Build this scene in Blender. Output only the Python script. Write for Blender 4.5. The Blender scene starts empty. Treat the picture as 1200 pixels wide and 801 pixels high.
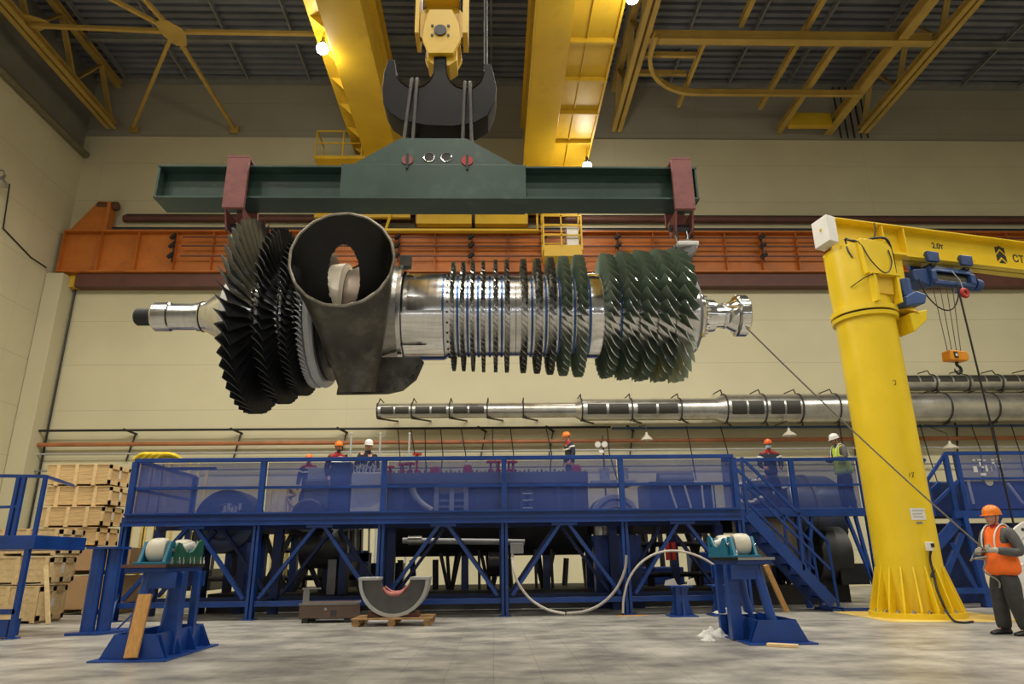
import bpy, math, random
from mathutils import Vector, Matrix
from math import sin, cos, pi, radians, sqrt
random.seed(7)
S = bpy.context.scene
COL = S.collection
V = Vector
# ------------------------------------------------------------------ camera calibration
CAMZ = 1.15
FPX = 800.0
_vy = V((-22.0, -255.0, -FPX)).normalized()
_vz = V((-30.0, 2500.0, -FPX))
_vz = (_vz - _vy * _vz.dot(_vy)).normalized()
_vx = _vy.cross(_vz)
RC = Matrix((_vx, _vy, _vz))          # camera -> world rotation

def at(px, py, y=None, z=None, x=None):
    """world point seen at a photo pixel, on the plane y=, z= or x="""
    d = RC @ V((px - 600.0, -(py - 400.5), -FPX))
    if y is not None: t = y / d.y
    elif x is not None: t = x / d.x
    else: t = (z - CAMZ) / d.z
    p = d * t
    return V((p.x, p.y, p.z + CAMZ))

cam = bpy.data.cameras.new('camera')
cam.sensor_width = 36.0
cam.lens = 24.0
cam.clip_end = 200
camo = bpy.data.objects.new('camera', cam)
camo.matrix_world = Matrix.Translation((0, 0, CAMZ)) @ RC.to_4x4()
COL.objects.link(camo)
S.camera = camo
S.view_settings.view_transform = 'Standard'
S.view_settings.look = 'None'
S.view_settings.gamma = 1
S.view_settings.use_curve_mapping = False

# ------------------------------------------------------------------ materials
def lin(c):
    return tuple(((v / 255) / 12.92 if v / 255 <= 0.04045 else ((v / 255 + 0.055) / 1.055) ** 2.4) for v in c)

def pm(name, rgb, rough=0.5, metal=0.0, var=0.15, scale=6.0, bump=0.0, bscale=40.0, rvar=0.1, spec=0.5, coat=0.0, stretch=None, dirt=None, dscale=3.0, dlim=(0.5, 0.7)):
    """painted / metal surface with uneven colour, roughness and slight bumps; rgb is linear"""
    m = bpy.data.materials.new(name)
    m.use_nodes = True
    nt = m.node_tree
    b = nt.nodes['Principled BSDF']
    tc = nt.nodes.new('ShaderNodeTexCoord')
    vec = tc.outputs['Object']
    if stretch:
        mp = nt.nodes.new('ShaderNodeMapping')
        mp.inputs['Scale'].default_value = stretch
        nt.links.new(vec, mp.inputs['Vector'])
        vec = mp.outputs['Vector']
    n = nt.nodes.new('ShaderNodeTexNoise')
    n.inputs['Scale'].default_value = scale
    n.inputs['Detail'].default_value = 5
    nt.links.new(vec, n.inputs['Vector'])
    r = nt.nodes.new('ShaderNodeValToRGB')
    r.color_ramp.elements[0].position = 0.3
    r.color_ramp.elements[1].position = 0.7
    lo = [max(0, c * (1 - var)) for c in rgb]
    hi = [min(1, c * (1 + var)) for c in rgb]
    r.color_ramp.elements[0].color = (*lo, 1)
    r.color_ramp.elements[1].color = (*hi, 1)
    nt.links.new(n.outputs['Fac'], r.inputs['Fac'])
    out = r.outputs['Color']
    if dirt:
        n2 = nt.nodes.new('ShaderNodeTexNoise')
        n2.inputs['Scale'].default_value = dscale
        n2.inputs['Detail'].default_value = 8
        n2.inputs['Roughness'].default_value = 0.65
        nt.links.new(tc.outputs['Object'], n2.inputs['Vector'])
        r2 = nt.nodes.new('ShaderNodeValToRGB')
        r2.color_ramp.elements[0].position = dlim[0]
        r2.color_ramp.elements[1].position = dlim[1]
        nt.links.new(n2.outputs['Fac'], r2.inputs['Fac'])
        mx = nt.nodes.new('ShaderNodeMix')
        mx.data_type = 'RGBA'
        nt.links.new(r2.outputs['Color'], mx.inputs['Factor'])
        nt.links.new(out, mx.inputs['A'])
        mx.inputs['B'].default_value = (*dirt, 1)
        out = mx.outputs['Result']
    nt.links.new(out, b.inputs['Base Color'])
    b.inputs['Metallic'].default_value = metal
    b.inputs['Specular IOR Level'].default_value = spec
    if coat:
        b.inputs['Coat Weight'].default_value = coat
        b.inputs['Coat Roughness'].default_value = 0.15
    if rvar:
        mr = nt.nodes.new('ShaderNodeMapRange')
        mr.inputs['To Min'].default_value = max(0.03, rough - rvar)
        mr.inputs['To Max'].default_value = min(1, rough + rvar)
        nt.links.new(n.outputs['Fac'], mr.inputs['Value'])
        nt.links.new(mr.outputs['Result'], b.inputs['Roughness'])
    else:
        b.inputs['Roughness'].default_value = rough
    if bump:
        nb = nt.nodes.new('ShaderNodeTexNoise')
        nb.inputs['Scale'].default_value = bscale
        nb.inputs['Detail'].default_value = 4
        nt.links.new(vec, nb.inputs['Vector'])
        bp = nt.nodes.new('ShaderNodeBump')
        bp.inputs['Strength'].default_value = bump
        bp.inputs['Distance'].default_value = 0.02
        nt.links.new(nb.outputs['Fac'], bp.inputs['Height'])
        nt.links.new(bp.outputs['Normal'], b.inputs['Normal'])
    return m

def emat(name, rgb, strength):
    m = bpy.data.materials.new(name)
    m.use_nodes = True
    b = m.node_tree.nodes['Principled BSDF']
    b.inputs['Base Color'].default_value = (*rgb, 1)
    b.inputs['Emission Color'].default_value = (*rgb, 1)
    b.inputs['Emission Strength'].default_value = strength
    return m

def seam_mat(name, rgb, zp, xp, zoff=0.0, xoff=0.0, axis='X', dark=0.55, width=0.012, var=0.05, rough=0.6, mottled=0.5):
    """sandwich wall panels: thin horizontal seams every zp metres, vertical ones every xp"""
    m = pm(name, rgb, rough, 0, var, mottled, 0.0, rvar=0.08)
    nt = m.node_tree
    b = nt.nodes['Principled BSDF']
    src = b.inputs['Base Color'].links[0].from_socket
    geo = nt.nodes.new('ShaderNodeNewGeometry')
    sp = nt.nodes.new('ShaderNodeSeparateXYZ')
    nt.links.new(geo.outputs['Position'], sp.inputs[0])
    def line(sock, period, off, w):
        a = nt.nodes.new('ShaderNodeMath'); a.operation = 'ADD'; a.inputs[1].default_value = off + 1000 * period
        nt.links.new(sock, a.inputs[0])
        mo = nt.nodes.new('ShaderNodeMath'); mo.operation = 'MODULO'; mo.inputs[1].default_value = period
        nt.links.new(a.outputs[0], mo.inputs[0])
        lt = nt.nodes.new('ShaderNodeMath'); lt.operation = 'LESS_THAN'; lt.inputs[1].default_value = w
        nt.links.new(mo.outputs[0], lt.inputs[0])
        return lt.outputs[0]
    l1 = line(sp.outputs['Z'], zp, zoff, width * 2)
    l2 = line(sp.outputs[axis], xp, xoff, width)
    mxm = nt.nodes.new('ShaderNodeMath'); mxm.operation = 'MAXIMUM'
    nt.links.new(l1, mxm.inputs[0]); nt.links.new(l2, mxm.inputs[1])
    mx = nt.nodes.new('ShaderNodeMix'); mx.data_type = 'RGBA'
    nt.links.new(mxm.outputs[0], mx.inputs['Factor'])
    nt.links.new(src, mx.inputs['A'])
    mx.inputs['B'].default_value = (*[c * dark for c in rgb], 1)
    nt.links.new(mx.outputs['Result'], b.inputs['Base Color'])
    return m

# ------------------------------------------------------------------ mesh builder
class MB:
    def __init__(s):
        s.v = []; s.f = []; s.mi = []
    def add(s, vs, fs, mi=0):
        o = len(s.v)
        s.v += [V(p) for p in vs]
        s.f += [tuple(i + o for i in f) for f in fs]
        s.mi += [mi] * len(fs)
        return s
    def box(s, x0, x1, y0, y1, z0, z1, mi=0, M=None):
        vs = [V((x, y, z)) for z in (z0, z1) for y in (y0, y1) for x in (x0, x1)]
        if M: vs = [M @ p for p in vs]
        return s.add(vs, [(0, 2, 3, 1), (4, 5, 7, 6), (0, 1, 5, 4), (2, 6, 7, 3), (0, 4, 6, 2), (1, 3, 7, 5)], mi)
    def cbox(s, c, d, mi=0, M=None):
        return s.box(c[0]-d[0]/2, c[0]+d[0]/2, c[1]-d[1]/2, c[1]+d[1]/2, c[2]-d[2]/2, c[2]+d[2]/2, mi, M)
    @staticmethod
    def frame(p, q, up=(0, 0, 1)):
        p, q = V(p), V(q)
        d = (q - p).normalized()
        u = V(up)
        if abs(d.dot(u)) > 0.98: u = V((0, 1, 0)) if abs(d.y) < 0.9 else V((1, 0, 0))
        a = d.cross(u).normalized()
        b = a.cross(d).normalized()
        return p, q, d, a, b
    def bar(s, p, q, w, h, up=(0, 0, 1), mi=0):
        """rectangular bar: w across, h along up"""
        p, q, d, a, b = s.frame(p, q, up)
        pr = [(-w/2, -h/2), (w/2, -h/2), (w/2, h/2), (-w/2, h/2)]
        return s.sweep(pr, p, q, a, b, mi)
    def sweep(s, pr, p, q, a, b, mi=0):
        n = len(pr)
        vs = [p + a*x + b*y for x, y in pr] + [q + a*x + b*y for x, y in pr]
        fs = [(i, (i+1) % n, n+(i+1) % n, n+i) for i in range(n)] + [tuple(range(n-1, -1, -1)), tuple(range(n, 2*n))]
        return s.add(vs, fs, mi)
    def ibeam(s, p, q, w, h, tf=None, tw=None, up=(0, 0, 1), mi=0):
        p, q, d, a, b = s.frame(p, q, up)
        tf = tf or h*0.08; tw = tw or w*0.08
        s.sweep([(-w/2, -h/2), (w/2, -h/2), (w/2, -h/2+tf), (-w/2, -h/2+tf)], p, q, a, b, mi)
        s.sweep([(-w/2, h/2-tf), (w/2, h/2-tf), (w/2, h/2), (-w/2, h/2)], p, q, a, b, mi)
        s.sweep([(-tw/2, -h/2+tf), (tw/2, -h/2+tf), (tw/2, h/2-tf), (-tw/2, h/2-tf)], p, q, a, b, mi)
        return s
    def channel(s, p, q, w, h, t=None, up=(0, 0, 1), mi=0, flip=1):
        """U section, web of height h standing along up, open to +a*flip"""
        p, q, d, a, b = s.frame(p, q, up)
        t = t or min(w, h)*0.12
        a = a*flip
        s.sweep([(0, -h/2), (t, -h/2), (t, h/2), (0, h/2)], p, q, a, b, mi)
        s.sweep([(t, -h/2), (w, -h/2), (w, -h/2+t), (t, -h/2+t)], p, q, a, b, mi)
        s.sweep([(t, h/2-t), (w, h/2-t), (w, h/2), (t, h/2)], p, q, a, b, mi)
        return s
    def cyl(s, p, q, r0, r1=None, n=16, caps=True, mi=0):
        r1 = r0 if r1 is None else r1
        p, q, d, a, b = s.frame(p, q)
        vs = [p + (a*cos(2*pi*i/n) + b*sin(2*pi*i/n))*r0 for i in range(n)] + [q + (a*cos(2*pi*i/n) + b*sin(2*pi*i/n))*r1 for i in range(n)]
        fs = [(i, (i+1) % n, n+(i+1) % n, n+i) for i in range(n)]
        if caps: fs += [tuple(range(n-1, -1, -1)), tuple(range(n, 2*n))]
        return s.add(vs, fs, mi)
    def tube(s, path, r, n=8, mi=0, caps=True):
        path = [V(p) for p in path]
        rs = r if isinstance(r, (list, tuple)) else [r]*len(path)
        a0 = None
        vs = []
        for i, p in enumerate(path):
            d = (path[min(i+1, len(path)-1)] - path[max(i-1, 0)])
            d = d.normalized() if d.length > 1e-9 else V((0, 0, 1))
            if a0 is None:
                a0 = d.orthogonal().normalized()
            a0 = (a0 - d*a0.dot(d))
            a0 = a0.normalized() if a0.length > 1e-6 else d.orthogonal().normalized()
            b0 = d.cross(a0)
            vs += [p + (a0*cos(2*pi*k/n) + b0*sin(2*pi*k/n))*rs[i] for k in range(n)]
        fs = []
        for i in range(len(path)-1):
            for k in range(n):
                fs.append((i*n+k, i*n+(k+1) % n, (i+1)*n+(k+1) % n, (i+1)*n+k))
        if caps:
            fs.append(tuple(range(n-1, -1, -1)))
            fs.append(tuple(range((len(path)-1)*n, len(path)*n)))
        return s.add(vs, fs, mi)
    def lathe(s, prof, o, d, n=32, mi=0, a0=0.0, a1=2*pi, ref=None):
        """prof: list of (along, radius); axis from o along d"""
        o = V(o); d = V(d).normalized()
        a = V(ref) if ref else d.orthogonal().normalized()
        b = d.cross(a)
        full = abs(a1 - a0 - 2*pi) < 1e-6
        m = n if full else n+1
        vs = []
        for (t, r) in prof:
            for i in range(m):
                an = a0 + (a1-a0)*i/n
                vs.append(o + d*t + (a*cos(an) + b*sin(an))*max(r, 1e-5))
        fs = []
        for j in range(len(prof)-1):
            for i in range(n):
                i2 = (i+1) % m
                fs.append((j*m+i, j*m+i2, (j+1)*m+i2, (j+1)*m+i))
        return s.add(vs, fs, mi)
    def prism(s, pts, ext, mi=0):
        pts = [V(p) for p in pts]
        ext = V(ext)
        n = len(pts)
        vs = pts + [p + ext for p in pts]
        fs = [(i, (i+1) % n, n+(i+1) % n, n+i) for i in range(n)] + [tuple(range(n-1, -1, -1)), tuple(range(n, 2*n))]
        return s.add(vs, fs, mi)
    def ball(s, c, r, n=12, m=8, mi=0, sc=(1, 1, 1)):
        c = V(c)
        vs = [c + V((0, 0, -r*sc[2]))]
        for j in range(1, m):
            t = -pi/2 + pi*j/m
            for i in range(n):
                vs.append(c + V((cos(t)*cos(2*pi*i/n)*r*sc[0], cos(t)*sin(2*pi*i/n)*r*sc[1], sin(t)*r*sc[2])))
        vs.append(c + V((0, 0, r*sc[2])))
        fs = [(0, 1+(i+1) % n, 1+i) for i in range(n)]
        for j in range(m-2):
            for i in range(n):
                fs.append((1+j*n+i, 1+j*n+(i+1) % n, 1+(j+1)*n+(i+1) % n, 1+(j+1)*n+i))
        L = len(vs)-1
        fs += [(L, 1+(m-2)*n+i, 1+(m-2)*n+(i+1) % n) for i in range(n)]
        return s.add(vs, fs, mi)
    def build(s, name, mat, parent=None, smooth=35, bevel=0.0, off=None, fixn=True):
        me = bpy.data.meshes.new(name)
        L = V((0, 0, 0)) if off is None else V(off)
        p = parent
        while p is not None and off is None:
            L = L + p.location
            p = p.parent
        me.from_pydata([tuple(v - L) for v in s.v], [], s.f)
        mats = mat if isinstance(mat, (list, tuple)) else [mat]
        for m in mats: me.materials.append(m)
        if len(mats) > 1:
            me.polygons.foreach_set('material_index', s.mi)
        me.validate()
        if fixn:
            import bmesh
            bm = bmesh.new(); bm.from_mesh(me)
            bmesh.ops.recalc_face_normals(bm, faces=bm.faces)
            bm.to_mesh(me); bm.free()
        if smooth:
            me.shade_smooth()
            me.set_sharp_from_angle(angle=radians(smooth))
        o = bpy.data.objects.new(name, me)
        COL.objects.link(o)
        if parent is not None: o.parent = parent
        if bevel:
            bv = o.modifiers.new('bevel', 'BEVEL')
            bv.width = bevel; bv.segments = 2; bv.limit_method = 'ANGLE'; bv.angle_limit = radians(40)
        return o

def tag(o, label=None, cat=None, group=None, kind=None):
    if label: o['label'] = label
    if cat: o['category'] = cat
    if group: o['group'] = group
    if kind: o['kind'] = kind
    return o

def thing(name, label, cat, loc=(0, 0, 0), group=None):
    o = bpy.data.objects.new(name, None)
    o.empty_display_size = 0.2
    COL.objects.link(o)
    o.location = loc
    return tag(o, label, cat, group)

def copy_tree(o, parent=None):
    c = o.copy(); COL.objects.link(c)
    if parent is not None: c.parent = parent
    for ch in list(o.children): copy_tree(ch, c)
    return c

def arc(c, r, a0, a1, n, u, w):
    c, u, w = V(c), V(u), V(w)
    return [c + (u*cos(a0+(a1-a0)*i/n) + w*sin(a0+(a1-a0)*i/n))*r for i in range(n+1)]

def bez(p, n=12):
    """smooth path through points (Catmull-Rom)"""
    p = [V(q) for q in p]
    out = []
    for i in range(len(p)-1):
        a = p[max(i-1, 0)]; b = p[i]; c = p[i+1]; d = p[min(i+2, len(p)-1)]
        for k in range(n):
            t = k/n
            out.append(0.5*((2*b) + (c-a)*t + (2*a-5*b+4*c-d)*t*t + (3*b-a-3*c+d)*t*t*t))
    out.append(p[-1])
    return out

# ------------------------------------------------------------------ shared materials
M = {}
M['blue'] = pm('blue_paint', (0.007, 0.046, 0.235), 0.36, 0, 0.22, 3, rvar=0.1, dirt=(0.018, 0.045, 0.13), dscale=5, dlim=(0.55, 0.8))
M['bluedark'] = pm('old_blue_paint', (0.006, 0.026, 0.14), 0.45, 0, 0.25, 3)
M['teal'] = pm('teal_paint', (0.010, 0.16, 0.27), 0.4, 0, 0.15, 5)
M['green'] = pm('green_paint', (0.012, 0.11, 0.07), 0.4, 0, 0.2, 5)
M['yellow'] = pm('crane_yellow', (0.77, 0.545, 0.014), 0.36, 0, 0.06, 1.5, rvar=0.08)
M['bridge'] = pm('bridge_yellow', (0.62, 0.395, 0.022), 0.42, 0, 0.10, 0.8, rvar=0.08, dirt=(0.45, 0.27, 0.022), dscale=1.5, dlim=(0.55, 0.85))
M['truss'] = pm('truss_yellow', (0.46, 0.305, 0.07), 0.5, 0, 0.12, 1.5)
M['orange'] = pm('runway_orange', (0.50, 0.150, 0.020), 0.45, 0, 0.15, 0.9, dirt=(0.33, 0.095, 0.02), dscale=1.2, dlim=(0.5, 0.8))
M['brown'] = pm('primer_brown', (0.115, 0.042, 0.030), 0.55, 0, 0.2, 2)
M['pink'] = pm('red_primer', (0.25, 0.085, 0.080), 0.5, 0, 0.12, 4, dirt=(0.18, 0.06, 0.06), dscale=7)
M['darkgreen'] = pm('dark_green_paint', (0.030, 0.066, 0.052), 0.42, 0, 0.18, 1.8, dirt=(0.06, 0.105, 0.085), dscale=2.2, dlim=(0.55, 0.72))
M['black'] = pm('black_paint', (0.012, 0.012, 0.013), 0.45, 0, 0.2, 4)
M['rubber'] = pm('black_rubber', (0.010, 0.010, 0.011), 0.6, 0, 0.2, 10)
M['steel'] = pm('turned_steel', (0.60, 0.59, 0.57), 0.20, 1.0, 0.10, 3, rvar=0.07, stretch=(9, 1, 1))
M['bright'] = pm('polished_steel', (0.72, 0.71, 0.68), 0.13, 1.0, 0.06, 4, rvar=0.05, stretch=(8, 1, 1))
M['bluesteel'] = pm('blue_marked_steel', (0.045, 0.10, 0.25), 0.25, 0.7, 0.3, 5)
M['wire'] = pm('wire_rope_steel', (0.11, 0.105, 0.10), 0.5, 0.6, 0.3, 60, bump=0.5, bscale=120)
M['galv'] = pm('galvanised_sheet', (0.56, 0.55, 0.51), 0.30, 0.85, 0.16, 1.3, rvar=0.1, dirt=(0.36, 0.34, 0.30), dscale=2.2, dlim=(0.5, 0.8))
M['white'] = pm('white_paint', (0.70, 0.69, 0.66), 0.45, 0, 0.05, 3)
M['nylon'] = pm('ivory_nylon', (0.62, 0.58, 0.47), 0.4, 0, 0.08, 6)
M['grey'] = pm('grey_paint', (0.20, 0.20, 0.20), 0.5, 0, 0.15, 3)
M['lgrey'] = pm('light_grey_paint', (0.42, 0.42, 0.42), 0.5, 0, 0.1, 3)
M['dgrey'] = pm('dark_grey_steel', (0.05, 0.05, 0.052), 0.5, 0.3, 0.3, 2.5)
M['wood'] = pm('pine_planks', (0.60, 0.41, 0.19), 0.65, 0, 0.22, 3, rvar=0.05, stretch=(1.2, 6, 14))
M['woodp'] = pm('pale_pine', (0.68, 0.50, 0.26), 0.65, 0, 0.12, 4, rvar=0.05, stretch=(3, 3, 3))
M['ply'] = pm('brown_plywood', (0.43, 0.27, 0.135), 0.6, 0, 0.10, 1.5, rvar=0.05)
M['plank'] = pm('orange_plank', (0.53, 0.27, 0.075), 0.6, 0, 0.18, 5, stretch=(8, 8, 1.2))
M['red'] = pm('red_paint', (0.42, 0.02, 0.018), 0.4, 0, 0.12, 5)
M['rag'] = pm('white_rag', (0.70, 0.69, 0.67), 0.9, 0, 0.08, 8)
M['pinkrag'] = pm('pink_rag', (0.46, 0.17, 0.15), 0.9, 0, 0.3, 9)
M['copper'] = pm('orange_pipe_paint', (0.36, 0.125, 0.045), 0.45, 0, 0.2, 2)
# ================================================================== SETTING
WX0, WX1, WY0, WY1 = -19.0, 34.0, -16.0, 28.2
ZR = 23.6
WALLC = (0.62, 0.575, 0.385)
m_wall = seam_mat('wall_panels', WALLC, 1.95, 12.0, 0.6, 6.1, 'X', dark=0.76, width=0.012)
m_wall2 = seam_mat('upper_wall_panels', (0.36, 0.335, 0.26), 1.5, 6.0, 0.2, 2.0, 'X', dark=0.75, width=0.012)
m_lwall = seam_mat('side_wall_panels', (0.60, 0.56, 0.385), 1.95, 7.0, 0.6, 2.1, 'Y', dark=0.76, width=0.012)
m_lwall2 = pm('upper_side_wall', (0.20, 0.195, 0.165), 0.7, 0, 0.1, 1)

def make_floor_mat():
    m = pm('concrete_floor', (0.40, 0.385, 0.35), 0.40, 0, 0.16, 0.55, rvar=0.1, bump=0.05, bscale=14)
    nt = m.node_tree; b = nt.nodes['Principled BSDF']
    src = b.inputs['Base Color'].links[0].from_socket
    geo = nt.nodes.new('ShaderNodeNewGeometry')
    # worn mottling drawn out along x
    mp = nt.nodes.new('ShaderNodeMapping'); mp.inputs['Scale'].default_value = (1.2, 1.7, 1)
    nt.links.new(geo.outputs['Position'], mp.inputs['Vector'])
    n = nt.nodes.new('ShaderNodeTexNoise'); n.inputs['Scale'].default_value = 0.9; n.inputs['Detail'].default_value = 10; n.inputs['Roughness'].default_value = 0.68
    nt.links.new(mp.outputs['Vector'], n.inputs['Vector'])
    r = nt.nodes.new('ShaderNodeValToRGB'); r.color_ramp.elements[0].position = 0.38; r.color_ramp.elements[1].position = 0.62
    r.color_ramp.elements[0].color = (0.50, 0.50, 0.51, 1); r.color_ramp.elements[1].color = (1.16, 1.15, 1.12, 1)
    nt.links.new(n.outputs['Fac'], r.inputs['Fac'])
    mu = nt.nodes.new('ShaderNodeMix'); mu.data_type = 'RGBA'; mu.blend_type = 'MULTIPLY'; mu.inputs['Factor'].default_value = 1
    nt.links.new(src, mu.inputs['A']); nt.links.new(r.outputs['Color'], mu.inputs['B'])
    # tile joints
    bt = nt.nodes.new('ShaderNodeTexBrick'); bt.offset = 0
    bt.inputs['Scale'].default_value = 1.0; bt.inputs['Brick Width'].default_value = 0.5; bt.inputs['Row Height'].default_value = 0.5
    bt.inputs['Mortar Size'].default_value = 0.006
    bt.inputs['Color1'].default_value = (1, 1, 1, 1); bt.inputs['Color2'].default_value = (0.86, 0.86, 0.86, 1); bt.inputs['Mortar'].default_value = (0.62, 0.62, 0.62, 1)
    nt.links.new(geo.outputs['Position'], bt.inputs['Vector'])
    mu2 = nt.nodes.new('ShaderNodeMix'); mu2.data_type = 'RGBA'; mu2.blend_type = 'MULTIPLY'; mu2.inputs['Factor'].default_value = 0.75
    nt.links.new(mu.outputs['Result'], mu2.inputs['A']); nt.links.new(bt.outputs['Color'], mu2.inputs['B'])
    nt.links.new(mu2.outputs['Result'], b.inputs['Base Color'])
    return m

def struct(name, mb, mat, **k):
    return tag(mb.build(name, mat, **k), kind='structure')

struct('floor', MB().box(WX0-0.3, WX1+0.3, WY0-0.3, WY1+0.3, -0.3, 0.0), make_floor_mat(), smooth=0)
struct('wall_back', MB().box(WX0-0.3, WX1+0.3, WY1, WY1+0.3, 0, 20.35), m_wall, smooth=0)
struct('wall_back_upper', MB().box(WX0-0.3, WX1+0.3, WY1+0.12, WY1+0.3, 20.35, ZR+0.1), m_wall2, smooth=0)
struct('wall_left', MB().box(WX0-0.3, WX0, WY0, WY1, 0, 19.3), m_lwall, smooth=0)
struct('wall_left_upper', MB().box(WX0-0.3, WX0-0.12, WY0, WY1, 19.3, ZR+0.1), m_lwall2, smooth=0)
m_far = pm('dark_far_wall', (0.13, 0.125, 0.11), 0.6, 0, 0.1, 0.5)  # unseen wall coloured dark to deepen reflections in the rotor metal
struct('wall_right', MB().box(WX1, WX1+0.3, WY0, WY1, 0, ZR+0.1), m_lwall, smooth=0)
struct('wall_front', MB().box(WX0-0.3, WX1+0.3, WY0-0.3, WY0, 0, ZR+0.1), m_far, smooth=0)
# corrugated roof deck, ribs along x
m_deck = pm('roof_deck', (0.20, 0.21, 0.235), 0.5, 0.1, 0.15, 1.0)
prof = []
y = WY0
while y < WY1 + 0.3:
    prof += [(y, ZR), (y+0.22, ZR), (y+0.24, ZR+0.26), (y+0.38, ZR+0.26), (y+0.40, ZR)]
    y += 0.40
mb = MB()
vs = []
for (yy, zz) in prof: vs += [(WX0-0.3, yy, zz), (WX1+0.3, yy, zz)]
mb.add(vs, [(2*i, 2*i+1, 2*i+3, 2*i+2) for i in range(len(prof)-1)])
struct('ceiling', mb, m_deck, smooth=0)
struct('ceiling_slab', MB().box(WX0-0.3, WX1+0.3, WY0-0.3, WY1+0.4, ZR+0.4, ZR+0.5), m_deck, smooth=0)
# base cove of the upper left wall: a long round pipe on the wall
mb = MB().cyl((WX0+0.16, -2, 19.25), (WX0+0.16, 28.1, 19.25), 0.15, n=14)
tag(mb.build('wall_pipe', pm('olive_pipe', (0.16, 0.145, 0.085), 0.5)), 'olive pipe running along the top of the beige side wall into the corner', 'pipe')
# boxed column in the corner
mb = MB().box(WX0+0.02, WX0+0.75, 27.3, 28.17, 0, 13.0)
struct('trim_1', mb, pm('column_cladding', (0.56, 0.515, 0.35), 0.6, 0, 0.03, 0.5), bevel=0.02)
mb = MB().tube([(WX0+0.86, 28.1, 13.0), (WX0+0.86, 28.1, 4.0), (WX0+0.86, 28.1, 0.0)], 0.04)
tag(mb.build('corner_drainpipe', M['black']), 'thin black pipe standing in the corner beside the clad column', 'pipe')
# cable run on the side wall
mb = MB().tube([(WX0+0.04, 18.5, 14.3), (WX0+0.04, 24.2, 15.4), (WX0+0.04, 24.4, 13.6), (WX0+0.04, 26.2, 13.2), (WX0+0.04, 27.2, 13.2)], 0.03, n=6)
tag(mb.build('wall_cable', M['rubber']), 'black cable stepping along the beige side wall up to the orange girder', 'cable')

# purlins and joists of the roof
m_purlin = pm('purlin_paint', (0.26, 0.26, 0.25), 0.5, 0.2, 0.15, 2)
for k in range(17):
    x = -17.6 + 2.93*k
    if x > 31: break
    mb = MB().ibeam((x, 2, ZR-0.14), (x, 28.1, ZR-0.14), 0.09, 0.24)
    tag(mb.build('roof_purlin', m_purlin, smooth=0), 'thin grey steel purlin under the dark corrugated roof', 'beam', 'roof purlins under the corrugated deck')
for k, y in enumerate((21.9, 24.9)):
    mb = MB().ibeam((WX0, y, ZR-0.45), (WX1, y, ZR-0.45), 0.16, 0.34)
    tag(mb.build('roof_joist', m_purlin, smooth=0), ('long grey roof joist crossing the roof over the wide yellow cross beam', 'long grey roof joist crossing the roof close to the back wall')[k], 'beam')
mb = MB().box(WX0, WX1, 27.9, 28.25, ZR-0.22, ZR-0.02)
struct('trim_2', mb, m_purlin, smooth=0)

# yellow roof trusses running away from the camera
def truss(x, label, y0=8.0, ph=0.0):
    t = thing('roof_truss', label, 'roof truss', (x, 27.9, 20.7))
    zt = ZR-0.35
    mb = MB()
    for s in (-1, 1):
        mb.channel((x+s*0.05, y0, 20.7), (x+s*0.05, 27.9, 20.7), 0.20, 0.30, 0.025, flip=s)
    mb.build('bottom_chord', M['truss'], t, smooth=0)
    mb = MB().ibeam((x, y0, zt-0.3), (x, 27.9, zt-0.3), 0.3, 0.28)
    mb.build('top_chord', M['truss'], t, smooth=0)
    y = 27.8 - ph
    k = 0
    while y - 1.5 > y0:
        for (a, b) in (((x, y, 20.8), (x, y-1.5, zt-0.4)), ((x, y-1.5, zt-0.4), (x, y-3.0, 20.8))):
            mb = MB()
            mb.bar(V(a)+V((-0.05, 0, 0)), V(b)+V((-0.05, 0, 0)), 0.06, 0.14, (1, 0, 0)).bar(V(a)+V((0.05, 0, 0)), V(b)+V((0.05, 0, 0)), 0.06, 0.14, (1, 0, 0))
            mb.build('diagonal', M['truss'], t, smooth=0)
        y -= 3.0
    return t
truss(-17.8, 'yellow roof truss nearest the dark upper side wall, running out over the camera')
truss(5.95, 'yellow roof truss with double bottom chord beside the yellow bridge girder and walkway')
truss(17.9, 'yellow roof truss with the narrow bottom chord beyond the yellow end panel')
# flat bracing on the side truss with its gusset
G0 = at(203, 38, z=20.7)
t = thing('roof_bracing', 'yellow star of bracing bars meeting at a gusset plate under the roof', 'bracing', G0)
gx, gy = G0.x, G0.y
mb = MB().prism([(gx+sx_*0.8, gy+sy_*1.0, 20.66) for sx_, sy_ in ((-0.6, -0.30), (-0.45, -0.62), (0.05, -0.66), (0.55, -0.22), (0.56, 0.12), (0.30, 0.68), (-0.22, 0.68), (-0.55, 0.14))], (0, 0, 0.03))
mb.build('gusset_plate', M['truss'], t, smooth=0)
for e in ((-17.7, gy-0.25, 20.7), (-5.6, gy+0.05, 20.7), (-16.9, 28.0, 20.7), (gx+0.1, 28.0, 20.7), (gx-4.2, gy-4.4, 20.7), (gx-1.0, gy-4.6, 20.7)):
    d = (V(e)-G0).normalized()
    mb = MB().bar(G0+d*0.45+V((0, 0, 0.04)), V(e)+V((0, 0, 0.04)), 0.14, 0.14)
    mb.build('brace', M['truss'], t, smooth=0)
for e in ((-16.9, 27.95, 20.7), (gx+0.1, 27.95, 20.7)):
    mb = MB().cbox((e[0], 28.12, e[2]), (0.4, 0.14, 0.3)); mb.build('wall_shoe', M['truss'], t, smooth=0)
mb = MB().prism([(-17.55, gy-0.7, 20.86), (-16.9, gy-0.35, 20.86), (-16.9, gy-0.1, 20.86), (-17.55, gy+0.2, 20.86)], (0, 0, 0.03)); mb.build('end_gusset', M['truss'], t, smooth=0)

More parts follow.
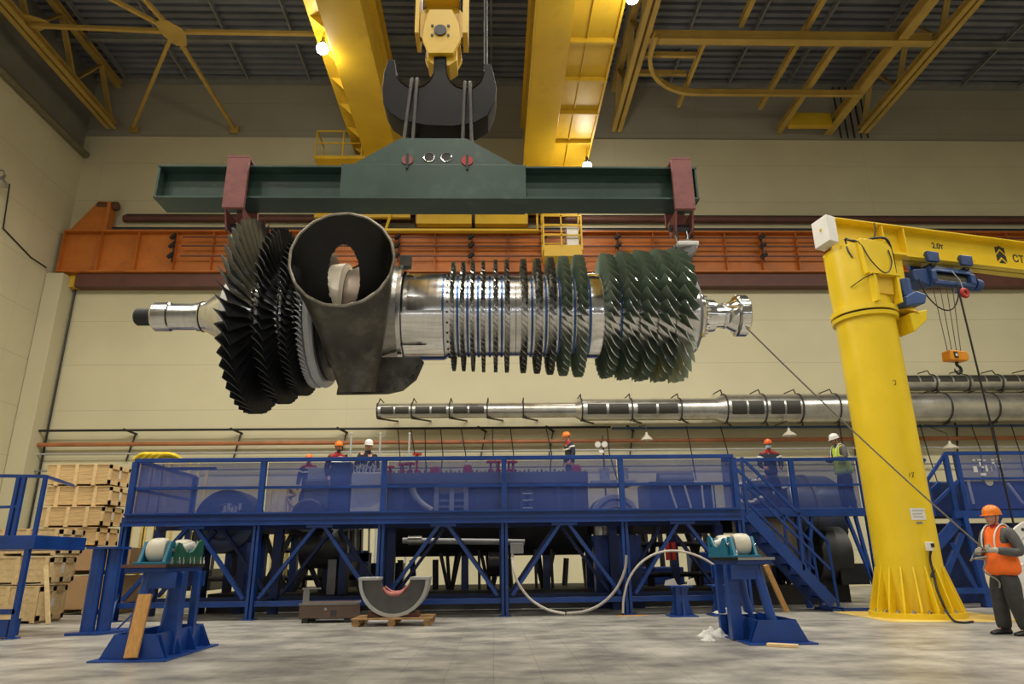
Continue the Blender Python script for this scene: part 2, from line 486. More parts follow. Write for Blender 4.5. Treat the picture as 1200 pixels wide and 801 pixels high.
# right hand steelwork under the roof
mb = MB().ibeam((6.2, 21.9, 20.75), (17.6, 21.9, 20.75), 0.34, 0.42, 0.03, 0.03)
tag(mb.build('roof_cross_beam', M['truss'], smooth=0), 'wide yellow beam crossing under the roof from truss to truss', 'beam')
path = [(6.35, 21.4, 20.42)] + [(8.9-2.55*cos(a), 22.2+2.6*sin(a), 20.42) for a in [radians(9*i) for i in range(11)]] + [(12, 24.8, 20.42), (16.2, 24.8, 20.42)]
mb = MB()
for i in range(len(path)-1):
    mb.ibeam(path[i], path[i+1], 0.16, 0.26, 0.025, 0.02)
tag(mb.build('monorail_track', M['truss'], smooth=0), 'yellow monorail track with a rounded bend under the roof', 'rail')
for i, (y, x1) in enumerate(((23.0, 8.4), (24.1, 8.3))):
    mb = MB().ibeam((6.1, y, 20.85), (x1, y, 20.85), 0.14, 0.22)
    tag(mb.build('stub_beam', M['truss'], smooth=0), ('short yellow stub beam inside the monorail bend, the one nearer the wide cross beam', 'short yellow stub beam inside the monorail bend, the one nearer the back wall')[i], 'beam')
for i, (x, y0, y1, w, h, lab) in enumerate((
        (8.5, 21.9, 26.2, 0.14, 0.24, 'slim yellow hanger beam crossing the monorail bend towards the back wall'),
        (13.9, 22.0, 28.1, 0.24, 0.30, 'yellow beam from the wide cross beam down to the yellow end panel'),
        (16.3, 8.0, 28.1, 0.40, 0.40, 'broad yellow beam running to the back wall beside the end panel'),
        (9.9, 12.0, 21.8, 0.2, 0.24, 'yellow roof beam meeting the wide cross beam near the monorail bend'),
        (12.6, 12.0, 27.0, 0.2, 0.24, 'yellow roof beam passing over the middle of the wide cross beam'))):
    mb = MB().ibeam((x, y0, 20.8 if i < 3 else 21.3), (x, y1, 20.8 if i < 3 else 21.3), w, h, 0.03, 0.03)
    tag(mb.build('roof_beam', M['truss'], smooth=0), lab, 'beam')
mb = MB().box(14.05, 16.1, 27.2, 27.5, 20.5, 21.2)
tag(mb.build('closure_sheet', M['bridge'], bevel=0.01, smooth=0), 'flat yellow panel between two roof beams at the back wall', 'panel')
t = thing('cable_riser', 'bundle of dark vertical conduits on the back wall behind the yellow truss end', 'conduit', (17.6, 28.0, 20.4))
for i in range(5):
    mb = MB().cyl((16.9+0.33*i, 28.05, 20.4), (16.9+0.33*i, 28.05, 23.3), 0.045, n=8)
    mb.build('conduit', M['dgrey'], t)

# ================================================================== RUNWAY GIRDER ON THE BACK WALL
GX0, GX1, GZ0, GZ1 = -18.75, 33.8, 13.15, 15.1
GY = 27.75
t = thing('runway_girder', 'long orange crane runway girder with stiffeners along the back wall', 'girder', (GX0, GY, GZ0))
MB().box(GX0, GX1, GY, GY+0.05, GZ0, GZ1).build('web', M['orange'], t, smooth=0)
MB().box(GX0, GX1, GY-0.28, GY+0.3, GZ1-0.05, GZ1+0.02).build('top_flange', M['orange'], t, smooth=0)
MB().box(GX0, GX1, GY-0.28, GY+0.3, GZ0-0.02, GZ0+0.04).build('bottom_flange', M['orange'], t, smooth=0)
x = GX0+0.02
k = 0
while x < GX1:
    MB().box(x-0.015, x+0.015, GY-0.24, GY, GZ0+0.04, GZ1-0.05).build('stiffener', M['orange'], t, smooth=0)
    x += 1.62; k += 1
mb = MB().box(GX0+0.8, GX1, GY-0.1, GY+0.38, GZ0-0.62, GZ0-0.03)
tag(mb.build('brown_ledger', M['brown'], smooth=0), 'dark brown beam under the whole length of the orange runway girder', 'beam')
mb = MB().box(GX0+0.05, GX0+0.75, GY+0.05, GY+0.36, GZ0-0.6, GZ0-0.03)
mb.prism([(GX0+0.3, GY-0.1, GZ0-0.58), (GX0+0.5, GY-0.1, GZ0-0.58), (GX0+0.42, GY-0.1, GZ0-0.05), (GX0+0.36, GY-0.1, GZ0-0.05)], (0, 0.16, 0))
tag(mb.build('girder_bearing', M['bridge'], smooth=0), 'small yellow bearing block under the end of the orange runway girder', 'bearing')
mb = MB().cyl((GX0+2.2, 28.02, 15.95), (GX1, 28.02, 15.95), 0.165, n=14)
tag(mb.build('brown_pipe', M['brown']), 'dark brown pipe on the back wall just above the orange girder', 'pipe')
mb = MB().cyl((GX0+2.2, 28.12, 16.2), (GX1, 28.12, 16.2), 0.035, n=8)
tag(mb.build('thin_conduit', M['black']), 'thin black conduit on the wall above the dark brown pipe', 'conduit')
# three conductor bars on brackets
for i, z in enumerate((14.72, 14.3, 13.82)):
    mb = MB().box(-13.5, GX1, GY-0.40, GY-0.36, z-0.03, z+0.03)
    mb.box(-13.5, GX1, GY-0.365, GY-0.345, z-0.012, z+0.012)
    tag(mb.build('conductor_rail', M['brown'], smooth=0), ('dark conductor rail on the orange girder, topmost of the three', 'dark conductor rail on the orange girder, middle of the three', 'dark conductor rail on the orange girder, lowest of the three')[i], 'rail')
x = GX0+0.02+1.62*3
k = 0
while x < GX1:
    if k % 2 == 0:
        tt = thing('conductor_bracket', 'small black insulator bracket holding the conductor rails on the orange girder', 'bracket', (x, GY, 14), 'insulator brackets along the conductor rails')
        MB().box(x-0.03, x+0.03, GY-0.34, GY-0.25, 13.6, 14.95).build('bracket_bar', M['dgrey'], tt, smooth=0)
        for z in (14.72, 14.3, 13.82):
            MB().cyl((x-0.14, GY-0.38, z-0.06), (x+0.1, GY-0.5, z+0.08), 0.09, 0.07, n=8).build('insulator', M['black'], tt)
    x += 1.62; k += 1
# buffer at the end of the runway
t = thing('end_buffer', 'orange tapered end stop standing on the end of the runway girder', 'end stop', (-17.9, GY, GZ1))
MB().prism([(-18.6, GY-0.15, GZ1+0.03), (-17.0, GY-0.15, GZ1+0.03), (-17.0, GY-0.15, 16.55), (-17.55, GY-0.15, 16.6)], (0, 0.3, 0)).build('stop_plate', M['orange'], t, smooth=0, bevel=0.01)
MB().prism([(-17.1, GY-0.25, GZ1+0.03), (-16.95, GY-0.25, GZ1+0.03), (-16.95, GY-0.25, 16.5), (-17.1, GY-0.25, 16.5)], (0, 0.5, 0)).build('face_plate', M['orange'], t, smooth=0)
MB().cyl((-17.6, GY, 16.42), (-16.75, GY, 16.42), 0.2, n=14).build('buffer', M['brown'], t)
# floor-side rail on top
mb = MB().ibeam((GX0+2.0, 27.6, 15.205), (GX1, 27.6, 15.205), 0.12, 0.16)
tag(mb.build('crane_rail', M['dgrey'], smooth=0), 'dark steel crane rail on top of the orange runway girder', 'rail')

# ================================================================== OVERHEAD CRANE
t = thing('bridge_crane', 'yellow overhead bridge crane with two long box girders over the hall', 'overhead crane', (-1.3, 27.0, 15.3))
ZB = 17.6
# left girder
MB().box(-5.42, -4.05, -8, 26.9, ZB, ZB+2.5).build('box_girder', M['bridge'], t, smooth=0, bevel=0.012)
mb = MB().box(-4.05, -3.88, -8, 26.9, ZB+1.3, ZB+1.42); mb.box(-4.05, -3.95, -8, 26.9, ZB+2.5, ZB+2.6)
mb.build('girder_ledge', M['bridge'], t, smooth=0)
for k in range(10):
    y = 12.5+1.55*k
    mb = MB().prism([(-5.42, y-0.03, ZB+0.35), (-5.42, y-0.03, ZB+1.0), (-6.1, y-0.03, ZB+1.0)], (0, 0.06, 0))
    mb.build('walkway_bracket', M['bridge'], t, smooth=0)
MB().box(-6.15, -5.42, -8, 26.9, ZB+1.0, ZB+1.06).build('walkway', M['bridge'], t, smooth=0)
mb = MB()
for y in range(13, 28, 2): mb.bar((-6.1, y-0.3, ZB+1.06), (-6.1, y-0.3, ZB+2.1), 0.05, 0.05, (0, 1, 0))
mb.bar((-6.1, -8, ZB+2.1), (-6.1, 26.9, ZB+2.1), 0.05, 0.05).bar((-6.1, -8, ZB+1.6), (-6.1, 26.9, ZB+1.6), 0.04, 0.04)
mb.build('railing', M['bridge'], t, smooth=0)
# right girder
MB().box(1.42, 2.62, -8, 26.9, ZB, ZB+2.5).build('box_girder', M['bridge'], t, smooth=0, bevel=0.012)
mb = MB().box(1.30, 1.42, -8, 26.9, ZB+2.42, ZB+2.5)
mb.box(1.36, 1.42, -8, 26.9, ZB, ZB+0.03); mb.build('girder_ledge', M['bridge'], t, smooth=0)
mb = MB().box(2.62, 4.15, -8, 26.9, ZB+0.28, ZB+0.32)
mb.box(3.2, 3.24, -8, 26.9, ZB+0.22, ZB+0.28)
mb.build('walkway', M['bridge'], t, smooth=0)
for k in range(12):
    y = 26.6-1.95*k
    MB().box(2.62, 4.2, y-0.05, y+0.05, ZB+0.10, ZB+0.28).build('walkway_rib', M['bridge'], t, smooth=0)
mb = MB().box(4.12, 4.2, -8, 26.9, ZB+0.12, ZB+0.5)
mb.build('walkway_edge', M['bridge'], t, smooth=0)
mb = MB()
for y in range(13, 28, 2): mb.bar((4.16, y-0.3, ZB+0.4), (4.16, y-0.3, ZB+1.5), 0.05, 0.05, (0, 1, 0))
mb.bar((4.16, -8, ZB+1.5), (4.16, 26.9, ZB+1.5), 0.05, 0.05)
mb.build('railing', M['bridge'], t, smooth=0)
# end carriage over the runway
car = MB().box(-7.6, 3.4, 26.75, 27.65, 15.95, 17.55).build('end_carriage', M['bridge'], t, smooth=0, bevel=0.02)
MB().box(-7.8, -3.6, 27.0, 27.2, 15.5, 16.3).build('bogie', M['bridge'], t, smooth=0, bevel=0.02)
MB().box(-3.3, -0.9, 26.7, 27.1, 15.05, 15.55).build('bogie', M['bridge'], t, smooth=0, bevel=0.02)
MB().box(-0.75, 1.55, 26.7, 27.1, 15.05, 15.55).build('bogie', M['bridge'], t, smooth=0, bevel=0.02)
MB().box(-3.4, 1.6, 27.1, 27.5, 15.3, 15.95).build('carriage_housing', M['dgrey'], t, smooth=0)
for x in (-6.6, -5.2, 0.3, 1.2, -2.6, -1.4):
    MB().cyl((x, 27.52, 15.57), (x, 27.68, 15.57), 0.28, n=20).build('wheel', M['dgrey'], car)
mb = MB().bar((-4.9, 26.55, 14.62), (2.0, 26.55, 14.62), 0.25, 0.1)
mb.bar((1.95, 26.6, 14.6), (1.95, 26.6, 15.6), 0.08, 0.08, (0, 1, 0)).bar((-4.6, 26.6, 14.6), (-4.4, 26.8, 15.6), 0.1, 0.1, (0, 1, 0))
mb.build('service_shelf', M['bridge'], t, smooth=0)
# landing with a railing at the end of the left girder
mb = MB()
mb.box(-7.6, -5.4, 25.6, 26.9, 17.55, 17.7)
for (x, y) in ((-7.55, 25.6), (-7.55, 26.8), (-6.4, 25.6), (-5.6, 25.6)):
    mb.bar((x, y, 17.6), (x, y, 18.9), 0.06, 0.06, (0, 1, 0))
mb.bar((-7.55, 25.6, 18.9), (-5.6, 25.6, 18.9), 0.06, 0.06).bar((-7.55, 25.6, 18.3), (-5.6, 25.6, 18.3), 0.05, 0.05).bar((-7.55, 25.6, 18.9), (-7.55, 26.8, 18.9), 0.06, 0.06)
mb.build('landing', M['bridge'], t, smooth=0)
# hanging service cage
mb = MB()
cx0, cx1, cy0, cy1 = 2.15, 3.75, 25.9, 26.7
mb.box(cx0, cx1, cy0, cy1, 13.15, 13.65)
for x in (cx0, cx1):
    for y in (cy0, cy1): mb.bar((x, y, 13.4), (x, y, 15.6), 0.07, 0.07, (0, 1, 0))
for z in (14.1, 14.55, 15.0, 15.5):
    mb.bar((cx0, cy0, z), (cx1, cy0, z), 0.06, 0.06).bar((cx0, cy1, z), (cx1, cy1, z), 0.05, 0.05)
    mb.bar((cx0, cy0, z), (cx0, cy1, z), 0.05, 0.05).bar((cx1, cy0, z), (cx1, cy1, z), 0.05, 0.05)
mb.bar((cx0+0.75, cy0, 13.6), (cx0+0.75, cy0, 15.5), 0.06, 0.06, (0, 1, 0))
mb.build('service_cage', M['bridge'], t, smooth=0)
MB().box(cx0+1.0, cx1-0.1, cy0+0.2, cy1-0.1, 13.66, 14.6).build('control_cabinet', M['white'], next(o for o in t.children if o.name.startswith('service_cage')), smooth=0)
# trolley on the girders, above the frame
MB().box(-4.5, 2.0, 8.2, 11.8, ZB+2.65, ZB+3.3).build('trolley', M['bridge'], t, smooth=0)

# ================================================================== LAMPS (crane lamps in view, hall lamps above the frame, added strips behind the camera)
def bulb_lamp(px, py, z, lab, pw, top):
    p = at(px, py, z=z)
    t = thing('crane_lamp', lab, 'lamp', (p.x, p.y, p.z))
    MB().lathe([(0.0, 0.05), (0.16, 0.06), (0.22, 0.12), (0.30, 0.13)], (p.x, p.y, p.z+0.46), (0, 0, -1), n=16).build('socket', M['dgrey'], t)
    MB().ball(p, 0.2, 16, 10).build('bulb', emat('lamp_glow', (1.0, 0.93, 0.80), 60.0), t)
    MB().bar((p.x, p.y, p.z+0.42), (p.x+0.02, p.y, top), 0.05, 0.05, (0, 1, 0)).build('bracket', M['bridge'], t, smooth=0)
    l = bpy.data.lights.new('lamp_light', 'POINT'); l.energy = pw; l.shadow_soft_size = 0.22; l.color = (1.0, 0.93, 0.80)
    o = bpy.data.objects.new('lamp_light', l); o.location = (p.x, p.y-0.02, p.z-0.45); COL.objects.link(o)
bulb_lamp(378, 57, 17.9, 'glaring round lamp hanging on the outer edge of the wider yellow girder', 190, 18.6)
bulb_lamp(688, 195, 16.9, 'glowing lamp hanging at the far end of the ribbed yellow walkway', 110, 17.8)
bulb_lamp(741, -3, 17.2, 'glowing lamp near the roof truss at the near end of the ribbed walkway', 110, 17.9)

def area(loc, rot, sx, sy, pw, col=(1.0, 0.945, 0.83)):
    l = bpy.data.lights.new('hall_light', 'AREA'); l.shape = 'RECTANGLE'; l.size = sx; l.size_y = sy
    l.energy = pw; l.color = col
    o = bpy.data.objects.new('hall_light', l); o.location = loc; o.rotation_euler = rot; COL.objects.link(o)
    return o
HALLP = 670
for y in (-10, -1, 7.0):
    for x in (-13, -1.0, 11, 23):
        area((x, y, 20.0), (0, 0, 0), 1.4, 1.4, HALLP)
for x in (-14, -7.5, -0.6, 6.5, 13.5, 21):
    area((x, 14.6, 16.4), (0, 0, 0), 0.9, 0.9, 690)
# light strips added behind the camera for rotor highlights and front fill
for x in (-12, -6, 0, 6, 12, 18):
    area((x, -15.7, 4.2), (radians(90), 0, 0), 3.6, 0.15, 60, (0.92, 0.95, 1.0))
for x in (-7.5, -2.5, 2.5, 7.5):  # thinner low strips, added to centre the bright streak on the shaft
    area((x, -6.0, 1.25), (radians(100), 0, 0), 4.6, 0.03, 12, (0.93, 0.94, 1.0))
W = bpy.data.worlds.new('hall_air'); S.world = W
W.use_nodes = True
W.node_tree.nodes['Background'].inputs['Color'].default_value = (0.5, 0.5, 0.48, 1)
W.node_tree.nodes['Background'].inputs['Strength'].default_value = 0.05
S.view_settings.exposure = 0.0
# ================================================================== TURBINE ROTOR
RY, RZ = 10.0, 4.755
rotor = thing('turbine_rotor', 'huge gas turbine rotor with black and green blade rows hanging from the lifting beam', 'turbine rotor', (0, RY, RZ))
RO = V((0, RY, RZ))
m_black_blade = pm('black_blade', (0.014, 0.015, 0.018), 0.36, 0.1, 0.3, 8, rvar=0.1)
m_green_blade = pm('green_coated_blade', (0.150, 0.205, 0.150), 0.42, 0.0, 0.2, 6, rvar=0.08)
m_dark_blade = pm('dark_steel_blade', (0.24, 0.24, 0.21), 0.27, 0.75, 0.3, 8, rvar=0.1)
m_white_blade = pm('pale_coated_blade', (0.50, 0.52, 0.54), 0.45, 0.2, 0.08, 8)
m_ring = pm('pale_coated_ring', (0.40, 0.42, 0.45), 0.42, 0.3, 0.08, 5)

def blade_mesh(r0, r1, c0, c1, s0, s1, th, camber, nsp=5, x=0.0, lean=0.0, tipcut=0.0):
    vs = []; n = 6
    xs = [0.5-0.5*cos(pi*i/(n-1)) for i in range(n)]
    for j in range(nsp):
        u = j/(nsp-1)
        r = r0 + (r1-r0)*u
        c = c0 + (c1-c0)*u
        s = radians(s0 + (s1-s0)*u)
        t = th*(1-0.55*u)
        up = []; lo = []
        for q in xs:
            a = (q-0.5)*c
            cm = camber*c*(1-0.4*u)*4*q*(1-q)
            ht = t*(sqrt(max(q, 0))*(1-q)*2.4+0.06)
            up.append((a, cm+ht/2)); lo.append((a, cm-ht/2))
        loop = up + lo[::-1]
        for (a, b) in loop:
            ax = a*cos(s) + b*sin(s)
            tg = -a*sin(s) + b*cos(s)
            rr = r - (tipcut*(a/c+0.5)**2 if j == nsp-1 else 0)
            # front position: radial = -y, tangential = +z
            ang = tg/max(rr, 0.05)
            vs.append((x+ax, -rr*cos(ang), rr*sin(ang)))
    L = 2*n
    fs = []
    for j in range(nsp-1):
        for i in range(L):
            fs.append((j*L+i, j*L+(i+1) % L, (j+1)*L+(i+1) % L, (j+1)*L+i))
    for i in range(n-1):
        a0 = (nsp-1)*L
        fs.append((a0+i, a0+i+1, a0+L-2-i, a0+L-1-i))
    return vs, fs

def add_row(stage_vf, count, phase, singles, mat, name, rest, lim=(-1.9, 1.75)):
    """place one blade row: the ones facing the hall get objects of their own, the rest go to one mesh"""
    vs, fs = stage_vf
    me = None
    for k in range(count):
        a = phase + 2*pi*k/count
        a = (a+pi) % (2*pi) - pi
        if lim[0] < a < lim[1] and singles[0] > 0:
            if me is None:
                mb = MB().add(vs, fs[:-5]).add(vs, fs[-5:], 1)
                o = mb.build(name, [mat, TIP[mat.name]], rotor, smooth=50, off=(0, 0, 0))
                me = o.data
            else:
                o = bpy.data.objects.new(name, me); COL.objects.link(o); o.parent = rotor
            o.rotation_euler = (-a, 0, 0)
            singles[0] -= 1
        else:
            R = Matrix.Rotation(-a, 3, 'X')
            q = [R @ V(p) + RO for p in vs]
            rest.add(q, fs[:-5]); rest.add(q, fs[-5:], 1)

TIP = {m_black_blade.name: pm('black_blade_tip', (0.045, 0.045, 0.045), 0.35, 0.4), m_green_blade.name: M['bright'], m_dark_blade.name: M['bright']}
# ---- turbine end (large black blades)
tur = [100]
rest_t = MB()
add_row(blade_mesh(0.70, 1.49, 0.36, 0.36, 22, 58, 0.045, 0.14, 7, x=-3.60), 47, 0.03, tur, m_black_blade, 'turbine_blade', rest_t, (-1.75, 1.65))
add_row(blade_mesh(0.78, 1.345, 0.26, 0.27, 25, 55, 0.035, 0.14, 6, x=-3.19), 56, 0.05, tur, m_black_blade, 'turbine_blade', rest_t, (-1.7, 1.6))
add_row(blade_mesh(0.82, 1.22, 0.19, 0.20, 25, 50, 0.028, 0.15, 5, x=-2.90), 68, 0.0, tur, m_black_blade, 'turbine_blade', rest_t, (-1.75, 1.6))
tag(rest_t.build('turbine_blading', [m_black_blade, TIP['black_blade']], rotor, smooth=50), kind='stuff')
wb = MB()
vf = blade_mesh(0.90, 1.10, 0.13, 0.13, 20, 46, 0.035, 0.2, 3, x=-2.70)
for k in range(84):
    R = Matrix.Rotation(2*pi*k/84, 3, 'X'); wb.add([R @ V(p) + RO for p in vf[0]], vf[1])
tag(wb.build('pale_blading', m_white_blade, rotor, smooth=50), 'row of pale coated blades next to the dark duct', kind='stuff')
X = (1, 0, 0)
MB().lathe([(-2.64, 0.80), (-2.64, 1.07), (-2.56, 1.10), (-2.52, 1.08), (-2.52, 0.78)], RO, X, 96).build('pale_ring', m_ring, rotor)
MB().lathe([(-2.53, 0.70), (-2.53, 0.98), (-2.47, 1.0), (-2.44, 0.93), (-2.44, 0.66)], RO, X, 72).build('black_seal_disc', m_black_blade, rotor)
for (xc, r, w, lip) in ((-3.60, 0.72, 0.17, 0.03), (-3.19, 0.79, 0.12, 0.02), (-2.90, 0.83, 0.08, 0.02), (-2.70, 0.90, 0.07, 0.02)):
    MB().lathe([(xc-w, 0.3), (xc-w, r-0.09), (xc-w+0.02, r-lip), (xc-w+0.04, r), (xc+w-0.04, r), (xc+w-0.01, r-lip), (xc+w, r-0.1), (xc+w, 0.3)], RO, X, 72).build('turbine_disc', M['steel'], rotor)
for (x0, x1, r) in ((-3.42, -3.33, 0.80), (-3.06, -2.99, 0.84), (-2.81, -2.77, 0.88)):
    MB().lathe([(x0, r-0.1), (x0+0.02, r), (x1-0.02, r), (x1, r-0.1)], RO, X, 72).build('interstage_ring', M['bright'], rotor)
# left journal: cone, shaft, collar, black stub
MB().lathe([(-4.46, 0.22), (-4.36, 0.25), (-4.22, 0.34), (-4.08, 0.43), (-3.95, 0.52), (-3.84, 0.58), (-3.76, 0.68)], RO, X, 64).build('shaft_cone', M['steel'], rotor)
MB().lathe([(-5.18, 0.0), (-5.18, 0.20), (-5.15, 0.225), (-4.93, 0.225), (-4.91, 0.205), (-4.52, 0.205), (-4.52, 0.225), (-4.46, 0.225), (-4.44, 0.24)], RO, X, 48).build('journal', M['steel'], rotor)
MB().lathe([(-5.46, 0.0), (-5.46, 0.11), (-5.43, 0.135), (-5.2, 0.135), (-5.17, 0.12)], RO, X, 32).build('shaft_stub', M['rubber'], rotor)
# middle drum
MB().lathe([(-2.45, 0.45), (-1.36, 0.48), (-1.36, 0.645), (-1.33, 0.66), (-0.70, 0.66), (-0.70, 0.64), (-0.62, 0.64)], RO, X, 80).build('drum', M['steel'], rotor)
drum_part = next(o for o in rotor.children if o.name == 'drum')
MB().lathe([(-1.33, 0.655), (-1.33, 0.685), (-0.73, 0.685), (-0.73, 0.655)], RO, X, 40, a0=radians(12), a1=radians(150), ref=(0, -1, 0)).build('drum_sleeve', M['bright'], drum_part)  # partial sleeve in brighter steel, shaped after a reflection on the drum
mb = MB()
for k in range(26):
    a = 2*pi*k/26
    c = RO + V((-0.665, -0.64*cos(a), 0.64*sin(a)))
    mb.cyl(c, c + V((0, -0.012*cos(a), 0.012*sin(a))), 0.016, n=8)
mb.build('balance_holes', M['black'], drum_part)
for (x0, x1) in ((-0.745, -0.715),):
    MB().lathe([(x0, 0.655), (x0, 0.664), (x1, 0.664), (x1, 0.655)], RO, X, 72).build('marking_band', M['bluesteel'], rotor)

# ---- compressor
rowpx = [531.7, 543, 554, 566, 580, 593, 612, 628, 643, 658.5, 676, 709, 729, 749, 770, 790]
rowtip = [0.850, 0.855, 0.860, 0.868, 0.874, 0.878, 0.888, 0.898, 0.915, 0.935, 0.955, 0.985, 1.01, 1.03, 1.045, 1.055]
rowch = [0.075, 0.078, 0.08, 0.085, 0.095, 0.10, 0.13, 0.14, 0.15, 0.19, 0.20, 0.28, 0.31, 0.33, 0.35, 0.37]
rowcnt = [58, 58, 57, 56, 55, 54, 46, 45, 44, 40, 39, 37, 35, 33, 31, 29]
HUB = 0.63
def rx(px): return -0.66 + (px-527)*0.01333
comp = [100]
rest_c = MB(); rest_d = MB()
prof = [(-0.64, 0.3), (-0.64, HUB)]
for i in range(15, -1, -1):
    big = i >= 9
    vf = blade_mesh(HUB-0.02, rowtip[i], rowch[i], rowch[i]*(1.05 if i > 10 else 0.95), 34 if big else 40, 56 if i > 10 else 52, 0.026 if i > 10 else (0.018 if big else 0.010), -0.10, 5 if big else 3, x=rx(rowpx[i]), tipcut=0.03 if i > 10 else 0)
    add_row(vf, rowcnt[i], 0.04*i, comp if i > 10 else [0], m_green_blade if big else m_dark_blade, 'compressor_blade', rest_c if big else rest_d, (-1.65, 1.6))
tag(rest_c.build('compressor_blading', [m_green_blade, M['bright']], rotor, smooth=50), kind='stuff')
tag(rest_d.build('fine_compressor_blading', [m_dark_blade, M['bright']], rotor, smooth=50), 'rows of short dark steel blades', kind='stuff')
# hub made of discs with narrow spacer grooves
edges = [-0.64] + [0.5*(rx(rowpx[i])+rx(rowpx[i+1])) for i in range(15)] + [3.08]
for i in range(16):
    a, b = edges[i], edges[i+1]
    w = rowch[i]*0.5
    c = rx(rowpx[i])
    mid0, mid1 = max(a, c-w*0.75), min(b, c+w*0.75)
    r2 = HUB+0.012
    MB().lathe([(a, 0.3), (a, HUB-0.02), (a+0.004, HUB-0.008), (mid0, HUB-0.008), (mid0+0.006, r2), (mid1-0.006, r2), (mid1, HUB-0.008), (b-0.004, HUB-0.008), (b, HUB-0.02), (b, 0.3)], RO, X, 80).build('compressor_disc', M['steel'], rotor)
    if i in (1, 2, 3, 4, 5, 7, 8, 9, 10, 12):
        MB().lathe([(a-0.012, HUB-0.01), (a-0.012, HUB+0.008), (a+0.022, HUB+0.008), (a+0.022, HUB-0.01)], RO, X, 80).build('marking_band', M['bluesteel'], rotor)
# wide bare ring in the gap
MB().lathe([(rx(686), 0.6), (rx(686), 0.66), (rx(689), 0.665), (rx(699), 0.665), (rx(700), 0.6)], RO, X, 80).build('bare_ring', M['bright'], rotor)
MB().lathe([(rx(683.5), 0.6), (rx(683.5), 0.662), (rx(686), 0.662), (rx(686), 0.6)], RO, X, 80).build('marking_band', M['bluesteel'], rotor)
# right end: hub cap, collar, shaft, flange
MB().lathe([(3.06, 0.60), (3.10, 0.56), (3.16, 0.42), (3.22, 0.40), (3.26, 0.36), (3.30, 0.27), (3.46, 0.25), (3.47, 0.19)], RO, X, 64).build('hub_cap', M['bright'], rotor)
MB().lathe([(3.44, 0.185), (3.66, 0.185), (3.69, 0.21), (3.79, 0.26), (3.80, 0.31), (3.82, 0.33), (3.95, 0.33), (3.97, 0.31), (3.97, 0.10), (3.92, 0.08)], RO, X, 64).build('coupling_flange', M['bright'], rotor)
MB().lathe([(3.60, 0.18), (3.60, 0.205), (3.63, 0.205), (3.63, 0.18)], RO, X, 48).build('shaft_ring', M['steel'], rotor)
mb = MB()
for k in range(14):
    a = 2*pi*k/14
    c = RO + V((3.31, -0.30*cos(a), 0.30*sin(a)))
    mb.cyl(c - V((0.05, 0, 0)), c + V((0.02, 0, 0)), 0.028, n=6)
mb.build('end_bolts', M['bright'], rotor)

# ================================================================== SCORCHED INNER CASING
m_soot = pm('scorched_steel', (0.062, 0.057, 0.048), 0.42, 0.45, 0.45, 2.2, rvar=0.14, bump=0.15, bscale=5, dirt=(0.16, 0.145, 0.115), dscale=2.6, dlim=(0.5, 0.75))
m_sootin = pm('sooty_inside', (0.007, 0.0065, 0.006), 0.35, 0.0, 0.5, 3, rvar=0.12, spec=0.3)
m_lip = pm('worn_lip_steel', (0.26, 0.235, 0.19), 0.4, 0.8, 0.3, 8)
m_cone = pm('brushed_grey_steel', (0.30, 0.29, 0.26), 0.3, 0.9, 0.2, 2.5, rvar=0.1, stretch=(1, 4, 4))
casing = thing('inner_casing', 'scorched dark steel inner casing with a round open mouth around the rotor middle', 'turbine casing', (-2.1, 9.6, 4.9))
mc = at(400.5, 303, y=8.35)
def mouth(t, r, jag=0.0):
    """point on the mouth circle, t measured from its lowest point"""
    rr = r + jag*sin(t*17)*0.5
    return V((mc.x + rr*sin(t)*1.03, mc.y, mc.z - rr*cos(t)))
def horn(NT, NS, shrink=0.0, jag=0.0):
    rows = []
    bc = at(414, 459, y=9.0)
    for j in range(NS+1):
        s = j/NS
        row = []
        for i in range(NT):
            t = 2*pi*i/NT
            A = mouth(t, 0.681-shrink, jag*(1-min(1, s*6)))
            # lower ring: flattened ellipse under the rotor
            B = V((bc.x + (0.24-shrink*0.5)*sin(t), bc.y + 0.30 - (0.30-shrink*0.5)*cos(t), bc.z+shrink+0.075*(1-cos(t))))
            # the tube first runs straight back, then sweeps downwards
            back = V((0.02, 0.40, -0.02))
            p = A*(1-s)**2 + (A+back)*2*s*(1-s)*0.55 + (B+V((0, 0.12*cos(t), 0.25)))*2*s*(1-s)*0.45 + B*s*s
            row.append(p)
        rows.append(row)
    return rows
NT, NS = 176, 84
def inhole(p):
    # window through the back wall of the horn onto the shaft
    c = RC.transposed() @ V((p.x, p.y, p.z-CAMZ))
    qx, qy = 600-FPX*c.x/c.z, 400.5+FPX*c.y/c.z
    return ((qx-403)/19)**2 + ((qy-326)/40)**2 < 1 and p.y > 8.5
def horn_mesh(rows, cut, front_only=None):
    mb = MB()
    vs = [p for row in rows for p in row]
    fs = []
    for j in range(NS):
        for i in range(NT):
            f = (j*NT+i, j*NT+(i+1) % NT, (j+1)*NT+(i+1) % NT, (j+1)*NT+i)
            c = (vs[f[0]]+vs[f[2]])*0.5
            t = 2*pi*(i+0.5)/NT
            if cut and cos(t) < 0.2 and inhole(c): continue
            fs.append(f)
    return mb.add(vs, fs)
ro = horn(NT, NS, 0.0, 0.007)
ri = horn(NT, NS, 0.03, 0.007)
hm = horn_mesh(ro, True); hm.f.append(tuple(range(NS*NT, NS*NT+NT))); hm.mi.append(0)
hm.build('horn_shell', m_soot, casing, smooth=60)
horn_mesh(ri, True).build('horn_lining', m_sootin, casing, smooth=60)
lip = [ro[0][i]*0.5+ri[0][i]*0.5 for i in range(NT)]
MB().tube(lip + [lip[0], lip[1]], 0.02, 6, caps=False).build('mouth_lip', m_lip, casing)
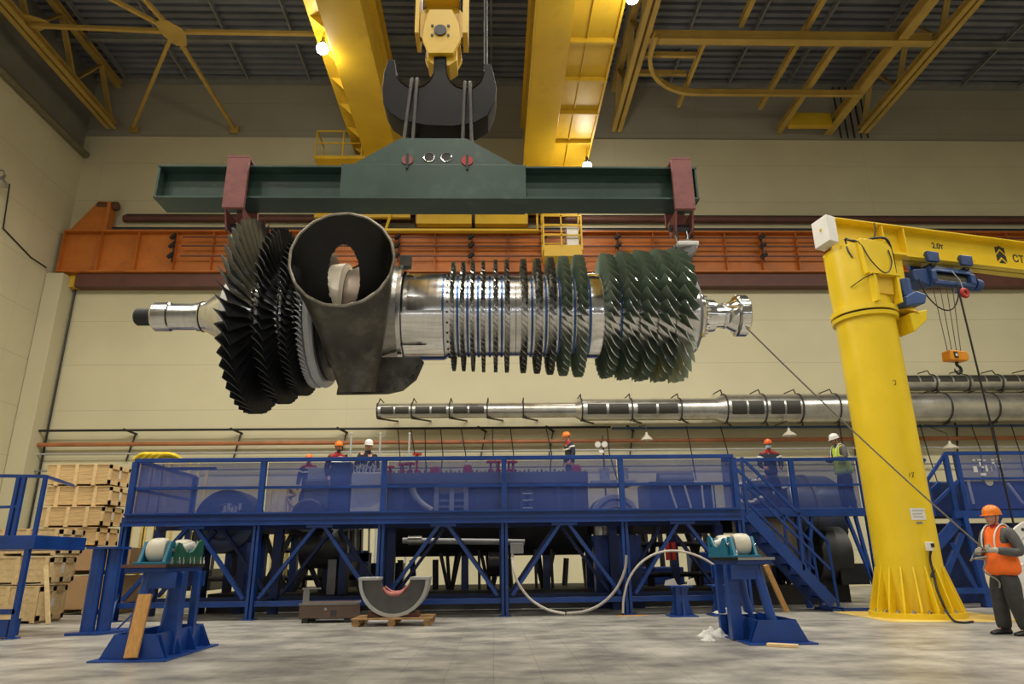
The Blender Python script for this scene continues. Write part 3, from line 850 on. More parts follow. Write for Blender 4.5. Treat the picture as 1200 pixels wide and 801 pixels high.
# rounded hump of the lining and the small round port inside the mouth
pc = at(361, 314, y=8.80)
MB().lathe([(0.02, 0.0), (0.02, 0.02), (0.05, 0.03), (0.05, 0.09), (0.01, 0.10), (0.01, 0.125), (0.05, 0.135), (0.05, 0.165), (-0.2, 0.19)], pc + V((0.02, -0.05, 0)), V((0.80, -0.6, -0.05)), 28).build('inner_port', m_sootin, casing)
# bright shaft cover seen through the window
MB().lathe([(-2.43, 0.50), (-2.43, 0.80), (-2.22, 0.82), (-2.21, 0.76), (-2.18, 0.72)], RO, X, 64).build('shaft_cover', pm('cream_cover', (0.55, 0.50, 0.40), 0.4, 0.4, 0.08, 3), casing)
MB().lathe([(-2.2, 0.70), (-2.05, 0.76), (-1.86, 0.78)], RO, X, 64).build('inner_sheet', pm('brown_scorched_sheet', (0.20, 0.155, 0.115), 0.4, 0.4, 0.3, 3), casing)
# annular cone on the drum side with its split flange
MB().lathe([(-1.86, 0.80), (-1.84, 0.87), (-1.40, 0.765), (-1.37, 0.765), (-1.37, 0.72), (-1.80, 0.80)], RO, X, 72).build('annular_cone', m_cone, casing, smooth=50)
MB().lathe([(-1.40, 0.76), (-1.40, 0.80), (-1.34, 0.80), (-1.34, 0.70)], RO, X, 72).build('drum_flange', M['steel'], casing)
for s in (1, -1):
    mb = MB().box(-1.52, -1.2, RY-0.76, RY-0.70, RZ+s*0.5-0.05, RZ+s*0.5+0.05) if s < 0 else MB().box(-1.42, -1.24, RY-0.4, RY-0.28, RZ+0.66, RZ+0.86)
    if s > 0:
        mb.build('split_lug', m_soot, casing, smooth=0, bevel=0.01)
# lower flange plate with its bolts
pl = [at(a, b, y=9.62) for (a, b) in ((394, 462), (455, 461), (472, 457), (488, 444), (497, 424), (492, 418), (440, 418), (400, 430))]
fpl = MB().prism(pl, (0, 0.05, 0)).build('flange_plate', m_soot, casing, smooth=0, bevel=0.008)
for (a, b) in ((404, 456), (418, 457), (433, 457), (448, 456), (462, 454), (476, 447), (484, 438), (489, 428)):
    q = at(a, b, y=9.6)
    MB().cyl(q + V((0, 0.02, 0)), q - V((0, 0.03, 0)), 0.018, n=6).build('flange_bolt', M['dgrey'], fpl)
# rear inlet on the far side (mirror of the near one)
MB().lathe([(0, 0.62), (0.5, 0.72), (0.9, 0.775), (0.9, 0.745), (0.5, 0.69), (0.0, 0.6)], (mc.x, RY+0.55, 5.3), (0, 1, 0), 64).build('rear_mouth', m_soot, casing)

# ================================================================== LIFTING BEAM
BX0, BX1, BZ0, BZ1 = -5.40, 3.38, 6.70, 7.30
BY = 10.05
beam = thing('lifting_beam', 'long dark green lifting beam with a raised middle plate above the rotor', 'lifting beam', (-1.0, BY, BZ0))
def hplate(y0, y1): return None
MB().box(BX0, BX1, BY-0.25, BY+0.25, BZ1-0.035, BZ1).build('top_flange', M['darkgreen'], beam, smooth=0, bevel=0.004)
MB().box(BX0, BX1, BY-0.25, BY+0.25, BZ0, BZ0+0.035).build('bottom_flange', M['darkgreen'], beam, smooth=0, bevel=0.004)
MB().box(BX0+0.06, BX1-0.04, BY-0.03, BY+0.03, BZ0+0.035, BZ1-0.035).build('web', M['darkgreen'], beam, smooth=0)
for x in (BX0+0.01, BX1-0.04):
    MB().box(x, x+0.03, BY-0.24, BY+0.24, BZ0+0.035, BZ1-0.035).build('end_plate', M['darkgreen'], beam, smooth=0)
MB().box(-2.45, 0.55, BY-0.265, BY+0.265, BZ0-0.012, BZ1+0.02).build('middle_box', M['darkgreen'], beam, smooth=0, bevel=0.006)
def holed_plate():
    pts = [(-2.28, BZ1+0.02), (0.38, BZ1+0.02), (-0.42, BZ1+0.52), (-1.52, BZ1+0.52)]
    return MB().prism([(x, BY-0.25, z) for (x, z) in pts], (0, 0.06, 0)).prism([(x, BY+0.19, z) for (x, z) in pts], (0, 0.06, 0))
holed_plate().build('lug_plate', M['darkgreen'], beam, smooth=0, bevel=0.004)
for px in (503, 523):
    c = at(px, 184.5, y=BY-0.25)
    hole_ = MB().cyl(c + V((0, 0.01, 0)), c - V((0, 0.006, 0)), 0.085, n=20).build('lug_hole', M['black'], beam)
    MB().tube(arc(c - V((0, 0.008, 0)), 0.085, 0, 2*pi, 24, X, (0, 0, 1)), 0.011, 6, caps=False).build('hole_rim', M['bright'], hole_)
for px, py in ((477.5, 188), (547.5, 189)):
    c = at(px, py, y=BY-0.25)
    pc_ = MB().cyl(c + V((0, 0.01, 0)), c - V((0, 0.03, 0)), 0.092, n=20).build('pin_cap', M['red'] if px > 500 else M['pink'], beam)
    MB().box(c.x-0.02, c.x+0.02, c.y-0.05, c.y-0.03, c.z-0.17, c.z+0.10).build('pin_lock', M['black'], pc_, smooth=0)
# sling saddles (red primer) and shackles
for (x0, x1, lab) in ((-4.26, -3.92, 'dusty red box saddle clamped over the beam above the black turbine blades'), (2.94, 3.27, 'dusty red box saddle clamped over the beam above the green compressor blades')):
    s = thing('beam_saddle', lab, 'saddle', (x0, BY, 6.5))
    cx = (x0+x1)/2
    mb = MB().box(x0, x1, BY-0.34, BY-0.27, 6.48, 7.38)
    mb.build('front_plate', M['pink'], s, smooth=0, bevel=0.006)
    MB().box(x0, x1, BY+0.27, BY+0.34, 6.48, 7.38).build('back_plate', M['pink'], s, smooth=0)
    MB().box(x0, x1, BY-0.34, BY+0.34, 7.385, 7.42).build('top_plate', M['pink'], s, smooth=0)
    for e in (x0+0.02, x1-0.04):
        MB().prism([(e, BY-0.28, 6.50), (e, BY+0.28, 6.50), (e, BY+0.16, 6.20), (e, BY-0.16, 6.20)], (0.025, 0, 0)).build('cheek', M['pink'], s, smooth=0)
    MB().cyl((x0-0.03, BY, 6.30), (x1+0.03, BY, 6.30), 0.06, n=16).build('pin', M['dgrey'], s)
    MB().tube([(cx-0.07, BY, 6.36), (cx-0.09, BY, 6.15), (cx-0.06, BY, 6.02), (cx, BY, 5.97), (cx+0.06, BY, 6.02), (cx+0.09, BY, 6.15), (cx+0.07, BY, 6.36)], 0.028, 8).build('shackle', M['steel'], s)
# flat slings around the shaft
for (cx, r, lab, mat) in ((-3.93, 0.58, 'white lifting sling around the shaft cone beside the black blades', M['white']), (3.11, 0.575, 'grey lifting sling with white pad around the hub beside the green blades', M['grey'])):
    s = thing('lifting_sling', lab, 'sling', (cx, RY, 5.95))
    w = 0.10 if cx < 0 else 0.04
    pts = [(0.05, 5.93)] + [(r*cos(a), RZ + r*sin(a)) for a in [radians(40-10*i) for i in range(27)]] + [(-0.05, 5.93)]
    mb = MB()
    vs = []
    for (dy, z) in pts:
        vs += [(cx-w/2, RY+dy, z), (cx+w/2, RY+dy, z), (cx+w/2, RY+dy*1.02, z-0.012), (cx-w/2, RY+dy*1.02, z-0.012)]
    fs = []
    for i in range(len(pts)-1):
        for k in range(4):
            fs.append((4*i+k, 4*i+(k+1) % 4, 4*i+4+(k+1) % 4, 4*i+4+k))
    mb.add(vs, fs); mb.build('webbing', mat, s, smooth=40)
    if cx > 0:
        MB().box(cx-0.17, cx+0.17, RY-0.25, RY+0.05, 5.86, 5.94).build('white_pad', M['white'], s, smooth=0, bevel=0.02)
        MB().tube(arc((cx-0.06, RY-0.1, 5.78), 0.16, radians(20), radians(200), 14, X, (0, 0, 1)), 0.04, 8).build('dark_loop', M['black'], s)
        MB().cyl((cx-0.02, RY-0.2, 5.84), (cx+0.02, RY-0.1, 5.84), 0.14, n=18).build('roller', M['grey'], s)

# ================================================================== HOOK, SLINGS AND BLOCK
hy = 10.05
def hp(px, py): return at(px, py, y=hy-0.22)
hook = thing('ramshorn_hook', 'massive black double crane hook with two saddles above the beam', 'crane hook', (-0.9, hy, 8.2))
outl = [(455, 69), (450, 84), (447.5, 104), (449, 120), (456, 132), (470, 141), (500, 147), (530, 148), (556, 144), (572, 135), (579.5, 120), (582, 103), (579, 88), (575.5, 75), (567, 74), (567.5, 84), (564, 95), (556, 102.5), (546, 105), (535, 102), (527, 95), (523.5, 86), (523, 66), (508.5, 66), (508, 86), (503.5, 95), (496, 101), (487, 103.5), (478, 102), (469.5, 96), (464, 88), (462.5, 70)]
pts = [hp(*p) for p in outl]
hb = MB().prism(pts, (0, 0.52, 0))
hb.build('hook_body', pm('hook_black', (0.004, 0.004, 0.005), 0.5, 0.0, 0.3, 3, spec=0.22, dirt=(0.016, 0.016, 0.018), dscale=4, dlim=(0.6, 0.8)), hook, smooth=30, bevel=0.015)
for seq in ([(567, 76), (567.5, 84), (564, 95), (556, 102.5), (546, 105), (535, 102), (527, 95), (523.5, 86), (523, 70)], [(508.5, 70), (508, 86), (503.5, 95), (496, 101), (487, 103.5), (478, 102), (469.5, 96), (464, 88), (462.5, 74)]):
    q = [hp(*p) + V((0, 0, 0.012)) for p in seq]
    mb = MB(); vs = []
    for p in q: vs += [p + V((0, -0.01, 0)), p + V((0, 0.53, 0))]
    mb.add(vs, [(2*i, 2*i+1, 2*i+3, 2*i+2) for i in range(len(q)-1)])
    mb.build('saddle_lining', pm('bronze_liner', (0.20, 0.12, 0.09), 0.35, 0.6, 0.2, 8), hook, smooth=60)
block = thing('hook_block', 'yellow crane hook block with cheek plates above the black hook', 'hook block', (-0.92, hy, 9.5))
def bp(px, py, dy): 
    p = at(px, py, y=hy-0.30); return V((p.x, hy+dy, p.z))
hexa = [(502, 62), (495, 46), (497, 28), (503, 11), (530, 11), (538, 28), (540, 46), (531, 62)]
for dy in (-0.30, 0.22):
    MB().prism([bp(a, b, dy) for a, b in hexa], (0, 0.08, 0)).build('cheek_plate', M['bridge'], block, smooth=0, bevel=0.008)
MB().prism([bp(a, b, -0.2) for a, b in ((500, 66), (500, 45), (535, 45), (535, 66), (526, 72), (509, 72))], (0, 0.4, 0)).build('crosshead', M['bridge'], block, smooth=0, bevel=0.01)
c = bp(516, 36, -0.3)
MB().cyl(c + V((0, 0.01, 0)), c - V((0, 0.03, 0)), 0.11, n=20).build('axle_hole', M['black'], block)
for (dx, dz) in ((-0.14, 0.1), (0.14, 0.1), (-0.14, -0.1), (0.14, -0.1)):
    MB().cyl(c + V((dx, 0, dz)), c + V((dx, -0.02, dz)), 0.025, n=8).build('cheek_bolt', M['black'], block)
for x in (-0.10, 0.10):
    MB().lathe([(-0.06, 0.0), (-0.06, 0.46), (-0.02, 0.40), (0.02, 0.40), (0.06, 0.46), (0.06, 0.0)], (c.x, hy, c.z+0.35), (0, 1, 0), 40).build('sheave', M['bridge'], block) if x < 0 else None
for (px, w) in ((491, 0.07), (546, 0.09)):
    p = at(px, 20, y=hy)
    mb = MB().box(p.x-w/2, p.x+w/2, hy-0.25, hy+0.25, at(px, 50, y=hy).z, 11.4)
    mb.build('side_guard', M['bridge'], block, smooth=0)
for dx in (-0.32, -0.24, 0.24, 0.32):
    MB().cyl((c.x+dx, hy, c.z+0.4), (c.x+dx, hy+0.1, 20.2), 0.018, n=6).build('hoist_rope', M['wire'], block)
MB().cyl((at(516, 70, y=hy).x, hy, at(516, 72, y=hy).z), (at(516, 70, y=hy).x, hy, at(516, 40, y=hy).z), 0.11, n=20).build('hook_shank', M['bridge'], block)
mb = MB().bar((c.x, hy, c.z+0.75), (c.x, hy, c.z+1.5), 0.62, 0.5, (0, 1, 0)); mb.build('block_housing', M['bridge'], block, smooth=0, bevel=0.03)
mb = MB().cyl((at(569, 80, y=hy).x, hy+0.3, at(569, 82, y=hy).z), (at(569, 0, y=hy).x, hy+0.3, 20.3), 0.035, n=8)
tag(mb.build('hanging_cable', M['rubber']), 'dark hanging cable rising straight up behind the black hook', 'cable')
for i, (ax, bx, bx2, lab) in enumerate((((486, 100), (473, 176), (484, 175), 'wire rope sling over the hook saddle above the dusty pink pin'), ((548, 104), (542, 176), (553, 176), 'wire rope sling over the hook saddle above the bright red pin'))):
    s = thing('wire_sling', lab, 'sling', at(*ax, y=hy))
    zt = hp(*ax).z + 0.08
    x0 = hp(*ax).x
    for k, (px, py) in enumerate((bx, bx2)):
        e = at(px, py, y=hy)
        off = 0.045*(k*2-1)
        path = bez([(e.x, hy-0.12, e.z-0.25), (e.x*0.6+(x0+off)*0.4, hy-0.2, e.z+0.35), (x0+off, hy-0.31, zt-0.12), (x0+off, hy-0.24, zt-0.0), (x0+off, hy, zt+0.03), (x0+off, hy+0.24, zt), (x0+off, hy+0.31, zt-0.12), (e.x*0.6+(x0+off)*0.4, hy+0.2, e.z+0.35), (e.x, hy+0.12, e.z-0.25)], 6)
        MB().tube(path, 0.032, 8).build('rope_strand', M['wire'], s)
# ================================================================== DUCTS AND PIPES ON THE BACK WALL
m_grille = pm('duct_grille', (0.045, 0.042, 0.036), 0.5, 0.3, 0.3, 30)
DUCTS = []
def duct(lab, xs, r, y, z, grilles, plain, up=0.0, taper=None):
    d = thing('air_duct', lab, 'air duct', (xs[0], y, z))
    ref = V((0, -cos(up), sin(up)))
    for i in range(len(xs)-1):
        a, b = xs[i], xs[i+1]
        sec = MB().lathe([(a, r*0.3), (a, r), (b, r), (b, r*0.3)], (0, y, z), X, 40).build('duct_section', M['galv'], d)
        MB().lathe([(a-0.03, r), (a-0.03, r+0.03), (a+0.03, r+0.03), (a+0.03, r)], (0, y, z), X, 40).build('clamp_band', M['dgrey'], d)
        if i in grilles:
            L = b-a
            for (u0, u1) in ((0.10, 0.48), (0.53, 0.92)):
                MB().lathe([(a+L*u0, r-0.01), (a+L*u0, r+0.012), (a+L*u1, r+0.012), (a+L*u1, r-0.01)], (0, y, z), X, 12, a0=radians(-20), a1=radians(34), ref=ref).build('grille', m_grille, sec, smooth=60)
                MB().lathe([(a+L*u0-0.03, r-0.01), (a+L*u0-0.03, r+0.006), (a+L*u1+0.03, r+0.006), (a+L*u1+0.03, r-0.01)], (0, y, z), X, 12, a0=radians(-25), a1=radians(39), ref=ref).build('grille_frame', M['galv'], sec, smooth=60)
        # hanger strap and strut back to the wall
        MB().tube([(a, y, z+r), (a+0.03, y+0.2, z+r+0.25), (a+0.03, 28.15, z+r+0.3)], 0.025, 6).build('hanger', M['black'], d)
        MB().bar((a+0.05, y-0.15, z-r-0.04), (a+0.65, 28.15, z-r+0.1), 0.06, 0.06).build('wall_strut', M['black'], d, smooth=0)
    DUCTS.append(d)
    return d
xw = [at(p, 482, y=27.0).x for p in (443, 483, 527, 571, 613, 674)]
duct('slim galvanised duct on the back wall with dark grilles near its open end', xw, 0.30, 27.0, 6.87, (0, 1, 2), ())
xw = [at(p, 480, y=27.0).x for p in (681, 739, 796, 838)]
duct('middle-sized galvanised duct joined between the slim duct and the thick duct', xw, 0.44, 27.0, 6.87, (0, 1), ())
xw = [at(p, 480, y=27.0).x for p in (848, 893, 935, 978, 1040, 1106, 1161, 1225, 1290)] + [27, 30, 33.5]
duct('thick galvanised duct passing behind the yellow jib column', xw, 0.585, 27.0, 6.88, (0, 1), ())
xw = [16.2, 17.0, 18.4, 19.8, 21.2, 22.6, 24.0, 26, 28, 30, 33.5]
duct('upper galvanised duct with dark slots above the thick duct beside the jib column', xw, 0.34, 27.3, 7.99, tuple(range(10)), (), up=0.5)
for (ra, rb, px0, px1, dd) in ((0.30, 0.44, 674, 681, DUCTS[1]), (0.44, 0.585, 838, 848, DUCTS[2])):
    xa_, xb_ = at(px0, 480, y=27.0).x, at(px1, 480, y=27.0).x
    MB().lathe([(xa_, ra*0.4), (xa_, ra), (xb_, rb), (xb_, rb*0.4)], (0, 27.0, 6.87), X, 40).build('reducer', M['galv'], dd)

def wallpipe(name, lab, x0, x1, y, z, r, mat, cat='pipe'):
    o = MB().tube([(x0, y, z), (x1, y, z)], r, 10).build(name, mat)
    return tag(o, lab, cat)
wallpipe('black_pipe', 'thin black pipe along the back wall left of the cone shaped lamp', WX0+0.1, 4.85, 27.75, 6.30, 0.05, M['black'])
wallpipe('blue_pipe', 'thin blue pipe along the back wall passing behind the yellow column', 4.9, 33.8, 27.75, 6.25, 0.055, pm('steel_blue_paint', (0.04, 0.10, 0.20), 0.4))
wallpipe('orange_pipe', 'thin orange brown pipe along the back wall under the black pipe', WX0+0.1, 33.8, 27.85, 5.75, 0.085, M['copper'])
wallpipe('grey_conduit', 'pale grey conduit along the back wall under the orange brown pipe', WX0+0.1, 33.8, 27.9, 5.38, 0.035, M['lgrey'], 'conduit')
wallpipe('low_conduit', 'lowest grey conduit on the back wall just above the work platform', WX0+0.1, 33.8, 27.95, 4.72, 0.03, M['grey'], 'conduit')
for i, px in enumerate((145, 270, 395, 560, 640, 735, 1000, 1120)):
    p = at(px, 504, y=27.75)
    t = thing('pipe_hanger', 'black angled bracket holding the thin pipe to the back wall', 'bracket', p, 'pipe brackets along the back wall')
    MB().bar((p.x, 27.7, 6.34), (p.x+0.35, 28.15, 6.2), 0.07, 0.07).build('arm', M['black'], t, smooth=0)
    MB().bar((p.x+0.32, 28.1, 6.25), (p.x+0.1, 28.1, 5.1), 0.05, 0.05, (0, 1, 0)).build('drop_bar', M['dgrey'], t, smooth=0)
for i, px in enumerate((466, 481, 498, 516, 540, 577, 598, 640, 712, 805, 845, 985, 1080, 1140, 1165, 1187)):
    p = at(px, 505, y=27.6)
    mb = MB().tube([(p.x, 27.62, 6.3), (p.x+0.12+0.1*sin(i*2.1), 27.66, 5.2), (p.x+0.2+0.25*sin(i*1.7), 27.9, 3.9)], 0.022, 6)
    tag(mb.build('hanging_cable', M['black']), 'thin black cable hanging down the back wall from the pipes', 'cable', 'cables hanging down the back wall')
for i, (px, lab) in enumerate(((412, 'pale slim pole standing behind the platform near the white helmet'), (446, 'pale slim pole standing behind the platform next to the empty wall under the duct end'), (480, 'pale slim pole standing behind the platform under the slim duct'))):
    p = at(px, 508, y=23.5)
    mb = MB().cyl((p.x, 23.5, 0), (p.x, 23.5, p.z), 0.035, n=8)
    mb.ball((p.x, 23.5, p.z), 0.05, 8, 6)
    tag(mb.build('pole', M['lgrey']), lab, 'pole')
def pendant(px, py, y, lab, r=0.24):
    p = at(px, py, y=y)
    t = thing('hanging_lamp', lab, 'lamp', p)
    MB().lathe([(0.26, 0.045), (0.20, 0.05), (0.14, 0.07), (0.04, r*0.75), (-0.04, r), (-0.05, r), (0.03, r*0.7), (0.10, 0.05)], p, (0, 0, 1), 28).build('lamp_shade', M['nylon'], t)
    MB().ball(p + V((0, 0, -0.01)), 0.075, 12, 8).build('bulb', M['white'], t)
    MB().tube([p + V((0, 0, 0.24)), p + V((0, 0.05, 0.55)), (p.x, 27.7, 6.3)], 0.018, 6).build('lamp_cord', M['black'], t)
pendant(758, 514, 26.4, 'small cream hanging lamp under the pipes left of the masked worker')
pendant(925, 509, 26.4, 'small cream hanging lamp with wide cone shade beside the masked worker', 0.28)
pendant(1114, 524, 26.4, 'small cream hanging lamp under the pipes between the column and the far platform', 0.30)
# lamp on the side wall, half out of the frame
p = at(1, 212, x=WX0+0.35)
t = thing('wall_lamp', 'bell shaped lamp on the beige side wall at the edge of the picture', 'lamp', p)
MB().lathe([(0.30, 0.05), (0.12, 0.10), (-0.02, 0.28), (-0.10, 0.30), (-0.10, 0.28), (0.1, 0.06)], p, V((0.2, 0.2, 1)), 28).build('lamp_shade', M['galv'], t)
MB().tube([p + V((0.05, 0.05, 0.28)), p + V((0, 0, 0.45)), (WX0+0.02, p.y, p.z+0.5)], 0.03, 8).build('bracket', M['grey'], t)
# pair of floodlights behind the platform
for i, (px, py, lab) in enumerate(((704, 521, 'upper pair of small white floodlights on a post behind the platform'),)):
    p = at(px, py, y=24)
    t = thing('floodlight', lab, 'floodlight', p)
    MB().cyl((p.x+0.1, 24.1, 0), (p.x+0.1, 24.1, p.z+0.35), 0.03, n=8).build('post', M['dgrey'], t)
    for dx in (-0.12, 0.12):
        MB().lathe([(0, 0.0), (0, 0.10), (0.05, 0.11), (0.16, 0.05), (0.16, 0.0)], (p.x+dx, 23.9, p.z), V((0.2, 1, 0.1)), 16).build('lamp_head', M['white'], t)
    MB().cbox((p.x, 23.95, p.z-0.25), (0.16, 0.1, 0.1)).build('driver_box', M['white'], t, smooth=0)

# ================================================================== BLUE WORK PLATFORM
def net_material():
    m = bpy.data.materials.new('blue_netting'); m.use_nodes = True
    nt = m.node_tree; b = nt.nodes['Principled BSDF']
    b.inputs['Base Color'].default_value = (0.035, 0.078, 0.34, 1); b.inputs['Roughness'].default_value = 0.55
    tr = nt.nodes.new('ShaderNodeBsdfTransparent'); mx = nt.nodes.new('ShaderNodeMixShader')
    n = nt.nodes.new('ShaderNodeTexNoise'); n.inputs['Scale'].default_value = 1.3; n.inputs['Detail'].default_value = 3
    tc = nt.nodes.new('ShaderNodeTexCoord'); nt.links.new(tc.outputs['Object'], n.inputs['Vector'])
    mr = nt.nodes.new('ShaderNodeMapRange'); mr.inputs['To Min'].default_value = 0.42; mr.inputs['To Max'].default_value = 0.53
    nt.links.new(n.outputs['Fac'], mr.inputs['Value'])
    nt.links.new(mr.outputs['Result'], mx.inputs['Fac'])
    nt.links.new(tr.outputs[0], mx.inputs[1]); nt.links.new(b.outputs[0], mx.inputs[2])
    nt.links.new(mx.outputs[0], nt.nodes['Material Output'].inputs['Surface'])
    return m
m_net = net_material()
PY = 15.6
ZRAIL, ZMID, ZDK, ZBM = 3.35, 2.74, 2.19, 1.92
px_posts = [160, 310, 451, 590.5, 726.5, 859]
xp = [at(p, 540, y=PY).x for p in px_posts]
plat = thing('work_platform', 'long blue steel work platform with netted railing in front of the machine', 'platform', (xp[0], PY, 0))
BL, BD = M['blue'], M['bluedark']
for i, x in enumerate(xp):
    MB().box(x-0.06, x+0.06, PY-0.06, PY+0.06, ZDK, ZRAIL-0.03).build('rail_post', BL, plat, smooth=0, bevel=0.006)
    mb = MB()
    for s in (-1, 1): mb.channel((x+s*0.012, PY, 0.02), (x+s*0.012, PY, ZBM+0.2), 0.085, 0.2, 0.014, up=(0, 1, 0), flip=s)
    mb.box(x-0.13, x+0.13, PY-0.14, PY+0.14, 0, 0.02)
    mb.build('support_post', BL, plat, smooth=0)
for i in range(5):
    a, b = xp[i], xp[i+1]
    MB().bar((a, PY-0.02, ZRAIL), (b, PY-0.02, ZRAIL), 0.09, 0.09).build('top_rail', BL, plat, smooth=0, bevel=0.006)
    MB().bar((a, PY+0.02, ZMID), (b, PY+0.02, ZMID), 0.05, 0.06).build('mid_rail', BL, plat, smooth=0)
    MB().box(a+0.075, b-0.075, PY+0.075, PY+0.08, ZDK+0.02, ZRAIL-0.05).build('netting_panel', m_net, plat, smooth=0)
    mb = MB().channel((a, PY-0.10, (ZDK+ZBM)/2), (b, PY-0.10, (ZDK+ZBM)/2), 0.12, ZDK-ZBM, 0.03, flip=1)
    mb.box(a, b, PY-0.19, PY-0.09, ZDK-0.055, ZDK-0.005).box(a, b, PY-0.15, PY-0.09, ZBM+0.10, ZBM+0.16).box(a, b, PY-0.19, PY-0.09, ZBM+0.0, ZBM+0.045)
    mb.build('fascia_beam', BL, plat, smooth=0)
    MB().box(a, b, PY-0.05, PY+1.35, ZDK-0.06, ZDK-0.01).build('deck_plate', BD, plat, smooth=0)
    MB().box(a+0.08, b-0.08, PY-0.05, PY+0.05, 0.26, 0.37).build('bottom_beam', BL, plat, smooth=0, bevel=0.006)
    c = (a+b)/2
    mb = MB().bar((c-0.10, PY, ZBM-0.04), (a+0.16, PY, 0.42), 0.07, 0.13, (0, -1, 0)); mb.build('brace', BL, plat, smooth=0)
    mb = MB().bar((c+0.10, PY, ZBM-0.04), (b-0.16, PY, 0.42), 0.07, 0.13, (0, -1, 0)); mb.build('brace', BL, plat, smooth=0)
    MB().box(c-0.28, c+0.28, PY-0.06, PY+0.06, ZBM-0.06, ZBM).build('brace_plate', BL, plat, smooth=0)
    # back row of the frame
    mb = MB().bar((c-0.10, PY+1.6, ZBM-0.04), (a+0.16, PY+1.6, 0.42), 0.07, 0.13, (0, -1, 0)).bar((c+0.10, PY+1.6, ZBM-0.04), (b-0.16, PY+1.6, 0.42), 0.07, 0.13, (0, -1, 0))
    MB().bar((c-0.10, PY+1.6, ZBM-0.04), (a+0.16, PY+1.6, 0.42), 0.13, 0.07).build('back_brace', BD, plat, smooth=0)
    MB().bar((c+0.10, PY+1.6, ZBM-0.04), (b-0.16, PY+1.6, 0.42), 0.13, 0.07).build('back_brace', BD, plat, smooth=0)
    MB().box(a, b, PY+1.55, PY+1.65, 0.26, 0.38).build('back_beam', BD, plat, smooth=0)
    MB().box(a, b, PY+1.35, PY+1.65, ZBM-0.02, ZDK-0.02).build('back_beam', BD, plat, smooth=0)
for x in xp:
    for dx in (0.0,):
        MB().box(x-0.10, x+0.10, PY+1.5, PY+1.7, 0, ZBM).build('back_post', BD, plat, smooth=0)
    MB().box(x-0.05, x+0.05, PY+0.07, PY+1.5, 0.27, 0.36).build('tie_beam', BD, plat, smooth=0)
# return of the railing at the far end of the platform
x = xp[0]
MB().bar((x, PY, ZRAIL), (x, PY+3.2, ZRAIL), 0.08, 0.08).build('end_rail', BL, plat, smooth=0)
MB().bar((x, PY, ZMID), (x, PY+3.2, ZMID), 0.05, 0.06).build('end_rail', BL, plat, smooth=0)
MB().box(x-0.003, x+0.003, PY+0.1, PY+3.2, ZDK+0.02, ZRAIL-0.05).build('netting_panel', m_net, plat, smooth=0)
MB().box(x-0.06, x+0.06, PY+3.14, PY+3.26, 0, ZRAIL).build('end_post', BL, plat, smooth=0)
MB().box(x-0.1, x+0.45, PY+1.65, PY+3.3, ZDK-0.1, ZDK-0.03).build('end_deck', BD, plat, smooth=0)
MB().bar((x+0.1, PY-0.25, 0.05), (x+0.05, PY, 0.55), 0.05, 0.05).build('foot_stay', BL, plat, smooth=0)
# stairs at the other end
st = thing('platform_stairs', 'steep blue steel stairs leading down from the end of the long platform', 'stairs', (5.7, PY, 0))
for dy in (0.0, 0.8):
    MB().bar((5.72, PY+dy, 2.06), (7.35, PY+dy, 0.16), 0.05, 0.24, (0, 0, 1)).build('stringer', BL, st, smooth=0)
    mb = MB().bar((5.70, PY+dy, 3.32), (7.42, PY+dy, 1.46), 0.05, 0.06)
    mb.bar((5.70, PY+dy, 2.72), (7.40, PY+dy, 0.86), 0.045, 0.05)
    mb.bar((7.42, PY+dy, 1.46), (7.46, PY+dy, 0.1), 0.05, 0.05, (0, 1, 0)).bar((6.85, PY+dy, 2.08), (6.80, PY+dy, 0.85), 0.05, 0.05, (0, 1, 0))
    mb.bar((5.70, PY+dy, 3.32), (5.70, PY+dy, 2.1), 0.06, 0.06, (0, 1, 0))
    mb.build('handrail', BL, st, smooth=0)
for k in range(8):
    f = (k+0.7)/8.2
    MB().box(5.72+1.63*f-0.02, 5.72+1.63*f+0.22, PY+0.03, PY+0.77, 2.06-1.9*f-0.02, 2.06-1.9*f+0.02).build('tread', BD, st, smooth=0, bevel=0.004)
MB().box(7.30, 7.5, PY-0.05, PY+0.85, 0.0, 0.05).build('foot_plate', BL, st, smooth=0)
# short platform behind the stairs with the hi-vis worker
P2Y = 16.75
p2 = thing('side_platform', 'short blue platform with netted railing between the stairs and the yellow column', 'platform', (7.2, P2Y, 0))
s2 = P2Y/16.2
xa, xb = at(926, 540, y=P2Y).x, at(1006, 540, y=P2Y).x
for x in (xa, xb):
    MB().box(x-0.055, x+0.055, P2Y-0.055, P2Y+0.055, 0, 3.40).build('post', BL, p2, smooth=0, bevel=0.006)
x5 = 5.62
MB().bar((x5, P2Y, 3.42), (xb+0.05, P2Y, 3.42), 0.08, 0.08).build('top_rail', BL, p2, smooth=0)
MB().bar((x5, P2Y, 2.80), (xb, P2Y, 2.80), 0.05, 0.05).build('mid_rail', BL, p2, smooth=0)
MB().box(xa+0.07, xb-0.07, P2Y+0.06, P2Y+0.065, 2.25, 3.38).build('netting_panel', m_net, p2, smooth=0)
MB().box(x5, xa-0.07, P2Y+0.06, P2Y+0.065, 2.25, 3.38).build('netting_panel', m_net, p2, smooth=0)
MB().box(x5, xb+0.1, P2Y-0.08, P2Y+0.06, 2.05, 2.24).build('fascia_beam', BL, p2, smooth=0, bevel=0.006)
MB().box(x5, xb+0.1, P2Y+0.06, P2Y+2.0, 2.16, 2.22).build('deck_plate', BD, p2, smooth=0)
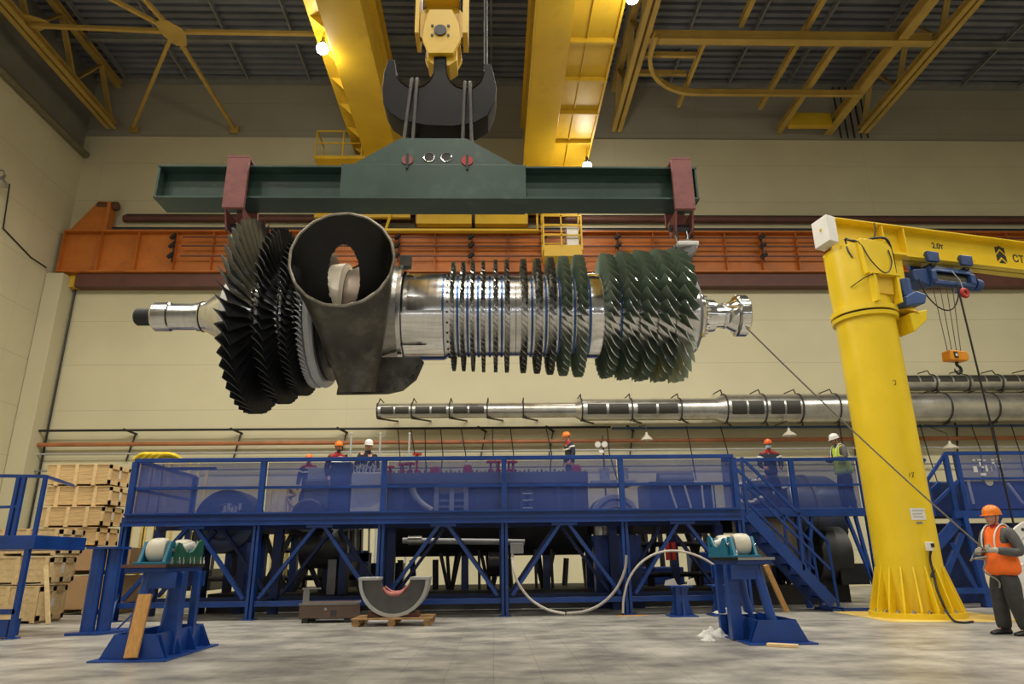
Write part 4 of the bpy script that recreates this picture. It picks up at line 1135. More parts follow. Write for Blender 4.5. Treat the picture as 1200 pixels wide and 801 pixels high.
for (ax, az, bx, bz) in ((at(951, 606, y=P2Y).x, 2.05, at(946, 672, y=P2Y).x, 0.6), (at(992, 604, y=P2Y).x, 2.05, at(1024, 682, y=P2Y).x, 0.5), (at(962, 625, y=P2Y).x+0.9, 2.05, at(1024, 682, y=P2Y).x, 0.45)):
    MB().bar((ax, P2Y, az), (bx, P2Y, bz), 0.07, 0.08, (0, -1, 0)).build('brace', BL, p2, smooth=0)
MB().box(7.55, 9.4, PY-0.02, PY+0.08, 0.0, 0.07).build('floor_bar', BL, p2, smooth=0)
MB().box(7.55, 7.65, PY+0.08, P2Y, 0.0, 0.07).build('floor_bar', BL, p2, smooth=0)
MB().box(5.75, xa-0.05, P2Y+0.10, P2Y+0.105, 0.95, 2.04).build('under_netting', pm('tan_netting', (0.16, 0.135, 0.10), 0.7), p2, smooth=0)
# far platform beyond the column
P3Y = 16.2
p3 = thing('far_platform', 'blue platform with white marks on its netting beyond the yellow column', 'platform', (10.8, P3Y, 0))
xs3 = [at(1107, 532, y=P3Y).x, at(1117, 532, y=P3Y).x+0.05, 14.2]
for x in (xs3[0], xs3[1], xs3[2]):
    MB().box(x-0.05, x+0.05, P3Y-0.05, P3Y+0.05, 2.1, 3.45).build('rail_post', BL, p3, smooth=0)
MB().bar((xs3[0], P3Y, 3.46), (16.5, P3Y, 3.46), 0.08, 0.08).build('top_rail', BL, p3, smooth=0)
MB().bar((xs3[1], P3Y, 2.86), (16.5, P3Y, 2.86), 0.05, 0.05).build('mid_rail', BL, p3, smooth=0)
MB().box(xs3[1]+0.06, 16.5, P3Y+0.06, P3Y+0.065, 2.16, 3.42).build('netting_panel', m_net, p3, smooth=0)
MB().box(xs3[0]-0.1, 16.5, P3Y-0.08, P3Y+0.1, 1.95, 2.12).build('fascia_beam', BL, p3, smooth=0)
MB().box(xs3[0]-0.1, 16.5, P3Y+0.1, P3Y+2, 2.04, 2.10).build('deck_plate', BD, p3, smooth=0)
for dy in (0, 0.8):
    mb = MB().bar((xs3[0], P3Y+dy, 3.44), (at(1086, 562, y=P3Y).x, P3Y+dy, 2.82), 0.06, 0.07).bar((xs3[1], P3Y+dy, 2.86), (at(1090, 592, y=P3Y).x, P3Y+dy, 2.2), 0.06, 0.07)
    mb.bar((at(1086, 562, y=P3Y).x, P3Y+dy, 2.85), (at(1093, 596, y=P3Y).x, P3Y+dy, 2.0), 0.07, 0.07, (0, 1, 0))
    mb.build('stair_rail', BL, p3, smooth=0)
for (ax, az, bx, bz, w) in ((11.0, 2.0, 10.15, 1.25, 0.24), (11.0, 2.0, 11.15, 0.0, 0.2), (11.9, 2.0, 11.2, 0.9, 0.1), (10.9, 1.6, 9.95, 0.1, 0.12), (10.6, 1.4, 11.0, 0.3, 0.1), (12.6, 2.0, 13.4, 0.1, 0.12)):
    P3Y_ = P3Y-0.02+0.013*(w*37 % 3)+0.02*(ax % 1)
    MB().bar((ax, P3Y_, az), (bx, P3Y_, bz), 0.06+0.05*(bz < 0.2), w, (0, 0, 1)).build('brace', BL, p3, smooth=0)
MB().box(9.4, 14.5, P3Y-0.11, P3Y+0.11, 0.3, 0.42).build('bottom_beam', BL, p3, smooth=0)
for x in (10.25, 11.15, 13.4):
    MB().box(x-0.09, x+0.09, P3Y-0.095, P3Y+0.095, 0, 0.9).build('leg', BL, p3, smooth=0)
# white marks on the netting
mb = MB()
for (px, py, w, h) in ((1139, 538, 4, 2), (1145, 537.5, 5, 2), (1152, 538, 3, 2), (1161, 537.5, 4, 2), (1162, 541, 3, 2), (1167, 536.5, 6, 2), (1170, 545, 4, 2), (1140, 546, 6, 7), (1147, 541, 3, 5), (1150, 546, 3, 2), (1154, 545, 4, 7), (1149, 554, 7, 3), (1165, 541, 2, 8), (1161, 546, 2, 6)):
    p = at(px, py, y=P3Y+0.05); q = at(px+w, py+h, y=P3Y+0.05)
    mb.box(p.x, q.x, P3Y+0.045, P3Y+0.055, q.z, p.z)
mb.build('white_marks', M['white'], p3, smooth=0)
p = at(1159, 564, y=P3Y+0.05)
MB().cyl((p.x, P3Y+0.04, p.z), (p.x, P3Y+0.055, p.z), 0.1, n=20).build('round_mark', M['lgrey'], p3)

# ================================================================== MACHINE ON THE BASE FRAME BEHIND THE PLATFORM
m_case = pm('casing_grey', (0.085, 0.088, 0.095), 0.5, 0.2, 0.25, 1.5)
m_casel = pm('casing_light', (0.30, 0.31, 0.33), 0.5, 0.1, 0.15, 1.5)
MY = 17.5
def mx(px, py=585, y=MY): return at(px, py, y=y).x
def mz(py, px=600, y=MY): return at(px, py, y=y).z
c = thing('turbine_casing', 'long dark grey lower half of a turbine casing standing open behind the netting', 'machine casing', (0, 19, 0))
ca, cb = mx(452), mx(690)
zt = mz(553); zf = mz(566)
MB().box(ca, cb, MY-0.05, MY+0.30, zf, zt).build('joint_flange', m_case, c, smooth=0, bevel=0.01)
MB().box(ca, cb, 20.7, 21.0, zf, zt).build('joint_flange', m_case, c, smooth=0, bevel=0.01)
def hollow(x0, x1, z0, z1, y):
    MB().box(x0, x1, y, y+0.08, z0, z1).build('side_wall', m_case, c, smooth=0)
for (a, b) in ((452, 508), (549, 690)):
    hollow(mx(a), mx(b), 1.95, zf, MY+0.1)
for px in (511, 529, 546):
    MB().box(mx(px)-0.05, mx(px)+0.06, MY, MY+0.3, 1.95, zf).build('rib', m_casel, c, smooth=0)
for py in (576, 585, 592):
    MB().box(mx(512), mx(546), MY+0.1, MY+0.14, mz(py)-0.03, mz(py)+0.03).build('cross_bar', m_casel, c, smooth=0)
for px in (456, 470, 560, 612, 622, 655, 674):
    MB().box(mx(px)-0.05, mx(px)+0.05, MY+0.02, MY+0.12, 2.0, zf).build('rib', m_case, c, smooth=0)
for py in (578, 586, 595):
    MB().box(mx(616)-0.07, mx(622)+0.05, MY-0.03, MY+0.05, mz(py)-0.012, mz(py)+0.012).build('step', M['white'], c, smooth=0)
MB().lathe([(0, 1.3), (0, 1.5), (cb-ca, 1.5), (cb-ca, 1.3)], (ca, 19.2, 2.75), X, 40, a0=radians(-90), a1=radians(90), ref=(0, 0, -1)).build('belly', M['dgrey'], c)
MB().box(ca+0.02, cb-0.02, 17.9, 20.6, 2.78, 2.84).build('inner_boards', M['woodp'], c, smooth=0)
mb = MB()
n = 46
for k in range(n):
    x = ca + (cb-ca)*(k+0.5)/n
    mb.cyl((x, MY+0.12, zt), (x, MY+0.12, zt+0.045+0.02*(k % 3)), 0.022, n=6)
mb.build('flange_studs', M['dgrey'], c)
q = bez([at(483, 570, y=MY+0.0), at(486, 580, y=MY), at(494, 590, y=MY), at(506, 598, y=MY)], 6)
MB().tube(q, 0.085, 10).build('curved_pipe', m_casel, c)
for px in (505, 510, 595, 680):
    pass
MB().cyl((mx(474), 17.42, 1.62), (mx(614), 17.42, 1.55), 0.07, n=12).build('oil_pipe', M['lgrey'], c)
MB().cyl((mx(480), 17.44, 1.62), (mx(496), 17.44, 1.62), 0.11, n=12).build('pipe_sleeve', M['galv'], c)
for (px, lab) in ((524, ''), (575, ''), (642, '')):
    x = mx(px, 650)
    for (dx, dy) in ((-0.35, -0.3), (0.35, -0.3), (-0.15, 0.3), (0.2, 0.35)):
        MB().bar((x+dx, 19+dy, 1.75), (x+dx*0.15, 19+dy*0.3, 0.435), 0.09, 0.09, (0, 1, 0)).build('support_leg', M['black'], c, smooth=0)
for px in (598, 630, 650, 560, 545):
    x = mx(px, 650)
    MB().bar((x, 18.6, 1.6), (x+0.02, 18.6, 0.435), 0.07, 0.07, (0, 1, 0)).build('drain_pipe', M['black'], c, smooth=0)
MB().cyl((mx(572), 18.0, 1.05), (mx(590), 18.0, 1.05), 0.3, n=20).build('oil_tank', M['black'], c)
# red valves and boxes along the joint
for i, (px, top, lab) in enumerate(((457, 546, 'red handled valve on the casing joint, nearest the white cabinet'), (472, 543, 'red handled valve on the casing joint, second from the white cabinet'), (481, 542, 'red handled valve on the casing joint beside the tall red spindle'), (489, 531, 'tall red spindle valve sticking up over the platform rail'),
                                    (575, 540, 'red handled valve left of the middle platform post'), (584, 540, 'red handled valve just touching the middle platform post'), (596, 540, 'red post valve right of the middle platform post'), (601, 540, 'outer red post valve right of the middle platform post'))):
    p = at(px, top, y=MY+0.2)
    t = thing('red_valve', lab, 'valve', (p.x, MY+0.2, zt))
    MB().cyl((p.x, MY+0.2, zt+0.0), (p.x, MY+0.2, p.z), 0.03, n=8).build('spindle', M['red'], t)
    MB().cyl((p.x, MY+0.2, p.z-0.05), (p.x, MY+0.2, p.z), 0.12, n=16).build('handwheel', M['red'], t)
    MB().cyl((p.x, MY+0.2, zt), (p.x, MY+0.2, zt+0.1), 0.07, n=12).build('valve_body', M['red'], t)
for i, (a, b, t0, lab) in enumerate(((504, 515, 547, 'dark red box on the casing joint beside the row of studs'), (543, 553, 545, 'bright red box on the casing joint with two white caps'), (671, 681, 546, 'crimson box on the casing joint in front of the crouching worker'))):
    x0, x1 = mx(a, 550), mx(b, 550)
    tt = thing('red_box', lab, 'box', (x0, MY, zt))
    MB().box(x0, x1, MY+0.0, MY+0.28, zt+0.002, mz(t0)).build('box_body', M['red'], tt, smooth=0, bevel=0.01)
    MB().box(x0+0.03, x1-0.03, MY+0.03, MY+0.25, mz(t0), mz(t0)+0.03).build('box_lid', M['pink'], tt, smooth=0)
    if i == 1:
        for e in (0.06, 0.15): MB().cyl((x0+e, MY+0.1, mz(t0)+0.03), (x0+e, MY+0.1, mz(t0)+0.1), 0.035, n=10).build('white_cap', M['white'], tt)
# round dark drum near the railing end
d = thing('round_drum', 'large dark round drum end behind the netting near the yellow racks', 'drum', (-6.7, 17, 2.2))
p = at(262, 610, y=17.35)
MB().lathe([(0, 0.0), (0, 0.40), (0.02, 0.42), (0.0, 0.66), (0.02, 0.74), (0.08, 0.76), (0.75, 0.76), (0.8, 0.72), (0.8, 0.0)], p, (0, 1, 0), 56).build('drum_shell', pm('drum_blue_grey', (0.035, 0.05, 0.10), 0.45, 0.2, 0.2, 2), d)
MB().lathe([(-0.06, 0.0), (-0.06, 0.16), (-0.02, 0.2), (0.01, 0.2)], p + V((0.1, 0, 0.1)), (0, 1, 0), 24).build('manhole_cover', m_casel, d)
for k in range(5): MB().cbox((p.x+0.02+0.09*k, p.y-0.05, p.z+0.28+0.05*sin(k*2)), (0.05, 0.06, 0.16)).build('nozzle', M['lgrey'], d, smooth=0)
for dx in (-0.5, 0.5): MB().box(p.x+dx-0.1, p.x+dx+0.1, 17.45, 17.85, 0.0, p.z-0.5).build('cradle_leg', M['bluedark'], d, smooth=0)
# grey housing with arch
d = thing('arched_housing', 'grey housing with a dark arched opening behind the netting', 'housing', (-4.5, 18, 2.2))
x0, x1 = mx(350), mx(380)
MB().box(x0, x1, 17.9, 18.45, 2.19, mz(562, 370, 17.9)).build('housing_block', m_case, d, smooth=0, bevel=0.02)
MB().box(x0+0.05, x0+0.6, 17.95, 18.42, mz(562, 370, 17.9), mz(547, 370, 17.9)).build('top_unit', m_casel, d, smooth=0, bevel=0.02)
MB().lathe([(0, 0.0), (0, 0.38), (0.03, 0.42), (0.45, 0.42), (0.45, 0.0)], at(360, 604, y=17.45), (0, 1, 0), 40).build('arch_cover', M['dgrey'], d)
# dark bolted column
d = thing('bolted_column', 'dark square column with bolts on its edges in front of the bearded worker', 'column casing', (-4.1, 17.3, 2.2))
x0, x1 = at(386, 575, y=17.25).x, at(409, 575, y=17.25).x
MB().box(x0, x1, 17.25, 17.65, 2.16, at(397, 541, y=17.25).z).build('column_body', pm('dark_blue_casing', (0.012, 0.028, 0.085), 0.45), d, smooth=0, bevel=0.015)
for z in (2.95, 3.02, 3.09, 3.16):
    for x in (x0-0.03, x1+0.01):
        MB().cyl((x, 17.3, z), (x+0.03, 17.3, z), 0.025, n=6).build('bolt', M['lgrey'], d)
# white cabinet under a clear sheet
d = thing('pale_cabinet', 'pale cabinet wrapped in crumpled sheeting between the bolted column and the long casing', 'cabinet', (-3.2, 17.3, 2.2))
x0, x1 = at(411, 575, y=17.25).x, at(447, 575, y=17.25).x
zc = at(430, 553, y=17.25).z
MB().box(x0, x1, 17.25, 18.05, 2.19, zc).build('cabinet_body', pm('pale_sheet', (0.40, 0.41, 0.44), 0.35, 0, 0.12, 4, bump=0.4, bscale=5), d, smooth=0, bevel=0.03)
MB().prism([(x0+0.02, 17.22, 2.2), (x1, 17.22, 2.2), (x1, 17.22, 2.52), (x1-0.3, 17.22, 2.4), (x0+0.02, 17.22, 2.36)], (0, 0.03, 0)).build('white_flap', M['white'], d, smooth=0)
mb = MB()
random.seed(3)
for k in range(26):
    x = x0+0.04 + (x1-x0-0.08)*random.random(); y = 17.3+0.7*random.random(); z = zc+0.02
    mb.tube([(x, y, z), (x+random.uniform(-.08, .08), y, z+0.12), (x+random.uniform(-.12, .12), y+0.05, z+random.uniform(0.12, 0.3))], 0.012, 5)
tag(mb.build('cable_tangle', M['lgrey'], d), kind='stuff')
MB().tube([(x0+0.18, 17.235, zc-0.25), (x0+0.22, 17.235, zc-0.42), (x0+0.19, 17.235, zc-0.5), (x0+0.26, 17.235, zc-0.66)], 0.012, 6).build('white_cord', M['white'], d)
# round bearing housing
d = thing('bearing_housing', 'round grey bearing housing with concentric rings behind the netting', 'bearing housing', (3.1, 17.6, 2.2))
p = at(722, 608, y=17.4)
MB().lathe([(0, 0.0), (0, 0.25), (0.03, 0.28), (0.0, 0.30), (0.0, 0.42), (0.04, 0.45), (-0.03, 0.50), (-0.03, 0.59), (0.1, 0.62), (1.0, 0.62), (1.0, 0)], p, (0, 1, 0), 40, a0=-pi, a1=0, ref=(1, 0, 0)).build('housing_rings', m_casel, d)
MB().box(p.x-0.55, p.x+0.55, 17.4, 18.5, at(722, 562, y=17.4).z-0.1, at(722, 562, y=17.4).z).build('cover_plate', m_casel, d, smooth=0, bevel=0.01)
for px in (712, 735): MB().cyl((mx(px), 17.8, at(722, 562, y=17.4).z), (mx(px), 17.8, at(722, 546, y=17.4).z), 0.13, n=20).build('lifting_boss', m_casel, d)
MB().box(p.x-0.55, p.x+0.6, 17.5, 17.9, 0.0, 1.7).build('pedestal', M['bluedark'], d, smooth=0)
# blue grey gearbox with slanted white bars
d = thing('gearbox', 'dark blue gearbox with white slanted bars behind the netting near the stairs', 'gearbox', (4.8, 17.6, 2.2))
x0, x1 = mx(762), mx(839)
MB().box(x0, x1, 17.5, 19.0, 2.14, mz(565)).build('gearbox_body', pm('gearbox_blue', (0.018, 0.032, 0.10), 0.45), d, smooth=0, bevel=0.03)
MB().lathe([(0, 0.0), (0, 0.25), (0.9, 0.25), (0.9, 0.0)], (x0+0.4, 18.2, mz(563)), X, 28).build('shaft_cover', m_case, d)
for (a, b) in (((783, 565), (793, 595)), ((801, 565), (810, 595)), ((822, 567), (825, 595)), ((834, 567), (837, 595))):
    pa, pb = at(*a, y=17.42), at(*b, y=17.42)
    MB().bar(pa, pb, 0.04, 0.06 if a[0] < 820 else 0.035, (0, -1, 0)).build('white_bar', M['white'], d, smooth=0)
MB().box(mx(814), mx(838), 17.40, 17.44, mz(567)-0.02, mz(565)).build('cross_strip', M['white'], d, smooth=0)
# machinery glimpsed under the stairs rail
d = thing('valve_unit', 'blue valve unit with white pipework behind the stair rails', 'valve unit', (6.5, 18.3, 2.2))
q0 = lambda a, b: at(a, b, y=18.2)
MB().box(q0(882, 590).x, q0(925, 590).x, 18.2, 19.0, 2.23, q0(900, 567).z).build('unit_body', pm('unit_blue', (0.02, 0.05, 0.18), 0.4), d, smooth=0, bevel=0.03)
for k, (a, b) in enumerate(((868, 567), (884, 563), (892, 562), (898, 566), (872, 585), (886, 586), (893, 583))):
    p = q0(a, b)
    MB().ball(p, 0.075, 12, 8, sc=(1.2, 1, 0.8)).build('pipe_fitting', M['white'], d)
MB().tube(bez([q0(868, 588), q0(885, 588), q0(898, 583), q0(912, 574), q0(922, 571)], 6), 0.05, 8).build('white_pipe', M['white'], d)
MB().box(q0(917, 0).x, q0(922, 0).x, 18.1, 18.2, q0(919, 566).z, q0(919, 556).z).build('paper_tag', M['white'], d, smooth=0)
# vessels behind the side and far platforms
d = thing('round_vessel', 'blue grey vessel with rounded shoulders behind the netting near the lime vest', 'vessel', (8.5, 19.6, 0))
MB().lathe([(0, 0.0), (0.0, 0.6), (0.08, 0.86), (0.25, 0.98), (1.0, 1.02), (2.3, 1.02), (2.5, 0.9), (2.55, 0.0)], (7.3, 20.0, 2.35), X, 44).build('vessel_shell', pm('vessel_blue_grey', (0.07, 0.085, 0.13), 0.35, 0.2, 0.15, 1.5), d)
for x in (7.8, 8.9): MB().lathe([(x, 1.0), (x, 1.06), (x+0.12, 1.06), (x+0.12, 1.0)], (0, 20.0, 2.35), X, 44).build('vessel_band', m_case, d)
for x in (7.7, 9.2): MB().box(x, x+0.2, 19.5, 20.5, 0.44 if x < 8.4 else 0.0, 1.6).build('vessel_leg', M['black'], d, smooth=0)
MB().lathe([(0, 0.0), (0.0, 0.55), (0.1, 0.7), (0.9, 0.7), (1.0, 0.0)], (8.4, 18.9, 1.2), X, 32).build('lower_drum', M['dgrey'], d)
MB().box(8.5, 9.3, 18.7, 19.1, 0.0, 0.7).build('drum_foot', M['black'], d, smooth=0)
for (xa, xb) in ((7.35, 7.9), (7.6, 8.15), (8.0, 8.45), (9.6, 9.1)):
    MB().bar((xa, 19.0, 1.8), (xb, 19.1, 0.45), 0.1, 0.1, (0, 1, 0)).build('stay_pipe', M['black'], d, smooth=0)
d = thing('blue_cabinet', 'dark blue machine cabinet behind the far netting with thin white pipes', 'machine cabinet', (13, 18, 0))
MB().box(11.3, 16.4, 17.6, 19.5, 2.12, 2.95).build('cabinet_body', pm('cabinet_blue', (0.014, 0.03, 0.11), 0.4, 0, 0.2, 2), d, smooth=0, bevel=0.04)
MB().box(11.3, 16.4, 17.7, 19.4, 0.0, 1.9).build('cabinet_base', M['bluedark'], d, smooth=0, bevel=0.03)
for (pa, pb) in (((1128, 562), (1134, 590)), ((1134, 562), (1141, 590)), ((1181, 566), (1199, 590))):
    MB().tube([at(*pa, y=17.5), at(*pb, y=17.5)], 0.035, 8).build('white_pipe', M['white'], d)
# yellow racks behind the netting
m_rack = pm('rack_yellow', (0.78, 0.62, 0.22), 0.5)
for i, (a, b, t0, lab) in enumerate(((166, 186, 541, 'pale yellow lattice rack behind the netting at the far end'), (200, 238, 541, 'pale yellow upright rack beside the dark round drum'), (318, 346, 571, 'small yellow frame between the round drum and the arched housing'))):
    p0, p1 = at(a, t0, y=19.6), at(b, t0, y=19.6)
    t = thing('yellow_rack', lab, 'rack', (p0.x, 19.6, 0))
    for x in (p0.x, p1.x-0.1, (p0.x+p1.x)/2 + 0.1):
        for y in (19.6, 20.2):
            MB().bar((x, y, 0.435 if x > -7.0 else 0), (x, y, p0.z), 0.07, 0.07, (0, 1, 0)).build('upright', m_rack, t, smooth=0)
    for z in (p0.z-0.05, p0.z-0.6, p0.z-1.2):
        MB().bar((p0.x, 19.6, z), (p1.x, 19.6, z-0.1), 0.05, 0.05).build('rail', m_rack, t, smooth=0)
    if i == 2:
        MB().tube(bez([(p0.x+0.5, 19.5, p0.z), (p0.x+0.7, 19.5, p0.z-0.2), (p0.x+0.5, 19.5, p0.z-0.3), (p0.x+0.75, 19.5, p0.z-0.6)], 6), 0.05, 8).build('bent_pipe', M['truss'], t)
# yellow slings thrown over the rail
t = thing('yellow_sling', 'bundle of bright yellow lifting slings thrown over the platform rail end', 'sling', (-7.6, PY+1.3, 3.4))
for k in range(4):
    p = at(170+8*k, 536, y=PY+1.2)
    MB().tube(bez([(p.x-0.25, PY+1.2, p.z-0.05), (p.x-0.05, PY+1.15, p.z+0.07), (p.x+0.2, PY+1.2, p.z+0.05), (p.x+0.35, PY+1.3, p.z-0.06)], 5), 0.055, 8).build('strap', pm('sling_yellow', (0.75, 0.55, 0.01), 0.7), t)
MB().box(-7.85, -6.7, PY+1.22, PY+1.30, 3.30, 3.36).build('hang_bar', BL, t, smooth=0)
# rear base frame of the machine: dark posts and cross braces seen between the front braces
t = thing('base_frame', 'dark blue base frame with crossed braces under the machine', 'base frame', (0, 19, 0))
xs = [mx(p, 650, 18.6) for p in (270, 290, 308, 345, 385, 395, 455, 545, 640, 690, 742, 790, 845, 880)]
for x in xs:
    MB().box(x-0.09, x+0.09, 18.5, 18.7, 0, 1.25 if ca < x < cb else 2.1).build('frame_post', BD, t, smooth=0)
for i in range(5):
    MB().bar((xs[i], 18.42, 0.25), (xs[i+1], 18.42, 1.95), 0.06, 0.12).build('cross_brace', M['black'], t, smooth=0)
    MB().bar((xs[i], 18.46, 1.95), (xs[i+1], 18.46, 0.25), 0.06, 0.12).build('cross_brace', M['black'], t, smooth=0)
MB().box(xs[0], xs[-1], 18.5, 18.75, 0.22, 0.42).build('sill_beam', BD, t, smooth=0)
MB().box(-5.35, ca-0.03, 17.92, 20.4, 2.12, 2.18).build('inner_deck', BD, t, smooth=0)
MB().box(xs[0], xs[5], 18.3, 18.8, 1.85, 2.12).build('head_beam', M['black'], t, smooth=0)
MB().box(xs[0]-0.2, xs[-1]+1.4, 17.92, 22.5, 0.0, 0.43).build('shade_slab', pm('floor_shade', (0.035, 0.034, 0.032), 0.7), t, smooth=0)  # dark slab added in place of deep shadow on the floor under the machine
random.seed(11)
for k in range(40):
    a = 215 + 675*(k+0.5)/40 + random.uniform(-6, 6)
    if 520 < a < 575 or 606 < a < 640: continue
    x = at(a, 650, y=20.6).x
    yy = random.uniform(19.0, 21.6)
    r = random.choice((0.05, 0.08, 0.11, 0.15))
    MB().cyl((x, yy, 0.43), (x+random.uniform(-0.08, 0.08), yy, 1.17 if ca-0.2 < x < cb+0.2 else 2.0), r, n=10).build('service_pipe', random.choice((M['black'], M['black'], M['bluedark'], M['dgrey'])), t)
for (a, b, z0, z1) in ((218, 250, 0.43, 1.0), (318, 352, 0.43, 0.95), (430, 470, 0.43, 1.1), (690, 730, 0.43, 1.2), (735, 800, 0.43, 0.9), (815, 862, 0.43, 1.3)):
    MB().box(at(a, 650, y=20.2).x, at(b, 650, y=20.2).x, 20.2, 21.2, z0, z1).build('pump_block', M['black'] if a < 700 else M['bluedark'], t, smooth=0, bevel=0.03)
for (a, b, z) in ((160, 345, 1.45), (160, 420, 0.75), (690, 900, 1.5), (690, 870, 0.72)):
    MB().cyl((at(max(a, 220), 650, y=19.3).x, 19.3, z), (at(b, 650, y=19.3).x, 19.3, z), 0.07, n=10).build('header_pipe', M['black'], t)
MB().box(xs[9], xs[-1]+1.2, 18.0, 18.8, 1.75, 2.12).build('head_beam', M['black'], t, smooth=0)
p = at(377, 632, y=17.8)
MB().lathe([(0, 0.0), (0, 0.55), (1.3, 0.55), (1.3, 0)], (at(352, 632, y=17.8).x, 18.2, 1.54), X, 36).build('sump_drum', M['dgrey'], t)
for px in (408, 416, 424, 432):
    p = at(px, 632, y=17.4); MB().cyl((p.x, 17.4, 1.95), (p.x+0.02, 17.4, 1.35), 0.025, n=8).build('white_rod', M['lgrey'], t)
MB().box(at(396, 680, y=17.5).x, at(404, 680, y=17.5).x, 17.5, 18.0, 0.4, 1.35).build('panel', M['bluedark'], t, smooth=0)
MB().box(at(404, 680, y=17.5).x, at(430, 680, y=17.5).x, 17.5, 17.6, 1.15, 1.4).build('panel', M['bluedark'], t, smooth=0)
MB().box(at(420, 680, y=17.5).x, at(430, 680, y=17.5).x, 17.5, 18.0, 0.4, 1.35).build('panel', M['bluedark'], t, smooth=0)
MB().box(at(382, 680, y=17.5).x, at(392, 680, y=17.5).x, 17.6, 18.2, 0.4, 1.2).build('grey_cabinet', M['grey'], t, smooth=0)
MB().cyl(at(704, 632, y=17.7), at(704, 612, y=17.7), 0.18, n=18).build('filter_bowl', M['galv'], t)
for (px, lean) in ((752, 0.2), (770, -0.2), (785, 0.1), (806, 0.3), (824, -0.3), (836, 0.25), (905, 0.2), (918, -0.3), (932, 0.3), (700, 0.0), (712, 0.05)):
    p = at(px, 650, y=19.4)
    MB().tube(bez([(p.x, 19.4, 1.9), (p.x+lean*0.6, 19.4, 1.3), (p.x+lean, 19.4, 0.7), (p.x+lean*0.7, 19.4, 0.05)], 5), 0.085, 8).build('hose_drop', M['black'], t)
for (a, b) in ((782, 640), (789, 640)):
    p = at(a, b, y=17.5); MB().cyl((p.x, 17.5, p.z-0.32), (p.x, 17.5, p.z+0.1), 0.06, n=12).build('red_cylinder', M['red'], t)
MB().box(at(985, 670, y=18.3).x, at(1018, 670, y=18.3).x, 18.3, 19.0, 0.44, 0.95).build('black_crate', M['black'], t, smooth=0)
# ================================================================== JIB CRANE
jx, jy = 8.27, 14.1
jib = thing('jib_crane', 'tall yellow pillar jib crane with its arm reaching out of the frame', 'jib crane', (jx, jy, 0))
J = V((jx, jy, 0))
YW = M['yellow']
bfl = MB().lathe([(0.0, 0.3), (0.0, 0.85), (0.10, 0.85), (0.10, 0.3)], J, (0, 0, 1), 64).build('base_flange', YW, jib)
MB().lathe([(0.1, 0.60), (6.12, 0.60)], J, (0, 0, 1), 64).build('column_tube', YW, jib)
MB().lathe([(6.06, 0.60), (6.06, 0.665), (6.14, 0.675), (6.14, 0.60)], J, (0, 0, 1), 64).build('collar', YW, jib)
MB().lathe([(6.14, 0.58), (6.14, 0.63), (6.19, 0.63), (6.19, 0.58)], J, (0, 0, 1), 48).build('slewing_gap', M['black'], jib)
MB().lathe([(6.19, 0.58), (6.19, 0.68), (6.30, 0.68), (6.32, 0.62), (6.32, 0.5)], J, (0, 0, 1), 64).build('slewing_ring', YW, jib)
for k in range(18):
    a = 2*pi*(k+0.3)/18
    d = V((cos(a), sin(a), 0)); n = V((-sin(a), cos(a), 0))*0.016
    p = [J + d*0.59 + V((0, 0, 0.1)) - n, J + d*0.82 + V((0, 0, 0.1)) - n, J + d*0.82 + V((0, 0, 0.16)) - n, J + d*0.61 + V((0, 0, 0.93)) - n, J + d*0.59 + V((0, 0, 0.93)) - n]
    MB().prism(p, n*2).build('base_gusset', YW, jib, smooth=0)
    b = J + V((cos(a+pi/18), sin(a+pi/18), 0))*0.755 + V((0, 0, 0.1))
    MB().cyl(b, b + V((0, 0, 0.04)), 0.045, n=6).cyl(b, b + V((0, 0, 0.06)), 0.022, n=8).build('anchor_bolt', M['steel'], bfl)
# slewing head: faceted housing with a recessed window
hd = []
MB().lathe([(6.32, 0.56), (6.32, 0.60), (6.95, 0.62), (7.75, 0.62), (7.75, 0.3)], J, (0, 0, 1), 48).build('slewing_head', YW, jib)
u = V((cos(radians(13.0)), sin(radians(13.0)), 0)); w = V((u.y, -u.x, 0))      # along the arm; towards the viewer
def jl(s, o, z): return J + u*s + w*o + V((0, 0, z))
def jprism(pts, o0, o1): return MB().prism([jl(s, o0, z) for s, z in pts], w*(o1-o0))
# side cheeks of the head facing the hall
jprism([(-0.34, 6.95), (0.44, 6.95), (0.44, 7.0), (0.42, 7.78), (-0.38, 7.78)], 0.56, 0.67).build('head_cheek', YW, jib, smooth=0, bevel=0.02)
jprism([(-0.2, 6.52), (0.30, 6.52), (0.34, 6.95), (-0.20, 6.95)], 0.58, 0.63).build('recess_back', M['bridge'], jib, smooth=0, bevel=0.01)
jprism([(-0.24, 6.32), (-0.17, 6.32), (-0.17, 6.96), (-0.24, 6.96)], 0.55, 0.72).build('recess_side', YW, jib, smooth=0)
jprism([(0.33, 6.32), (0.40, 6.32), (0.42, 6.96), (0.35, 6.96)], 0.55, 0.72).build('recess_side', YW, jib, smooth=0)
jprism([(-0.28, 6.93), (0.46, 6.93), (0.46, 6.98), (-0.28, 6.98)], 0.5, 0.74).build('recess_ledge', YW, jib, smooth=0)
# triangular stiffening plate between head and arm
jprism([(0.4, 7.72), (1.18, 7.72), (1.16, 6.72), (0.98, 6.42), (0.4, 6.34)], -0.02, 0.16).build('arm_bracket', YW, jib, smooth=0, bevel=0.008)
jprism([(-0.57, 7.70), (1.22, 7.70), (1.22, 7.755), (-0.57, 7.755)], -0.3, 0.3).build('head_top_plate', YW, jib, smooth=0)
